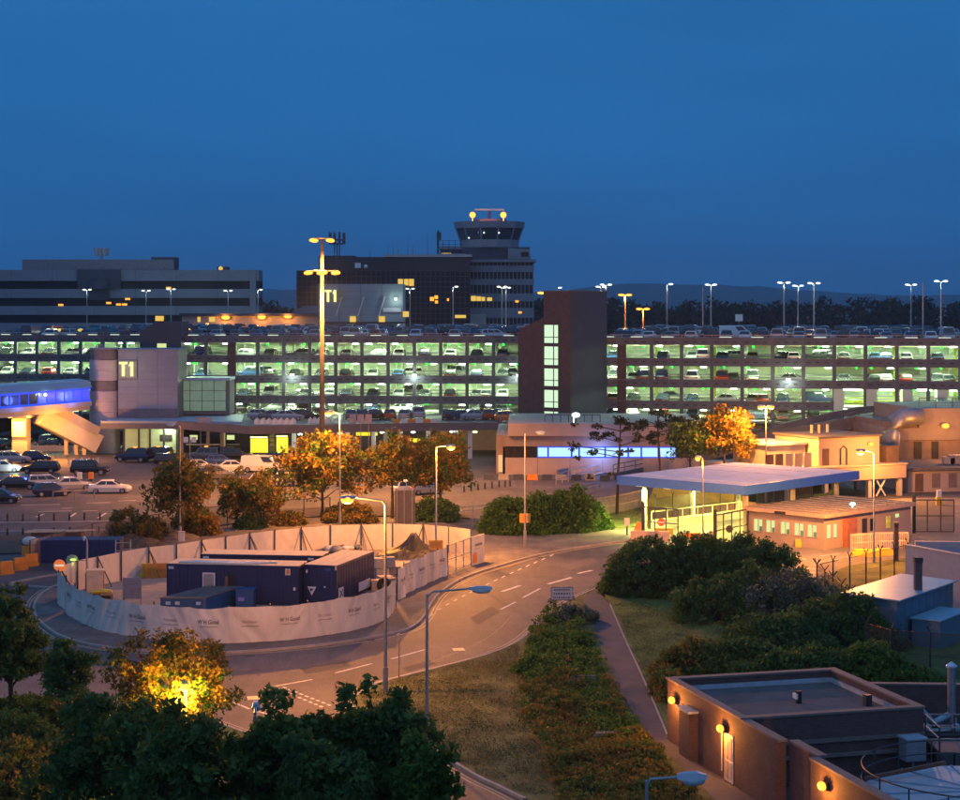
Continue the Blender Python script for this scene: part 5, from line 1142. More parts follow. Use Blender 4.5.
for x in (-.6, .9, 2.2): b = MB(); b.ball((x, .2, 1.25), .22); b.cyl(x, .2, 1.2, 1.7, .04, n=6); b.build('valve', mat('pipe_aqua', (.20, .34, .38), .5), t)
for x in (-1.3, 1, 3.4): b = MB(); b.box(x - .06, x + .06, -.9, 1.2, 0, .85); b.build('support', M('dark_metal'), t)
t = thing('access_platform', 'metal access platform with handrails beside the round tank', 'platform', (19.2, 75.2, 0))
b = MB(); b.box(0, 5, 0, 2.4, 1.25, 1.33); b.build('deck', mat('grating', (.14, .12, .12), .7, var=.3, scale=6), t)
for x in (0, 1.25, 2.5, 3.75, 5):
    for y in (0, 2.4): b = MB(); b.box(x - .03, x + .03, y - .03, y + .03, 0, 2.35); b.build('post', M('dark_metal'), t)
for z in (1.85, 2.33):
    b = MB(); b.box(0, 5, -.025, .025, z, z + .05); b.box(0, 5, 2.375, 2.425, z, z + .05); b.box(-.025, .025, .026, 2.374, z, z + .05); b.build('hand_rail', M('galvanised'), t)
# ---------------------------------------------------------------- the building site: hoarding, gate, cabins
near = [(65.6, 612), (75, 618.5), (101, 630.6), (150, 638.5), (186, 641.6), (224, 643), (262.5, 641.7), (300, 638.6), (344, 632), (371.7, 625.4), (387, 618), (396, 607)]
nearp = smooth_line([G(u, v, .12) for u, v in near], 8)
run2 = smooth_line([G(398, 600, .12), G(405, 594, .12), G(417.5, 587.6, .12), G(447, 575, .12)], 8)
backp = smooth_line([Vector((x, y, .12)) for x, y in ((-27.1, 117.6), (-28.6, 121.5), (-28.0, 125), (-26, 129.6), (-22.4, 134), (-17.3, 140.8), (-12.9, 144.6), (-6.5, 146.6), (-3.0, 145.0), (-.6, 142.5))], 8)
def resample(line, step):
    out = [line[0]]; acc = 0
    for a, c in zip(line, line[1:]):
        L = (c - a).length; pos = step - acc
        while pos <= L: out.append(a.lerp(c, pos / L)); pos += step
        acc = (acc + L) % step if L + acc >= step else acc + L
    if (out[-1] - line[-1]).length > step * .3: out.append(line[-1])
    return out
HT = 2.1
mat('hoard_post', (.05, .045, .045), .6)
mat('print_grey', (.16, .15, .17), .7, var=.2); mat('print_faint', (.36, .31, .31), .7, var=.2)
def hoarding(label, line, step, wrinkle, text, seed, sag=.0, brace=False, outside=1, height=HT):
    t = thing('site_hoarding', label, 'hoarding', (0, 0, 0)); rg = random.Random(seed)
    ps = resample(line, step); pm = MB(); pm.box(-.04, .04, -.04, .04, 0, height + .12); me = pm.mesh('post', M('hoard_post'))
    tops = [rg.uniform(-.05, .05) for _ in ps]
    TM = [text_mesh('W H Good', .34, 'lettering', M('print_grey'), 0, bold=.006), text_mesh('Manchester', .25, 'lettering', M('print_faint'), 0)]
    for i in range(len(ps) - 1):
        a, c = ps[i], ps[i + 1]; d = (c - a); L = d.length; d.normalize(); nn = Vector((d.y, -d.x, 0)) * outside; nx, nz = 20, 12
        V = []; Fc = []; s1, s2 = rg.uniform(-1, 1), rg.uniform(0, 9); sg = sag * rg.random()
        def fold(fx, fz):
            w1 = noise.noise(Vector((fx * 1.8 + fz * 2.2 * s1 + s2, fz * .6, seed * 1.7 + i))) + .8 * (.5 - abs(noise.noise(Vector((fx * 3.2 + fz * 3.6 * s1 + s2, fz * .8, i * 3.1)))) * 2)
            return (.05 + wrinkle * w1) * max(0, math.sin(math.pi * fx)) ** .6
        for iz in range(nz + 1):
            for ix in range(nx + 1):
                fx, fz = ix / nx, iz / nz; edge = math.sin(math.pi * fx) ** .6
                off = fold(fx, fz)
                z = fz * (height + tops[i] * (1 - fx) + tops[i + 1] * fx - sg * math.sin(math.pi * fx) * fz)
                p = a + d * (L * fx) + nn * off; V.append((p.x, p.y, p.z + z))
        for iz in range(nz):
            for ix in range(nx): k = iz * (nx + 1) + ix; Fc.append((k, k + 1, k + nx + 2, k + nx + 1))
        b = MB(); b.add(V, Fc); sh = b.build('sheet', M('white_sheet'), t, True)
        link('post', me, t, a - nn * .06)
        if text:
            k = i % 2; ang = math.atan2(d.y, d.x)
            tm = TM[k].copy()
            for vv in tm.vertices:
                fx = .5 + vv.co.x / 3.0 * outside; p = a + d * (L * fx) + nn * (fold(fx, (1.22 + vv.co.y) / height) + .025); vv.co = (p.x, p.y, p.z + 1.22 + vv.co.y)
            link('lettering', tm, sh)
            b = MB(); V = []
            for q in range(9):
                fx = .28 + .44 * q / 8
                for zz in (.93, .98): p = a + d * (L * fx) + nn * (fold(fx, zz / height) + .025); V.append((p.x, p.y, p.z + zz))
            b.add(V, [(2 * q, 2 * q + 2, 2 * q + 3, 2 * q + 1) for q in range(8)]); b.build('printed_line', M('print_faint'), sh)
        if brace and i % 2 == 0:
            b = MB(); q = a - nn * 1.3; b.bar((a.x, a.y, a.z + height), (q.x, q.y, a.z), .06, .06); s_ = d * .9; b.bar((a.x, a.y, a.z + height), (a.x + s_.x - nn.x * .5, a.y + s_.y - nn.y * .5, a.z), .05, .05); b.build('brace', M('hoard_post'), t)
    link('post', me, t, ps[-1]); return t
hoarding('white printed hoarding sheet curving along the road round the blue cabins', nearp, 2.45, .13, True, 3, .14)
hoarding('wrinkled white hoarding run leading up to the mesh site gate', run2, 2.45, .20, True, 5, .1)
hoarding('plain pinkish back hoarding seen from inside the site', backp, 2.6, .03, False, 8, .0, True, -1)
a, c = G(448, 574.5, .12), G(471, 566, .12)
t = thing('site_gate', 'tall mesh site gate in the hoarding', 'gate', a); d = c - a; up = Vector((0, 0, 2.2)); b = MB()
for k in range(4): b.bar(d * (k / 3) + Vector((0, 0, .05)), d * (k / 3) + up, .07, .07)
for z in (.1, 1.1, 2.15): b.bar(Vector((0, 0, z)), d + Vector((0, 0, z)), .05, .06)
b.build('frame', M('galvanised'), t); b = MB(); b.quad(Vector((0, 0, .1)), d + Vector((0, 0, .1)), d + up, up); b.build('wire_panel', meshwire('wire_pale', (.22, .22, .24), .62), t)
a = G(471, 566, .12); c = G(484, 562, .12)
t = thing('printed_hoarding', 'printed hoarding panel with an orange notice at the site gate', 'hoarding', (0, 0, 0))
b = MB(); b.bar(a + Vector((0, 0, 1.1)), c + Vector((0, 0, 1.1)), .06, 2.2); b.build('sheet', M('white_sheet'), t)
b = MB(); b.bar(a.lerp(c, .12) + Vector((0, -.06, .55)), a.lerp(c, .45) + Vector((0, -.06, .55)), .02, .8); b.build('notice', M('orange_plastic'), t)
b = MB(); b.bar(a.lerp(c, .3) + Vector((0, -.06, 1.5)), a.lerp(c, .85) + Vector((0, -.06, 1.5)), .02, .18); b.build('printed_line', M('print_grey'), t)
b = MB(); b.bar(a.lerp(c, .3) + Vector((0, -.06, 1.22)), a.lerp(c, .7) + Vector((0, -.06, 1.22)), .02, .06); b.build('printed_line', M('print_faint'), t)
p = G(446.5, 574, .12); t = thing('hazard_marker', 'small yellow and black marker at the end of the hoarding', 'marker', p)
b = MB(); b.box(-.12, .12, -.1, .1, 0, .9); b.build('board', M('yellow_plastic'), t); b = MB(); b.box(-.22, -.10, -.12, .02, .2, 1.1); b.build('dark_strip', M('black'), t)

def cabin(label, loc, rz, L, Wd, Hc, m='blue_steel', roof='plywood', name='site_cabin', ribs=True, feats=None):
    t = thing(name, label, 'site cabin', loc, rz)
    b = MB(); b.box(.04, L - .04, .04, Wd - .04, .08, Hc - .04); b.build('body', M(m), t)
    b = MB()
    for x in (0, L - .12):
        for y in (0, Wd - .12): b.box(x, x + .12, y, y + .12, 0, Hc)
    for z in (.05, Hc - .14):
        b.box(.12, L - .12, -.012, .1, z, z + .13); b.box(.12, L - .12, Wd - .1, Wd + .012, z, z + .13); b.box(-.012, .1, .12, Wd - .12, z, z + .13); b.box(L - .1, L + .012, .12, Wd - .12, z, z + .13)
    b.build('frame', mat(m + '_frame', tuple(q * .8 for q in {'blue_steel': (.012, .020, .085)}.get(m, (.022, .10, .27))), .5), t)
    if ribs:
        b = MB(); n = int(L / .28)
        for k in range(1, n): x = L * k / n; b.box(x - .05, x + .05, .012, .04, .2, Hc - .16); b.box(x - .05, x + .05, Wd - .04, Wd - .012, .2, Hc - .16)
        n = int(Wd / .28)
        for k in range(1, n): y = Wd * k / n; b.box(L - .04, L - .012, y - .05, y + .05, .2, Hc - .16); b.box(.012, .04, y - .05, y + .05, .2, Hc - .16)
        stuffed(b.build('ribs', M(m), t))
    n = max(3, int(L / 1.2))
    for k in range(n): b = MB(); b.box(L * k / n + .012, L * (k + 1) / n - .012, .03, Wd - .03, Hc - .04, Hc + .012); b.build('roof_board', M(roof), t)
    for f in feats or ():
        nm, x0, x1, y0, y1, z0, z1, mm = f; b = MB(); b.box(x0, x1, y0, y1, z0, z1); b.build(nm, M(mm), t)
    return t
mat('window_pale', (.30, .28, .27), .3, var=.3, scale=3); mat('brown_door', (.16, .09, .06), .6)
A = Vector((-20.95, 120.3, .13)); Bv = Vector((-12.0, 119.0, .13)); rz = math.atan2(Bv.y - A.y, Bv.x - A.x)
ca = cabin('long navy site cabin with a small window behind the hoarding', A, rz, (Bv - A).length, 2.5, 2.6, feats=[
    ('window_frame', 2.50, 3.35, -.05, .01, 1.05, 2.05, 'white_plastic'), ('window_pane', 2.58, 3.27, -.07, -.052, 1.13, 1.97, 'window_pale'), ('doorway', 4.05, 4.75, -.03, .01, .4, 1.95, 'black'), ('door', 4.05, 4.25, -.12, -.032, .9, 1.85, 'brown_door'),
    ('notice', 8.15, 8.5, -.03, -.014, 2.0, 2.42, 'white_plastic'), ('notice_print', 8.2, 8.45, -.04, -.031, 2.05, 2.37, 'orange_plastic'), ('plate', .15, .5, -.03, -.014, 2.25, 2.42, 'flashing'), ('latch', 8.7, 8.85, -.04, -.014, 1.0, 1.2, 'white_plastic')])
cabin('navy site cabin at the back of the site with only its roof edge showing', (-19.4, 124.9, .13), rz * .8, 8.6, 2.4, 2.6, feats=[('plate', .2, .6, -.03, -.014, 2.3, 2.45, 'white_plastic'), ('plate', 7.6, 8.0, -.03, -.014, 2.3, 2.45, 'white_plastic')])
C = Vector((-11.75, 119.9, .13))
cb = cabin('navy site cabin standing end-on with a white arrow mark', C, R(-16.2) + 0, 2.35, 7.4, 2.6, feats=[
    ('plate', 1.5, 1.95, -.03, -.014, 2.22, 2.42, 'bright_blue'), ('plate', .18, .30, -.03, -.014, 2.05, 2.25, 'white_plastic'), ('vent', 1.45, 1.58, -.03, -.014, 1.1, 1.22, 'flashing'), ('corner_cap', 2.23, 2.35, -.02, .0, 2.3, 2.6, 'plywood')])
b = MB(); b.add([(.28, -.035, 1.15), (.92, -.035, 1.15), (.60, -.035, .55)], [(0, 2, 1)]); o = b.build('arrow_mark', M('white_plastic'), cb)
b = MB(); b.add([(.44, -.045, 1.02), (.74, -.045, 1.02), (.52, -.045, .80)], [(0, 2, 1)]); b.build('arrow_cut', M('blue_steel'), o)
b = MB(); b.box(2.365, 2.39, .3, 1.2, .3, 1.05); o = b.build('warning_board', M('white_plastic'), cb)
b = MB(); b.bar((2.40, .5, .45), (2.40, 1.0, .9), .02, .08); b.bar((2.40, 1.0, .45), (2.40, .5, .9), .02, .08); b.build('cross_mark', M('brown_door'), o)
b = MB(); b.box(2.37, 2.4, 4.2, 6.4, .25, .85); b.build('long_board', M('white_plastic'), cb)
# scaffold poles lying on the long cabin's roof
for k in range(4):
    b = MB(); b.tube([(.7 + .2 * k, .5 + .18 * k, 2.66), (5.8 + .5 * k, .25 + .3 * k, 2.66)], .05, 6); o = b.build('scaffold_pole', M('white_plastic'), None, True, A, rz); tag(o, 'pale scaffold pole lying on the long navy cabin roof', 'pole', 'scaffold poles on the cabin roof')
# low flat blue container and a small blue box
t = thing('low_container', 'low bright blue flat-topped container before the long cabin', 'container', (-20.4, 114.9, .13), R(-2))
b = MB(); P4 = [(0, 0), (2.75, 0), (4.5, 4.9), (2.1, 4.9)]; b.prism(P4, 0, 1.12); b.build('body', M('bright_blue'), t); b = MB(); b.prism([(-.03, -.03), (2.78, -.03), (4.53, 4.93), (2.07, 4.93)], 1.121, 1.2); b.build('top', M('roof_felt'), t)
for x in (.35, .95, 2.3): b = MB(); b.box(x, x + .3, -.06, -.02, .75, .95); b.build('plate', M('flashing'), t)
b = MB(); b.bar((2.9, .5, .75), (4.25, 4.3, .75), .04, .05); b.build('side_rail', M('flashing'), t)
t = thing('tool_box', 'small blue steel store beside the low container', 'container', (-15.9, 117.2, .13)); b = MB(); b.box(0, 1.15, 0, 1.2, 0, 1.25); b.build('body', M('bright_blue'), t); b = MB(); b.box(-.03, 1.18, -.03, 1.23, 1.25, 1.32); b.build('lid', M('bright_blue'), t); b = MB(); b.box(.15, .55, -.03, -.002, .6, .85); b.build('plate', mat('lilac', (.2, .2, .55), .5), t)
# clutter inside the site
t = thing('board_hut', 'small plywood hut just inside the hoarding', 'hut', G(95, 597, .13), R(8)); b = MB(); b.box(-.55, .55, 0, .9, 0, 1.75); b.build('box', M('plywood'), t); b = MB(); b.box(.552, .58, .05, .85, .05, 1.7); b.build('side_panel', mat('rust_panel', (.30, .08, .04), .7), t); b = MB(); b.box(-.6, .62, -.05, .95, 1.75, 1.82); b.build('roof', M('plywood'), t)
t = thing('site_notice', 'grey ribbed board on posts seen from behind inside the site', 'sign', G(132, 604, .13), R(3)); b = MB(); b.box(-.62, .62, 0, .06, .35, 1.75); b.build('board', mat('board_grey', (.20, .20, .24), .6), t)
for z in (.7, 1.05, 1.4): b = MB(); b.box(-.6, .6, -.04, -.002, z, z + .05); b.build('rail', M('galvanised'), t)
for x in (-.62, .56): b = MB(); b.box(x, x + .06, -.06, .0, 0, 1.8); b.build('post', M('galvanised'), t)
for k, (u, v) in enumerate(((144, 577), (152, 577.5), (160, 577))):
    b = MB(); b.prism([(-.6, -.3), (.6, -.3), (.6, .3), (-.6, .3)], 0, .3); b.prism([(-.57, -.15), (.57, -.15), (.57, .15), (-.57, .15)], .3, 1.0); tag(b.build('water_barrier', M('orange_plastic' if k else 'yellow_plastic'), None, False, G(u, v, .13), R(10)), ('orange' if k else 'amber yellow') + ' plastic water barrier against the back hoarding', 'barrier', 'barriers inside the site')
t = thing('covered_skip', 'yellow and pink wrapped bundle beside the plywood hut', 'bundle', G(100, 600, .13)); b = MB(); b.prism([(-.5, -.4), (.8, -.4), (.8, .4), (-.5, .4)], 0, .35); b.build('base', M('black'), t); b = MB(); b.tube([(-.6, 0, .5), (.1, 0, .6), (.8, 0, .55)], [.10, .17, .12], 8); b.build('wrap', M('yellow_plastic'), t, True)
def heap(label, loc, rx, ry, h, m, seed, name='spoil_heap', cat='heap', peak=0.):
    n = 18; V = []; Fc = []
    for j in range(n + 1):
        for i in range(n + 1):
            x, y = 2 * i / n - 1, 2 * j / n - 1; r = min(1, math.hypot(x, y)); z = h * (1 - r) ** .7 * (1 + .5 * noise.noise(Vector((x * 2.3, y * 2.3, seed)))) + .12 * h * noise.noise(Vector((x * 6, y * 6, seed)))
            if peak and abs(x - .1) < .25 and abs(y) < .5: z += peak * (1 - abs(x - .1) / .25)
            V.append((x * rx, y * ry, max(z, -.02) if r < 1 else -.05))
    for j in range(n):
        for i in range(n): k = j * (n + 1) + i; Fc.append((k, k + 1, k + n + 2, k + n + 1))
    b = MB(); b.add(V, Fc); return tag(b.build(name, m, None, False, loc), label, cat)
heap('black tarpaulin heap with a peaked top inside the site', G(411, 556, .13), 2.9, 2.2, 1.1, M('black'), 2.0, 'tarpaulin_heap', peak=1.1)
heap('heap of brown spoil outside the hoarding under the shrubs', G(128, 545, .1), 3.2, 2.2, .9, M('soil'), 4.0)
heap('heap of grey rubble outside the hoarding by the wire fence', G(165, 538, .1), 3.0, 2.0, .9, mat('rubble', (.13, .11, .10), .95, var=.4, scale=3, bump=1, bscale=6), 6.0)
heap('long rubble heap along the back hoarding inside the site', G(322, 551, .13), 3.0, 1.2, .7, MATS['rubble'], 9.0)
for k in range(9):
    u = 303 + 7 * k + rnd.uniform(-2, 2); q = G(u, 551 + rnd.uniform(-1, 2), .13); b = MB(); s = rnd.uniform(.35, .55); b.ball((0, 0, .3), s, (1, .8, .6), 8, 5); b.v = [(x * (1 + .2 * noise.noise(Vector((x * 3, y * 3, k)))), y, max(z, 0)) for x, y, z in b.v]
    mm = ('white_plastic', 'white_sheet', 'cabinet_grey')[k % 3]; tag(b.build('rubble_sack', M(mm), None, True, q), {'white_plastic': 'bright white sack on the rubble by the back hoarding', 'white_sheet': 'dusty pinkish sack on the rubble by the back hoarding', 'cabinet_grey': 'grey sack on the rubble by the back hoarding'}[mm], 'sack', 'sacks on the rubble')
for k, (u, v, z) in enumerate(((372, 578, 0), (382, 578, 0), (393, 576, 0), (377, 578, .75), (388, 577, .75), (385, 586, 0), (394, 588, 0), (378, 590, 0))):
    b = MB(); b.box(-.5, .5, -.4, .4, 0, .12); b.box(-.48, .48, -.38, .38, .12, .72); tag(b.build('block_pallet', M('plywood' if k % 2 else 'concrete'), None, False, G(u, v, .13) + Vector((0, 0, z)), R(12 * (k % 3))), ('timber' if k % 2 else 'concrete') + ' pallet load stacked by the wrinkled hoarding', 'pallet', 'pallet loads in the site')
t = thing('cable_drum', 'dark round cable drum beside the pallets', 'cable drum', G(384, 592, .13)); b = MB()
for y in (-.25, .2): b.tube([(0, y, .5), (0, y + .06, .5)], .5, 14)
b.build('flange', M('black'), t); b = MB(); b.tube([(0, -.2, .5), (0, .2, .5)], .25, 10); b.build('core', M('brown_door'), t)
t = thing('ladder_frame', 'pale scaffold ladder frame leaning at the back hoarding', 'scaffold', G(122, 574, .13)); b = MB()
for x in (-.5, .6): b.bar((x, 0, 0), (x, .2, 2.5), .07, .07)
for z in (.5, 1.1, 1.7, 2.3): b.bar((-.5, .05 * z, z), (.6, .05 * z, z), .06, .06)
b.build('frame', mat('ladder_tan', (.40, .33, .28), .7), t)
# far-left works area beyond the side road
t = thing('skip_container', 'long dark blue container behind the wire fence', 'container', G(22, 563, 0), R(3)); b = MB(); b.box(0, 7.5, 0, 2.2, 0, 1.75); b.build('body', M('blue_steel'), t)
for k in range(16): b = MB(); b.box(.4 + .45 * k, .5 + .45 * k, -.05, -.002, .1, 1.65); b.build('rib', M('blue_steel'), t)
t = thing('sack_hopper', 'orange hopper topped with a pale sack by the blue container', 'hopper', G(30, 562.5)); b = MB(); b.box(-.55, .45, -.4, .5, 0, 1.35); b.build('bin', M('orange_plastic'), t); b = MB(); b.ball((0, 0, 1.65), .65, (1, .8, .6)); b.build('sack', M('white_sheet'), t, True)
for k, (u, v) in enumerate(((6, 574), (20, 570), (31, 566))):
    b = MB(); b.prism([(-.55, -.28), (.55, -.28), (.55, .28), (-.55, .28)], 0, .25); b.prism([(-.5, -.15), (.5, -.15), (.5, .15), (-.5, .15)], .25, .95); tag(b.build('water_barrier', M('orange_plastic'), None, False, G(u, v), R(40)), 'orange water barrier in the row by the blue container', 'barrier', 'barriers by the blue container')
t = thing('timber_stack', 'stack of pale timbers on top of the works clutter', 'timber', G(62, 556, 0)); 
for k in range(5): b = MB(); b.bar((-3 + .2 * k, .2 * k, 1.9 + .09 * (k % 2)), (1.2 + .3 * k, .2 * k + .2, 1.95), .12, .1); b.build('timber', M('plywood'), t)
b = MB(); b.box(-2.5, 1.5, .1, 1.2, 0, 1.85); b.build('support_crate', mat('rust', (.16, .07, .045), .9, var=.3), t)
security_fence('tall wire mesh fence between the car lot and the building site', [G(30, 566), G(92, 548), G(180, 533), G(250, 524.5), G(330, 518)], 2.0, 3.2, False, 'pale', 'wire_fence')

# ---------------------------------------------------------------- signs on the road
p = G(59.5, 600); disc_sign('lit round no entry sign on a post at the island corner', p, .40, pole=2.35, lit=.55)
p = G(72, 592); disc_sign('grey back of a round sign behind the lit no entry sign', p, .42, name='round_road_sign', kind='back', pole=2.2)
p = G(399, 681); t = thing('bus_stop_post', 'thin post with a small plate at the verge edge', 'sign post', p); b = MB(); b.cyl(0, 0, 0, 2.55, .035, n=8); b.build('post', M('galvanised'), t); b = MB(); b.box(-.14, .14, -.05, -.02, 2.1, 2.5); b.build('plate', M('galvanised'), t)
p = G(562, 613); t = thing('notice_board', 'white notice board on two posts at the verge tip', 'sign', p, R(4))
b = MB(); b.box(-.72, .72, -.03, .03, .85, 1.68); b.build('board', mat('board_rim', (.10, .10, .12), .6), t); b = MB(); b.box(-.68, .68, -.045, -.031, .89, 1.64); o = b.build('face', mat('board_face', (.50, .50, .54), .6, var=.06), t)
for k, (a, c) in enumerate(((-.52, .50), (-.55, .55), (-.6, .58))):
    z = 1.52 - .25 * k; b = MB(); x = a
    while x < c: w2 = rnd.uniform(.06, .15); b.box(x, min(x + w2, c), -.056, -.046, z - .06, z + .06); x += w2 + .04
    b.build('text_line', M('print_grey'), o)
for x in (-.5, .5): b = MB(); b.cyl(x, .06, 0, 1.75, .03, n=8); b.build('post', M('galvanised'), t)
p = G(390, 566); 
t = thing('traffic_sign', 'tall grey ribbed traffic sign seen from behind among the trees', 'sign', G(405, 531), 0); b = MB(); b.box(-.9, .9, 0, .08, .6, 3.6); b.build('board', mat('sign_backgrey', (.10, .085, .08), .7), t)
for x in (-.75, -.1, .6): b = MB(); b.box(x, x + .12, .09, .2, 0, 3.8); b.box(x, x + .05, -.03, -.002, .6, 3.6); b.build('post', M('galvanised'), t)
t = thing('warning_sign', 'triangular warning sign on a post by the crash barrier', 'road sign', G(473, 527)); b = MB(); b.cyl(0, 0, 0, 2.3, .04, n=8); b.build('post', M('galvanised'), t); b = MB(); b.add([(-.38, -.05, 1.9), (.38, -.05, 1.9), (0, -.05, 2.55), (-.38, -.01, 1.9), (.38, -.01, 1.9), (0, -.01, 2.55)], [(0, 1, 2), (5, 4, 3), (0, 3, 4, 1), (1, 4, 5, 2), (2, 5, 3, 0)]); b.build('plate', M('galvanised'), t)

# ---------------------------------------------------------------- street lamps
def street_lamp(label, base, h, arm, ang, lit=False, watts=9000, head_l=.75, group=None, name='street_lamp', r=.09, col=SOD, glowm='sodium_glow', rise=.25, arms=1, gz=-.35):
    t = thing(name, label, 'street lamp', base, 0, group)
    b = MB(); b.tube([(0, 0, 0), (0, 0, 1.3)], [r * 1.5, r * 1.45], 10); b.tube([(0, 0, 1.3), (0, 0, h)], [r, r * .62], 10); b.build('pole', M('galvanised'), t, False)
    for k in range(arms):
        a = ang + math.pi * k; d = Vector((math.cos(a), math.sin(a), 0)); e = d * arm + Vector((0, 0, h + rise))
        b = MB(); b.tube([(0, 0, h - .15), d * (arm * .12) + Vector((0, 0, h + rise * .35)), e], [r * .6, r * .55, r * .45], 8); b.build('arm', M('galvanised'), t)
        n = Vector((-d.y, d.x, 0)); b = MB(); V = []
        for (s, wd, z0, z1) in ((0, .07, -.04, .08), (.25, .15, -.07, .12), (.7, .17, -.07, .13), (1, .10, -.03, .07)):
            c = e + d * (head_l * s); V += [c - n * wd + Vector((0, 0, z0)), c + n * wd + Vector((0, 0, z0)), c + n * wd * .6 + Vector((0, 0, z1)), c - n * wd * .6 + Vector((0, 0, z1))]
        Fc = [(0, 1, 2, 3)] + [(i * 4 + k2, i * 4 + (k2 + 1) % 4, (i + 1) * 4 + (k2 + 1) % 4, (i + 1) * 4 + k2)[::-1] for i in range(3) for k2 in range(4)] + [(15, 14, 13, 12)]
        b.add(V, Fc); hd = b.build('head', M('lamp_housing'), t)
        c = e + d * (head_l * .55) + Vector((0, 0, -.09)); b = MB(); kk = 1.12 if lit else 1.0; b.ball(c + Vector((0, 0, -.03 if lit else 0)), kk, (abs(d.x) * head_l * .40 + abs(d.y) * .17, abs(d.y) * head_l * .40 + abs(d.x) * .17, .19 if lit else .13), 12, 8)
        b.build('lens', M(glowm) if lit else mat('lens_clear', (.35, .45, .52), .15, var=0), hd, True)
        if lit: glow(t, c + Vector((0, 0, gz - .2)), col, watts, .18)
    return t
street_lamp('unlit street lamp with a bluish head on the grass verge', G(427, 752, .1), 7.05, 1.85, 0, rise=.22, head_l=1.05)
street_lamp('tall lit sodium lamp on the verge with its arm over the road', G(385.5, 692, .1), 9.75, 1.55, math.pi, True, 7000, rise=.25)
street_lamp('lit sodium lamp inside the site by the tarpaulin heap', G(436, 561, .1), 8.85, .75, 0, True, 12000, rise=.1)
street_lamp('unlit street lamp carrying an orange sign box by the pavement', G(525, 546.5, .1), 9.3, .9, 0, rise=.1)
t = thing('sign_box', 'orange sign box fixed on the unlit lamp pole', 'sign', G(525, 546.5) + Vector((0, -.16, 0))); b = MB(); b.box(-.45, .45, -.05, .05, 2.0, 2.75); b.build('plate', mat('sign_amber', (.55, .30, .05), .6), t); b = MB(); b.box(-.3, .3, -.06, -.051, 2.15, 2.6); b.build('inset', mat('sign_amber_dark', (.40, .20, .03), .6), t)
t = thing('sign_box', 'amber sign plate on the lamp pole inside the site', 'sign', G(436, 561, .1) + Vector((.0, -.18, 0))); b = MB(); b.box(-.55, .55, -.04, .04, .9, 1.65); b.build('plate', MATS['sign_amber'], t); b = MB(); b.box(-.4, .4, -.06, -.041, 1.05, 1.5); b.build('inset', MATS['sign_amber_dark'], t)
street_lamp('lit sodium lamp behind the orange trees near the high mast', G(340, 528, .0), 10.15, .6, math.pi, True, 13000)
street_lamp('unlit lamp with a pale blue head above the shrub planting', (4.17, 45, 0), 8.12, .75, 0, rise=.08, head_l=.75, r=.075)
street_lamp('unlit lamp whose bluish head rises among the dark leafy trees', (Xu(255, 62), 62, 0), 5.85, .3, R(92), rise=.25, head_l=.6)
street_lamp('lit lamp half buried in the glowing bush by the road', (Xu(186, 70.3), 70.3, 0), 5.2, .12, R(-90), True, 2900, rise=.1, col=(1, .46, .04), gz=-.15, head_l=.3)
street_lamp('lit sodium lamp beside the gate canopy roof', G(766, 502, 0), 9.5, .1, 0, True, 14000, arms=2)
street_lamp('lit sodium lamp on a dark pole in front of the gate canopy', G(703, 549, 0), 7.3, .15, math.pi, True, 1500, head_l=.5, r=.06)
street_lamp('lit sodium lamp on the yard pole by the gatehouse', G(874, 563, .05), 8.45, .65, math.pi, True, 20000, r=.07)
street_lamp('slim pole with a small greenish lamp inside the site', G(87, 592, .1), 3.5, .1, math.pi, False, head_l=.2)
t = thing('site_lamp', 'small greenish lit lamp on a bracket by the sign back', 'lamp', G(87, 592, .1)); b = MB(); b.bar((-.05, -.05, 2.2), (-.75, -.05, 2.2), .05, .05); b.build('bracket', M('galvanised'), t); b = MB(); b.ball((-.95, -.05, 2.25), .15, (1.5, 1, .55)); b.build('lens', mat('lime_glow', (.03, .03, .03), emit=(.6, 1, .12), es=1.5, var=0), t, True)
glow(t, (-.95, -.3, 2.0), (.6, 1, .2), 7, .1)
street_lamp('dark unlit column in front of the car lot trees', G(180, 541, .1), 9.6, .4, math.pi, False)
t = thing('meter_box', 'pale meter box at the foot of the dark column', 'cabinet', G(182, 541, .1)); b = MB(); b.box(-.25, .25, -.3, -.12, .0, .8); b.build('box', M('white_sheet'), t); b = MB(); b.box(-.28, .28, -.33, -.1, .8, .86); b.build('lid', M('white_sheet'), t)
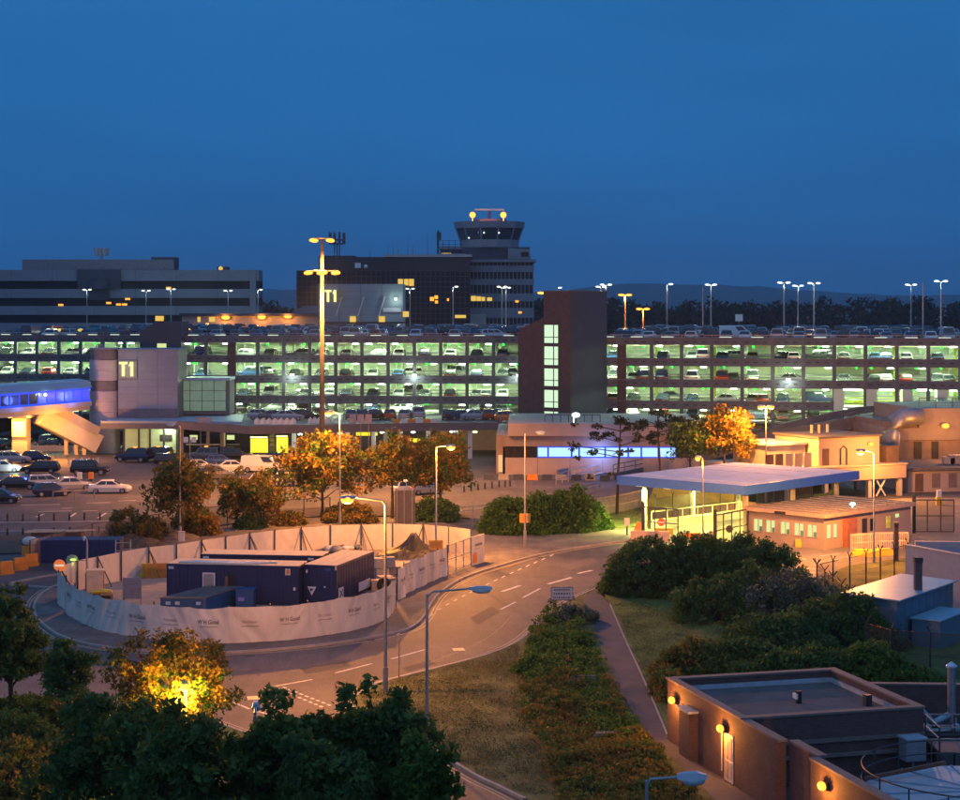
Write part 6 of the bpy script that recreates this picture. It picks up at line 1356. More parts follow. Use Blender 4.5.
# high mast with two rings of floodlights
base = G(322, 492); t = thing('high_mast', 'tall floodlight mast with two crowns of orange lights', 'light mast', base); px = base.y / F
hz = Zv(238, base.y); b = MB(); b.tube([(0, 0, 0), (0, 0, hz)], [.34, .15], 14); b.build('pole', mat('mast_paint', (.115, .10, .095), .6, var=.15), t, True)
for zi, (v, rr_, n) in enumerate(((240.5, 1.25, 4), (273, 1.7, 6))):
    z = Zv(v, base.y); b = MB(); b.tube([(rr_ * math.cos(k / 16 * 6.2832), rr_ * math.sin(k / 16 * 6.2832), z + .2) for k in range(17)], .07, 6)
    for k in range(n): a = k / n * 6.2832; b.bar((0, 0, z + .2), (rr_ * math.cos(a), rr_ * math.sin(a), z + .2), .08, .08)
    b.build('head_ring', M('galvanised'), t)
    for k in range(n):
        a = (k + .5) / n * 6.2832 + (.2 if zi else 0); b = MB(); b.ball((rr_ * math.cos(a), rr_ * math.sin(a), z), .34, (1.2, 1.2, .6)); b.build('floodlight', M('sodium_glow'), t, True)
    if zi:
        fl = glow(t, (0.4, -2.6, z - .5), SOD, 120000, .5, spot=40); fl.rotation_euler = (Vector((-7, 118, 0)) - (base + Vector((.4, -2.6, z)))).to_track_quat('-Z', 'Y').to_euler()
    glow(t, (0, -2.3, z - .6), SOD, 44000 if zi else 26000, .6, spot=132); glow(t, (1.5, 1.8, z - .6), SOD, 44000 if zi else 26000, .6, spot=132); glow(t, (0, -2.0, z - .5), SOD, 160, .4)
# white twin lamps on the roof parking
for i, (u, v, n) in enumerate(((87, 290, 2), (146, 291, 2), (171, 289.5, 2), (228, 291, 2), (258, 290, 1), (354, 288, 2), (410, 289, 2), (453, 287, 1), (502, 287, 2), (506, 288, 2), (601, 287, 2), (606, 285, 2), (667, 284.5, 1), (703, 288, 0), (711, 285, 2), (784, 283, 2), (798, 286, 2), (814, 283.5, 2), (911, 285, 2), (923, 283, 0), (941, 281.5, 2), (557, 288, 1))):
    D = max(252, min(380, 3.3 * F / (HY - v) * (.98 if u > 560 else 1)))
    lab = {2: 'twin-headed white lamp standing on the roof parking', 1: 'single-headed white lamp standing on the roof parking', 0: 'bare post standing on the roof parking'}[n]
    t = thing('roof_lamp', lab, 'lamp post', (Xu(u, D), D, 14.99), 0, {2: 'twin lamps on the roof', 1: 'single lamps on the roof', 0: 'bare posts on the roof'}[n])
    h = Zv(v, D) - 14.99; b = MB(); b.tube([(0, 0, 0), (0, 0, h)], [.14, .09], 8); b.build('pole', M('galvanised'), t)
    for k in range(n):
        s = -1 if k else 1; b = MB(); b.tube([(0, 0, h - .1), (s * .4, 0, h + .05)], .05, 6); b.build('arm', M('galvanised'), t)
        b = MB(); b.ball((s * .62, 0, h + .05), .30, (1.3, .8, .5)); b.build('head', mat('roof_lamp_glow', (.03, .03, .03), emit=(.88, 1, .90), es=1.6, var=0), t, True)
    if n: glow(t, (0, 0, h - .5), WHT, 900, .2)
for (u, v, D, lab) in ((625, 295, 330, 'orange-lit lamp beyond the roof parking beside the brown tower'), (643, 309, 330, 'short orange-lit lamp beyond the roof parking'), (545, 293, 300, 'orange-lit lamp rising behind the brown tower')):
    t = thing('roof_lamp', lab, 'lamp post', (Xu(u, D), D, 14.9)); h = Zv(v, D) - 14.9; b = MB(); b.tube([(0, 0, -.0), (0, 0, h)], .14, 8); b.build('pole', mat('pole_orange', (.45, .25, .12), .6), t)
    for s in (-1, 1): b = MB(); b.ball((s * .7, 0, h), .42, (1.4, .8, .5)); b.bar((0, 0, h - .05), (s * .7, 0, h), .06, .06); b.build('head', M('sodium_glow'), t, True)
    glow(t, (0, -.5, h - .6), SOD, 1500, .3)
t = thing('roof_notice', 'small white notice board over the roof parking', 'sign', (Xu(739, 290), 290, 14.99)); b = MB(); b.box(-.6, .6, -.05, .05, 2.4, 3.5); b.build('board', M('white_plastic'), t); b = MB(); b.cyl(0, .1, 0, 3.4, .06, n=6); b.build('post', M('galvanised'), t)
for (u, D, lab) in ((867, 246, 'blue and white square notice on the roof edge'),):
    t = thing('roof_notice', lab, 'sign', (Xu(u, D), D, 15.0)); b = MB(); b.box(-.45, .45, -.05, .05, .8, 1.7); b.build('board', M('white_plastic'), t); b = MB(); b.box(-.3, .3, -.07, -.051, .95, 1.55); b.build('symbol', M('bright_blue'), t); b = MB(); b.cyl(0, .1, 0, 1.6, .05, n=6); b.build('post', M('galvanised'), t)

# bollards
bm = MB(); bm.cyl(0, 0, 0, .62, .10, .09, 10); bm.cyl(0, 0, .62, .72, .09, .04, 10); bme = bm.mesh('bollard', M('dark_metal'))
for lab, grp, L in (('short dark bollard in the row along the car lot kerb', 'bollards along the car lot kerb', [(7.5, 521), (23, 521), (39, 521), (54, 520.5), (69.5, 520.5), (84.5, 520), (100, 520)]),
                    ('short dark bollard in the row by the far grass strip', 'bollards by the far strip', [(7.5, 536), (23, 535.5), (54, 535.5), (70, 535), (99, 534)]),
                    ('dark bollard in the row near the barrier blocks', 'bollards near the blocks', [(464, 492), (471, 491), (478, 490), (485, 489), (492, 488), (499, 487), (505, 487), (510, 486.5)]),
                    ('white bollard in the row by the sign tower foot', 'white bollards by the sign tower', [(68.5, 464), (74, 464), (82, 463.5), (89, 463.5), (98.5, 463)])):
    for u, v in L:
        o = link('bollard', bme if 'white' not in lab else bpy.data.meshes.get('bollard_white') or bm.mesh('bollard_white', M('white_plastic')), None, G(u, v)); tag(o, lab, 'bollard', grp)
for (u, v, m, lab) in ((79.5, 481, 'white_plastic', 'white ticket machine beside the dark jeep'), (91, 481, 'orange_plastic', 'orange ticket machine beside the dark jeep')):
    t = thing('ticket_machine', lab, 'machine', G(u, v)); b = MB(); b.box(-.25, .25, -.2, .2, .25, 1.0); b.build('case', M(m), t); b = MB(); b.box(-.15, .15, -.15, .15, 0, .25); b.build('plinth', M('dark_metal'), t)
rail_fence('trolley rail in the car lot beside the parked cars', [G(53, 501), G(75, 499.5), G(94, 498.5)], .95, M('galvanised'), 1)
# signs on posts at the forecourt
for (u, v, lab) in ((190, 463, 'pair of round white signs on a post in the forecourt'),):
    t = thing('forecourt_sign', lab, 'sign', G(u, v)); b = MB(); b.cyl(0, 0, 0, 3.4, .06, n=8); b.build('post', M('galvanised'), t)
    for s in (-.5, .5): b = MB(); b.box(s - .3, s + .3, -.1, -.06, 2.6, 3.3); b.build('plate', M('white_plastic'), t)

t = thing('roof_kiosk', 'small lit pay kiosk with yellow lamps on the roof parking above the bridge', 'kiosk', (Xu(62, 270), 270, 14.99))
b = MB(); b.box(-3.6, 3.8, 0, 3, 0, .9); b.build('wall', M('dark_concrete'), t); b = MB(); b.box(-4.0, 4.2, -.4, 3.3, .9, 1.1); b.build('roof', M('slate_panel'), t)
for x, m in ((-1.0, 'canopy_light'), (-.2, 'warm_window'), (2.9, 'warm_window'), (-1.9, 'white_glow')): b = MB(); b.ball((x, -.5, 1.25), .38, (1.2, .8, .6)); b.build('lamp', M(m), t, True)
glow(t, (-.6, -1.4, 1.6), (1, .85, .3), 220, .3)
# ---------------------------------------------------------------- cars
PAINT = {'white': (.62, .62, .62), 'silver': (.36, .37, .39), 'grey': (.13, .135, .145), 'black': (.012, .012, .014), 'dark blue': (.015, .025, .075), 'blue': (.04, .10, .26), 'red': (.28, .018, .015), 'green': (.02, .10, .05), 'orange': (.55, .16, .03)}
for k, c in PAINT.items(): mat('paint_' + k.replace(' ', '_'), c, .25, metal=.25 if k in ('silver', 'grey', 'blue', 'dark blue') else 0, var=.04, spec=.6)
mat('tyre', (.015, .015, .016), .8, var=.1); mat('rim', (.30, .30, .31), .4, metal=.6, var=.1); mat('car_glass', (.02, .026, .032), .08, var=0, spec=.7)
mat('head_lens', (.6, .6, .6), .2, var=0); mat('tail_lens', (.35, .01, .01), .3, var=0)
STY = {  # stations: x, z bottom, z top, half width ; greenhouse: base x0,x1, roof x0,x1, roof z ; wheels
    'hatchback': ([(-1.95, .38, .80, .70), (-1.85, .26, .93, .82), (-1.0, .20, .95, .86), (.75, .20, .92, .86), (1.55, .24, .80, .82), (1.92, .34, .62, .68)], (-1.86, 1.02, -1.45, .22, 1.46), (-1.22, 1.22, .30)),
    'saloon': ([(-2.25, .38, .78, .72), (-2.12, .26, .92, .84), (-1.1, .20, .95, .88), (.9, .20, .92, .88), (1.85, .24, .80, .84), (2.22, .34, .62, .70)], (-1.75, 1.15, -.95, .35, 1.42), (-1.38, 1.38, .31)),
    'estate': ([(-2.3, .38, .80, .74), (-2.2, .26, .95, .86), (-1.1, .20, .97, .88), (.9, .20, .94, .88), (1.85, .24, .82, .84), (2.25, .34, .64, .70)], (-2.2, 1.15, -1.95, .35, 1.50), (-1.4, 1.4, .31)),
    'off-roader': ([(-2.2, .45, .95, .84), (-2.1, .35, 1.08, .92), (-1.0, .32, 1.10, .94), (.9, .32, 1.08, .94), (1.9, .36, 1.0, .90), (2.2, .42, .80, .80)], (-2.1, 1.0, -1.95, .50, 1.82), (-1.35, 1.42, .38)),
    'van': ([(-2.45, .40, 1.05, .88), (-2.4, .28, 1.18, .94), (-1.0, .24, 1.18, .96), (1.3, .24, 1.15, .96), (2.1, .28, .98, .90), (2.4, .36, .70, .78)], (-2.42, 1.95, -2.35, 1.05, 2.0), (-1.55, 1.6, .34)),
}
def car_body(style, b, mi):
    S, g, wh = STY[style]; V = []; Fc = []
    for (x, z0, z1, hw) in S:
        zm = z0 + (z1 - z0) * .62
        V += [(x, -hw * .93, z0), (x, hw * .93, z0), (x, hw, zm), (x, hw * .94, z1), (x, -hw * .94, z1), (x, -hw, zm)]
    for i in range(len(S) - 1):
        for k in range(6): Fc.append((i * 6 + k, i * 6 + (k + 1) % 6, (i + 1) * 6 + (k + 1) % 6, (i + 1) * 6 + k)[::-1])
    Fc += [(0, 1, 2, 3, 4, 5), tuple((len(S) - 1) * 6 + k for k in (5, 4, 3, 2, 1, 0))]
    b.add(V, Fc, mi)
    x0, x1, r0, r1, zr = g; zb = S[2][2] - .03; hw = S[2][3] * .92; rw = hw * .80
    b.add([(x0, -hw, zb), (x1, -hw, zb - .02), (x1, hw, zb - .02), (x0, hw, zb), (r0, -rw, zr - .05), (r1, -rw, zr - .05), (r1, rw, zr - .05), (r0, rw, zr - .05), (r0 + .12, -rw * .85, zr), (r1 - .12, -rw * .85, zr), (r1 - .12, rw * .85, zr), (r0 + .12, rw * .85, zr)],
          [(0, 1, 5, 4), (1, 2, 6, 5), (2, 3, 7, 6), (3, 0, 4, 7), (4, 5, 9, 8), (5, 6, 10, 9), (6, 7, 11, 10), (7, 4, 8, 11), (8, 9, 10, 11)], mi)
def car_glass(style, b, mi):
    S, g, wh = STY[style]; x0, x1, r0, r1, zr = g; zb = S[2][2] - .03; hw = S[2][3] * .92; rw = hw * .80; zt = zr - .05
    def pt(s, t, side):       # s along, t up on the side
        xa = x0 + (x1 - x0) * s; xr = r0 + (r1 - r0) * s; y = (hw + (rw - hw) * t + .012) * side; return (xa + (xr - xa) * t, y, zb + (zt - zb) * t)
    van = style == 'van'
    for side in (-1, 1):
        for (s0, s1) in (((.05, .30), (.33, .62), (.65, .93)) if style != 'saloon' else ((.10, .47), (.51, .92))):
            if van and s0 < .6: continue
            q = [pt(s0, .12, side), pt(s1, .12, side), pt(s1, .92, side), pt(s0, .92, side)]; b.quad(*(q if side < 0 else q[::-1]), mi)
    def sl(xa, xr, e):
        q = [(xa + (xr - xa) * .1 + e, -hw * .88, zb + (zt - zb) * .1), (xa + (xr - xa) * .1 + e, hw * .88, zb + (zt - zb) * .1), (xa + (xr - xa) * .93 + e, rw * .86, zb + (zt - zb) * .93), (xa + (xr - xa) * .93 + e, -rw * .86, zb + (zt - zb) * .93)]; return q
    b.quad(*sl(x1, r1, .014), mi); b.quad(*sl(x0, r0, -.014)[::-1], mi)
def wheel(b, x, y, r, mi, mr=None):
    s = .11 if y > 0 else -.11; b.tube([(x, y - s, r), (x, y + s * .2, r)], r, 14, mi)
    if mr is not None: b.tube([(x, y + s * .2, r), (x, y + s * .25, r)], r * .62, 10, mr)
def light_boxes(style, b, front, mi):
    S = STY[style][0]; x, z0, z1, hw = S[-1] if front else S[0]; x2, _, z2, hw2 = S[-2] if front else S[1]
    for s in (-1, 1):
        y = s * hw * .78; z = z1 - .10 if front else z1 - .10; e = .02 if front else -.02; b.box(min(x, x + e) - .0, max(x, x + e), y - .16, y + .16, z - .08, z + .06, mi)
CARM = {}
def car_mesh(style, colour):
    k = (style, colour)
    if k not in CARM:
        b = MB(); car_body(style, b, 0); car_glass(style, b, 1); wb = STY[style][2]; hw = STY[style][0][2][3] - .06
        for x in wb[:2]:
            for y in (-hw, hw): wheel(b, x, y, wb[2], 2, 5)
        light_boxes(style, b, True, 3); light_boxes(style, b, False, 4)
        CARM[k] = b.mesh('parked_car', [M('paint_' + colour.replace(' ', '_')), M('car_glass'), M('tyre'), M('head_lens'), M('tail_lens'), M('rim')])
    return CARM[k]
NEAR = {}
def near_car(style, colour, loc, rz, label, lit=None):
    """a car in the lot, with its parts"""
    k = (style, colour)
    if k not in NEAR:
        d = {}; b = MB(); car_body(style, b, 0); d['body'] = b.mesh('body', M('paint_' + colour.replace(' ', '_')))
        b = MB(); car_glass(style, b, 0); d['windows'] = [MB().add([b.v[i] for i in f], [(0, 1, 2, 3)]).mesh('window', M('car_glass')) for f in b.f]
        b = MB(); wheel(b, 0, .01, STY[style][2][2], 0, 1); d['wheel'] = b.mesh('wheel', [M('tyre'), M('rim')])
        b = MB(); light_boxes(style, b, True, 0); d['headlights'] = b.mesh('headlights', M('head_lens'))
        b = MB(); light_boxes(style, b, False, 0); d['tail_lights'] = b.mesh('tail_lights', M('tail_lens')); NEAR[k] = d
    d = NEAR[k]; t = thing('parked_car', label, 'van' if style == 'van' else 'car', loc, rz)
    bd = link('body', d['body'], t); [link('window', wm, bd) for wm in d['windows']]; wb = STY[style][2]; hw = STY[style][0][2][3] - .06
    for x in wb[:2]:
        for y in (-hw, hw):
            o = link('wheel', d['wheel'], t, (x, y, 0)); o.rotation_euler.z = math.pi if y < 0 else 0
    S = STY[style][0]
    for key, i, nm in (('headlights', -1, 'headlight'), ('tail_lights', 0, 'tail_light')):
        x, z0, z1, w2 = S[i]
        for s in (-1, 1):
            b = MB(); y = s * w2 * .78; e = .02 if i else -.02; b.box(min(x, x + e), max(x, x + e), y - .16, y + .16, z1 - .18, z1 - .04); b.build(nm, (mat('lit_headlamp', (.03, .03, .03), emit=(.75, 1, .9), es=3, var=0) if 'lamps on' in label else M('head_lens')) if i else M('tail_lens'), t)
    if 'lamps on' in label: glow(t, (2.9, 0, .7), (.7, 1, .9), 120, .1)
    if lit:
        b = MB(); b.box(-.45, -.15, -.35, .35, STY[style][1][4] + .0, STY[style][1][4] + .14); b.build('roof_sign', M('amber_glow'), t)
    return t
LOT = [(13, 463, 'estate', 'silver', 8, 'silver estate car parked near the lit pier'), (4, 472, 'saloon', 'white', 3, 'white saloon at the lot edge beyond the silver estate'), (40, 473, 'estate', 'black', 184, 'black estate with its lamps on beside the low post'), (37, 462, 'hatchback', 'dark blue', 4, 'dark blue hatchback parked behind the black estate'),
       (90, 475, 'off-roader', 'black', 2, 'black jeep parked behind the two ticket machines'), (18, 489, 'saloon', 'black', 5, 'black saloon with orange light on its roof in the lot'), (48, 488, 'estate', 'silver', 20, 'silver estate parked beside the trolley rail'),
       (52, 496, 'hatchback', 'dark blue', 24, 'dark blue hatchback behind the trolley rail'), (72, 490, 'saloon', 'silver', 20, 'silver saloon parked between the dark hatchback and the white car'), (110, 493, 'saloon', 'white', 5, 'white low saloon standing alone in the lot'),
       (133, 462, 'off-roader', 'dark blue', 170, 'dark blue taxi with an amber roof light by the green glazing'), (156, 461, 'off-roader', 'black', 172, 'black taxi with an amber roof light beside the green glazing'), (172, 465, 'estate', 'black', 8, 'long black estate parked before the taxis'),
       (199, 471, 'saloon', 'silver', 15, 'silver saloon parked behind the orange-leaved tree'), (217, 479, 'estate', 'grey', 15, 'grey estate parked nearest the round tree'), (233, 472, 'saloon', 'white', 12, 'white saloon beside the white minibus'), (221, 466, 'hatchback', 'blue', 10, 'blue hatchback parked behind the white saloon'),
       (236, 461, 'off-roader', 'black', 5, 'black off-roader before the yellow kiosk'), (262, 472, 'van', 'white', -6, 'white minibus parked before the yellow kiosk panels'), (277, 463, 'saloon', 'green', -4, 'dark green saloon passing behind the white minibus'), (288, 486, 'hatchback', 'silver', 10, 'silver hatchback half hidden by the orange tree'),
       (352, 468, 'saloon', 'grey', 10, 'grey taxi with an amber roof light under the roadway'), (366, 470, 'off-roader', 'black', 160, 'black off-roader parked under the raised roadway'), (396, 478, 'saloon', 'silver', 10, 'silver saloon between the lot trees'), (413, 494, 'estate', 'white', 30, 'white estate parked beside the dark tree'), (425, 494, 'hatchback', 'silver', 30, 'silver hatchback beside the white estate near the dark tree'), (1, 503, 'hatchback', 'black', 0, 'black hatchback at the lot edge near the bollards'), (204, 461, 'off-roader', 'grey', 172, 'grey taxi with an amber roof light under the flat roof')]
for (u, v, st, c, a, lab) in LOT: near_car(st, c, G(u, v), R(a), lab, 'taxi' in lab or (u, v) == (18, 489))
# small cars: roof decks, lit decks, raised roadway
COLS = ['white', 'silver', 'silver', 'grey', 'grey', 'black', 'black', 'dark blue', 'blue', 'red', 'silver', 'dark blue']
rc = random.Random(77); n_small = [0]
def small_car(x, y, z, rz, where, group, st=None, c=None):
    st = st or rc.choice(['hatchback', 'hatchback', 'saloon', 'estate', 'off-roader', 'saloon']); c = c or rc.choice(COLS)
    o = link('parked_car', car_mesh(st, c), None, (x, y, z), rz); tag(o, f'{c} {st} {where}', 'van' if st == 'van' else 'car', f'{c} {st} {group}'); n_small[0] += 1
def to_world(key, x, y):
    t, L, w_, rz, nb, dp = CP[key]; c, s = math.cos(rz), math.sin(rz); return t.location.x + x * c - y * s, t.location.y + x * s + y * c
names = {'mid': ('on the roof parking of the long car park', 'on the roof of the long car park'), 'left': ('on the roof parking above the footbridge', 'on the roof of the bridge wing'), 'right': ('on the roof parking before the woods', 'on the roof of the car park with the ramp')}
stuff_v = []
for key in ('mid', 'left', 'right'):
    t, L, w_, rz, nb, dp = CP[key]
    for ri, y in enumerate((4.6, 10.2, 27, 33, 50, 56, 74, 80)):
        x = 1.6 + (ri % 2) * 1.1
        while x < L - 1.2:
            if rc.random() < .82:
                X_, Y_ = to_world(key, x, y); up_ = (ri % 2 == 0); a = rz + math.pi / 2 + (math.pi if rc.random() < .4 else 0) + rc.uniform(-.04, .04)
                if ri < 3: small_car(X_, Y_, 14.995, a, names[key][0], names[key][1], 'van' if rc.random() < .04 else None)
                else: stuff_v.append((X_, Y_, 14.995, a))
            x += 2.5 if ri else 2.9
small_car(Xu(735, 262), 262, 14.995, 0, 'parked side-on on the roof parking', 'on the roof side-on', 'van', 'white')
small_car(Xu(495, 262), 262, 14.995, .2, 'parked side-on on the roof parking', 'on the roof side-on', 'estate', 'white')
b = MB()
for i, (x, y, z, a) in enumerate(stuff_v):
    st = ('hatchback', 'estate', 'saloon')[i % 3]; c0 = MB(); car_body(st, c0, i % 4); car_glass(st, c0, 4); ca_, sa = math.cos(a), math.sin(a)
    b.v += []; b0 = len(b.v); b.v += [(x + p[0] * ca_ - p[1] * sa, y + p[0] * sa + p[1] * ca_, z + p[2]) for p in c0.v]; b.f += [tuple(q + b0 for q in f) for f in c0.f]; b.m += c0.m
o = b.build('distant_cars', [M('paint_silver'), M('paint_black'), M('paint_grey'), M('paint_dark_blue'), M('car_glass')]); stuffed(o); o['label'] = 'far rows of cars on the roof parking'; o['category'] = 'cars'
dk = {'mid': 'lit deck of the long car park', 'left': 'lit deck behind the footbridge', 'right': 'lit deck of the ramp car park'}
DN = {1: 'topmost', 2: 'second', 3: 'third', 4: 'lowest'}
for key in ('mid', 'left', 'right'):
    t, L, w_, rz, nb, dp = CP[key]
    for li in (1, 2, 3, 4):
        fz = (floor_z(li) if li < 4 else GROUND_DECK - .02)
        for i in range(nb):
            if key == 'left' and li > 2 and 3 < i: continue
            if key == 'mid' and li == 3 and i < 2: continue
            if key == 'right' and li >= 3 and i >= 8: continue
            for q in range(1 if rc.random() < .62 else 2):
                if rc.random() < .14: continue
                if rc.random() < .28: a = rz + rc.choice((0, math.pi)) + rc.uniform(-.3, .3); y = 3.6; x = (i + .5) * w_
                else: a = rz + math.pi / 2 + rc.choice((0, math.pi)); y = 3.2; x = (i + .32 + .36 * q) * w_
                if q and y == 3.6: y = 9.5
                X_, Y_ = to_world(key, min(max(x, 2.6), L - 2.6), y); small_car(X_, Y_, fz + .005, a, f'parked on the {DN[li]} {dk[key]}', f'on the {DN[li]} {dk[key]}')
for u, d, a in ((262, 245, 5), (275, 243, 5), (288, 243, 5), (304, 244, 8), (350, 245, 100), (362, 246, 95), (376, 245, 85), (390, 246, 92), (405, 245, 88), (418, 246, 95), (448, 245, 92), (462, 244, 20), (475, 244, 15), (488, 245, 92), (498, 245, 88)):
    small_car(Xu(u, d), d, 4.425, R(a), 'standing on the raised roadway before the decks', 'on the raised roadway')
small_car(Xu(509, 240.5), 240.5, 4.425, R(4), 'standing on the raised roadway beside the brown tower', 'on the raised roadway', 'hatchback', 'orange')
for k in range(9): small_car(Xu(4 + 12 * k, 250), 250 + (k % 2) * 4, .003, R(90 + rc.uniform(-8, 8)), 'parked beneath the glazed footbridge', 'beneath the footbridge')
for k in range(12): small_car(Xu(606 + 17 * k, 240), 240.5 - k * .2, .003 if k > 9 else GROUND_DECK * 0 + .003, R(90 + rc.uniform(-8, 8)), 'parked at the foot of the car park with the ramp', 'at the ramp car park foot')
print('SMALL CARS', n_small[0], 'stuff', len(stuff_v))

# ---------------------------------------------------------------- vegetation
# car lot trees
tree('orange-brown tree behind the dark column in the car lot', G(181, 538, .1), 6, (3.1, 2.8, 2.6), 4.2, 'lot', clumps=130, per=60, size=.17, shell=.2, spread=.85, base=-.9)
tree('round-crowned tree beside the white minibus', G(252, 527, .1), 5, (2.6, 2.4, 2.0), 2.7, 'lot', clumps=150, per=65, size=.15, shell=.4, spread=.6, base=-.95)
tree('wide orange-lit tree in front of the high mast', G(322, 521, .1), 7, (4.2, 3.0, 3.1), 4.7, 'lot', clumps=190, per=60, size=.17, shell=.25, spread=.8)
tree('orange-topped tree between the lamps behind the site', G(392, 518, .1), 8, (3.2, 2.6, 3.0), 5.0, 'lot', clumps=130, per=56, size=.17, shell=.25, spread=.8)
tree('taller dark-based tree beside the lit lamp behind the site', G(440, 516, .1), 8, (2.9, 2.6, 3.4), 4.7, 'lot', clumps=150, per=60, size=.17, shell=.3, spread=.8)
for (u, v, r, h, key, lab) in ((133, 541, 2.8, 2.6, 'warm', 'dark shrub at the car lot end by the spoil heap'), (196, 534, 1.9, 2.2, 'warm', 'dark shrub below the orange-brown tree'), (290, 525, 1.2, 1.0, 'warm', 'low shrub between the round tree and the wide tree'), (350, 522, 2.2, 1.6, 'warm', 'shrub behind the back hoarding beside the traffic sign'), (432, 520, 2.4, 2.0, 'dark', 'dark shrub at the foot of the lit lamp behind the site'), (250, 528, 1.3, 1.0, 'dark', 'dark shrub under the round-crowned tree')):
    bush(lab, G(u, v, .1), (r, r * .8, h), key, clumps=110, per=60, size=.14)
for (u, v, r, h, key, lab) in ((507, 533, 2.1, 3.0, 'mid', 'olive bush at the orange-lit end of the bank'), (537, 533, 2.0, 3.4, 'mid', 'green bush behind the orange sign box'), (570, 531, 2.2, 3.7, 'mid', 'tall green bush on the lit bank'), (594, 529, 1.3, 2.0, 'mid', 'small green bush beside the pale palisade fence')):
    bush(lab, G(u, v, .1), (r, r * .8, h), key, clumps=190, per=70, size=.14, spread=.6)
def pine(label, base, h, seed, crowns, lean=.3):
    t = thing('pine_tree', label, 'tree', base); b = MB(); b.tube([(0, 0, -.1), (lean * .3, 0, h * .4), (lean, .1, h * .75), (lean * 1.1, 0, h)], [.16, .13, .09, .03], 8); b.build('trunk', MATS['bark'], t)
    b = MB(); rg = random.Random(seed); cl = []
    for (dx, dz, n) in crowns:
        b.tube([(lean * .9, 0, max(dz - .5, h * .4)), (dx * .6, 0, dz - .1), (dx, 0, dz)], [.06, .045, .02], 5)
        for k in range(max(2, int(n * .6))): cl.append((dx + rg.gauss(0, .55), rg.gauss(0, .6), dz + rg.gauss(0, .18)))
    b.build('limbs', MATS['bark'], t); link('crown', leaf_mesh('crown', cl, 42, (.5, .5, .25), .14, leaves('pine'), seed), t); return t
pine('dark spreading pine in front of the blue-lit strip', G(617, 514, .1), 9.2, 31, [(-4.4, 6.4, 5), (-3.2, 5.9, 6), (-1.8, 7.3, 9), (-2.6, 8.4, 6), (.6, 8.8, 12), (1.8, 8.2, 10), (2.8, 7.0, 8), (-.6, 7.6, 8), (3.8, 8.4, 8), (1.0, 6.0, 5), (-1.2, 3.8, 3)])
pine('dark leaning pine beside the blue gate canopy', G(661, 503, .1), 9.4, 37, [(-1.6, 8.2, 9), (0, 9.0, 12), (1.5, 8.5, 12), (2.6, 7.6, 10), (-.6, 7.0, 8), (1.6, 6.6, 8), (-2.4, 6.6, 6), (3.2, 8.4, 8)], -.3)
tree('bright orange-lit tree beside the lamp behind the canopy', G(724, 497, 0), 9, (3.9, 3.0, 3.0), 6.6, 'warm', clumps=110, per=55, size=.18, shell=.3, spread=.8)
tree('small dark tree behind the two pines', G(690, 498, 0), 7, (2.4, 2.2, 2.4), 6.0, 'dark', clumps=60, per=45, size=.17, shell=.3, spread=.8)
# the dark hedge and shrubs on the right
for (u, v, rx, ry, h, key, lab, n, per) in ((655, 592, 4.4, 3.0, 3.4, 'dark', 'big dark rounded bush at the path end by the yard', 150, 95), (705, 592, 5.0, 3.2, 3.8, 'dark', 'biggest dark bush before the security gate', 170, 95), (752, 598, 3.6, 3.0, 4.0, 'dark', 'tall dark bush before the gatehouse windows', 140, 95),
                                            (740, 618, 4.0, 3.0, 3.0, 'dark', 'dark bush on the slope above the lawn', 120, 90), (800, 625, 3.6, 3.0, 3.1, 'pale', 'pale-flowered shrub beside the barbed fence', 110, 70), (836, 648, 3.6, 3.0, 3.0, 'dark', 'dark bush beside the fence before the blue shed', 110, 85),
                                            (780, 660, 3.6, 2.6, 2.4, 'dark', 'dark bush in the middle of the shrub bank', 110, 85), (704, 672, 2.9, 1.5, 1.55, 'bed', 'clipped brownish hedge at the lawn edge', 110, 80), (740, 676, 3.0, 1.8, 1.7, 'dark', 'dark clipped hedge behind the pump house', 110, 80), (800, 686, 3.4, 2.0, 1.8, 'dark', 'dark shrub behind the pump house roof', 110, 80), (868, 684, 2.5, 2.0, 1.9, 'mid', 'yellow-green shrub beside the barbed fence', 90, 80), (905, 690, 2.4, 1.8, 1.0, 'mid', 'low green shrub behind the court wall', 70, 70), (668, 694, .55, 2.2, 1.1, 'bed', 'low reddish hedge beside the path', 70, 70)):
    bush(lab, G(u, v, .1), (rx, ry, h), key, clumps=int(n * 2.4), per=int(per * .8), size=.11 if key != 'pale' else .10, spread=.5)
# shrub bed between verge and path: a low ground-cover mass, taller bushes at its edge
rg = random.Random(5); cl = []
def in_bed(u, v):
    L = np.interp(v, [600, 630, 660, 690, 720, 760, 800, 830], [560, 532, 524, 520, 524, 545, 560, 560]); Rr = np.interp(v, [600, 630, 660, 690, 720, 760, 800, 830], [570, 585, 597, 611, 626, 658, 694, 708]); return L < u < Rr
while len(cl) < 1500:
    u, v = rg.uniform(515, 715), rg.uniform(606, 830)
    if in_bed(u, v) and rg.random() < (400 / (v - 250)) ** 0 * 1:
        p = G(u, v, .1); hh = .34 + .44 * (noise.noise(Vector((p.x * .55, p.y * .35, 3))) + .5); cl.append((p.x, p.y, max(.15, hh * rg.uniform(.7, 1.05))))
gr = [c for c in cl if noise.noise(Vector((c[0] * .45, c[1] * .22, 7))) + .012 * (c[1] - 92) > .06]; gs = set(gr)
for nm_, cc_, kk_, sd_ in (('rust and olive shrub planting between the verge and the path', [c for c in cl if c not in gs], 'bed', 9), ('green patches of low planting among the rust-coloured shrubs', gr, 'mid', 10)):
    o = link('ground_cover', leaf_mesh('ground_cover', cc_, 40, (.36, .36, .26), .080, leaves(kk_), sd_, zmin=.1)); stuffed(o); o['label'] = nm_; o['category'] = 'planting'
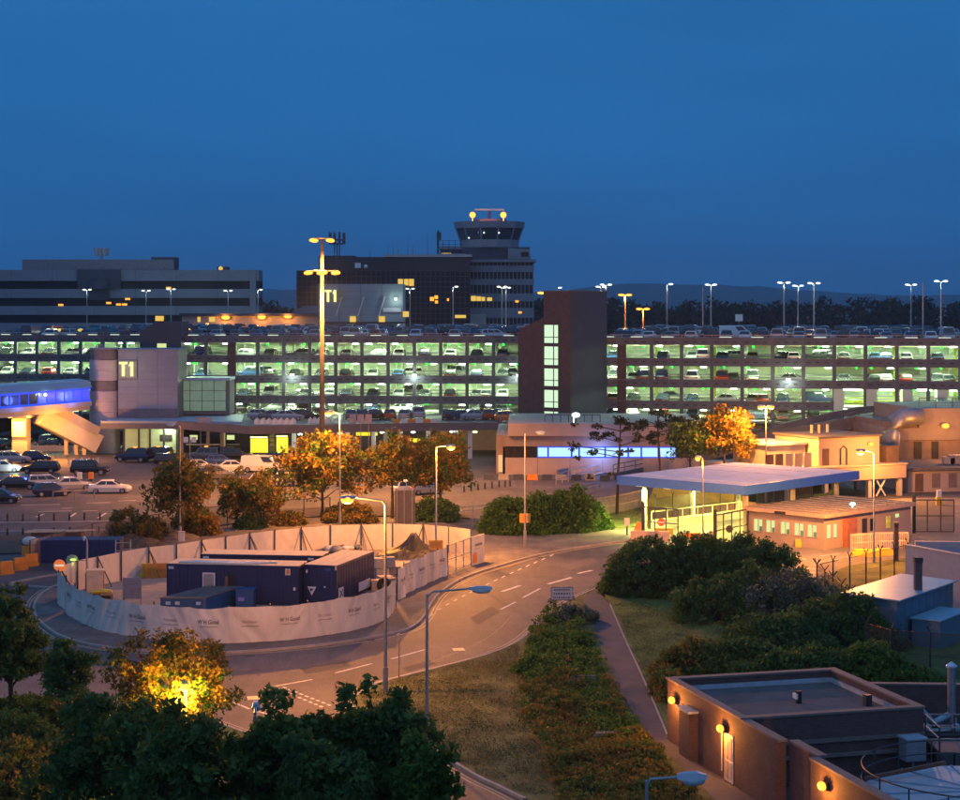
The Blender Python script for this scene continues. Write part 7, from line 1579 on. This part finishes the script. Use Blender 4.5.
for (u, v, r, h, key, lab) in ((573, 621, 1.5, .9, 'pale', 'greyish rounded bush behind the white notice board'), (560, 645, 1.9, .8, 'mid', 'green low bush near the road bend'), (540, 672, 1.4, .8, 'mid', 'green low bush at the verge edge of the planting'), (572, 662, 1.2, .5, 'mid', 'green low bush beside the path'), (560, 715, 1.5, .9, 'bed', 'brown-green bush in the middle of the planting'), (596, 718, 1.1, .6, 'bed', 'brown-green bush beside the lamp-lit path'), (640, 778, 1.1, .6, 'bed', 'brown-green bush by the pump house path'), (580, 770, 1.2, .9, 'bed', 'brown-green bush beside the grass verge'), (628, 745, 1.0, .6, 'bed', 'brown-green bush opposite the first wall lamp')):
    bush(lab, G(u, v, .1), (r, r, h), key, clumps=70, per=70, size=.085, spread=.34)
for u, v in ((584, 684), (590, 759), (608, 742)):
    p = G(u, v, .1); b = MB(); b.prism([(-.7, -.35), (.65, -.3), (.7, .3), (-.6, .35)], 0, .35); b.prism([(-.6, -.25), (.55, -.2), (.6, .2), (-.5, .25)], .35, .45); tag(b.build('stone_slab', M('dark_concrete'), None, False, p), 'flat grey slab half hidden in the shrub planting', 'slab', 'slabs in the planting')
# foreground trees, lower left
def fg(label, u, vt, D, rad, key='dark', cl=190, per=85, size=.115, cz=None, **kw):
    zt = Zv(vt, D); return tree(label, (Xu(u, D), D, 0), zt, rad, zt - rad[2] * .95, key, clumps=cl, per=per, size=size, spread=kw.pop('spread', .42), shell=.3, **kw)
fg('dark round tree beside the side road opposite the no entry sign', 10, 594, 86, (1.9, 1.9, 2.7), cl=150)
fg('small dark conifer standing on the front lawn', 66, 642, 80, (1.2, 1.2, 1.5), cl=70, per=80, name='conifer', size=.10, spread=.4)
fg('thin-leaved bush glowing round the buried lamp', 172, 634, 72, (2.9, 2.2, 2.0), 'lot', cl=230, per=60, size=.09, base=-.95)
fg('dark leafy tree in front of the glowing bush', 120, 700, 60, (2.6, 2.2, 2.2), cl=180)
fg('shorter dark leafy tree between the glowing bush and the unlit lamp head', 195, 722, 56, (2.3, 2.0, 2.2), cl=160)
fg('dark leafy tree beside the unlit lamp among the trees', 285, 706, 57, (1.5, 1.6, 2.2), cl=140)
fg('tall dark leafy tree overlapping the verge and lamp pole', 378, 690, 58, (2.0, 1.9, 2.6), cl=190)
fg('lower dark leafy tree in front of the verge', 420, 740, 55, (1.0, 1.2, 1.8), 'mid', cl=80)
fg('low dark leafy tree between two taller ones by the slip road', 325, 738, 54, (1.4, 1.4, 2.0), cl=120)
for (u, v, rx, h, key, lab) in ((25, 722, 2.6, 1.0, 'mid', 'low green bush on the front lawn by the pavement'), (70, 722, 2.2, .9, 'bed', 'low olive bush between the green bush and the dark conifer'), (35, 790, 2.6, 1.9, 'bed', 'brownish bush farthest from the road on the front lawn'), (95, 775, 2.4, 1.9, 'bed', 'brownish bush in front of the front lawn'), (5, 745, 2.2, 1.2, 'dark', 'dark bush at the lawn end by the pavement'), (150, 740, 2.2, 1.5, 'dark', 'dark bush below the glowing one')):
    bush(lab, G(u, v, .1), (rx, rx * .8, h), key, clumps=110, per=90, size=.10, spread=.5)

# turf blades on the verge and lawns
def inside(poly, x, y):
    c = False; n = len(poly)
    for i in range(n):
        (x0, y0), (x1, y1) = poly[i], poly[i - 1]
        if (y0 > y) != (y1 > y) and x < (x1 - x0) * (y - y0) / (y1 - y0) + x0: c = not c
    return c
mat('blade_a', (.10, .13, .030), .8, var=.2, spec=.1); mat('blade_b', (.16, .14, .045), .8, var=.2, spec=.1); mat('blade_c', (.06, .11, .022), .8, var=.2, spec=.1); mat('blade_d', (.20, .16, .07), .8, var=.2, spec=.1)
def turf(label, px, n, seed, mats):
    poly = [(G(u, v).x, G(u, v).y) for u, v in px]; rg = random.Random(seed); xs = [p[0] for p in poly]; ys = [p[1] for p in poly]; c = []
    while len(c) < n:
        x, y = rg.uniform(min(xs), max(xs)), rg.uniform(min(ys), max(ys))
        if inside(poly, x, y) and noise.noise(Vector((x * .5, y * .5, seed))) + rg.uniform(-.5, .5) > -.15: c.append((x, y, .125))
    o = link('grass_blades', leaf_mesh('grass_blades', c, 3, (.14, .14, .02), .030, [M(k) for k in mats], seed, zmin=.12)); stuffed(o); o['label'] = label; o['category'] = 'grass'
turf('short patchy turf on the verge by the slip road', [(526, 797), (475, 774), (432, 747), (396, 730), (368, 714), (360, 700), (374, 689), (440, 671), (485, 659), (518, 646), (520, 690), (526, 725), (550, 770), (562, 800)], 14000, 21, ('blade_a', 'blade_b', 'blade_d'))
turf('short green turf on the lawn beside the path', [(613, 606), (628, 641), (645, 680), (662, 718), (700, 700), (740, 660), (760, 620), (700, 596)], 9000, 22, ('blade_a', 'blade_c', 'blade_b'))
turf('lit green turf on the bank before the palisade fence', [(478, 530), (530, 532), (590, 529), (640, 526), (640, 508), (575, 507), (520, 514), (486, 522)], 7000, 23, ('blade_a', 'blade_c'))

# ---------------------------------------------------------------- dusk air
hz_b = MB(); hz_b.box(-6200, 6200, -60, 9000, -1, 260); hz = hz_b.build('haze', None); hz.data.materials.clear()
hm = bpy.data.materials.new('dusk_haze'); hm.use_nodes = True; n_ = hm.node_tree; n_.nodes.clear()
ho = n_.nodes.new('ShaderNodeOutputMaterial'); hv = n_.nodes.new('ShaderNodeVolumePrincipled')
hv.inputs['Color'].default_value = (.52, .76, 1.0, 1); hv.inputs['Density'].default_value = 0.00013; hv.inputs['Anisotropy'].default_value = .2
n_.links.new(hv.outputs[0], ho.inputs['Volume']); hz.data.materials.append(hm); stuffed(hz)
hz['label'] = 'thin dusk haze over the airport'; hz['category'] = 'haze'
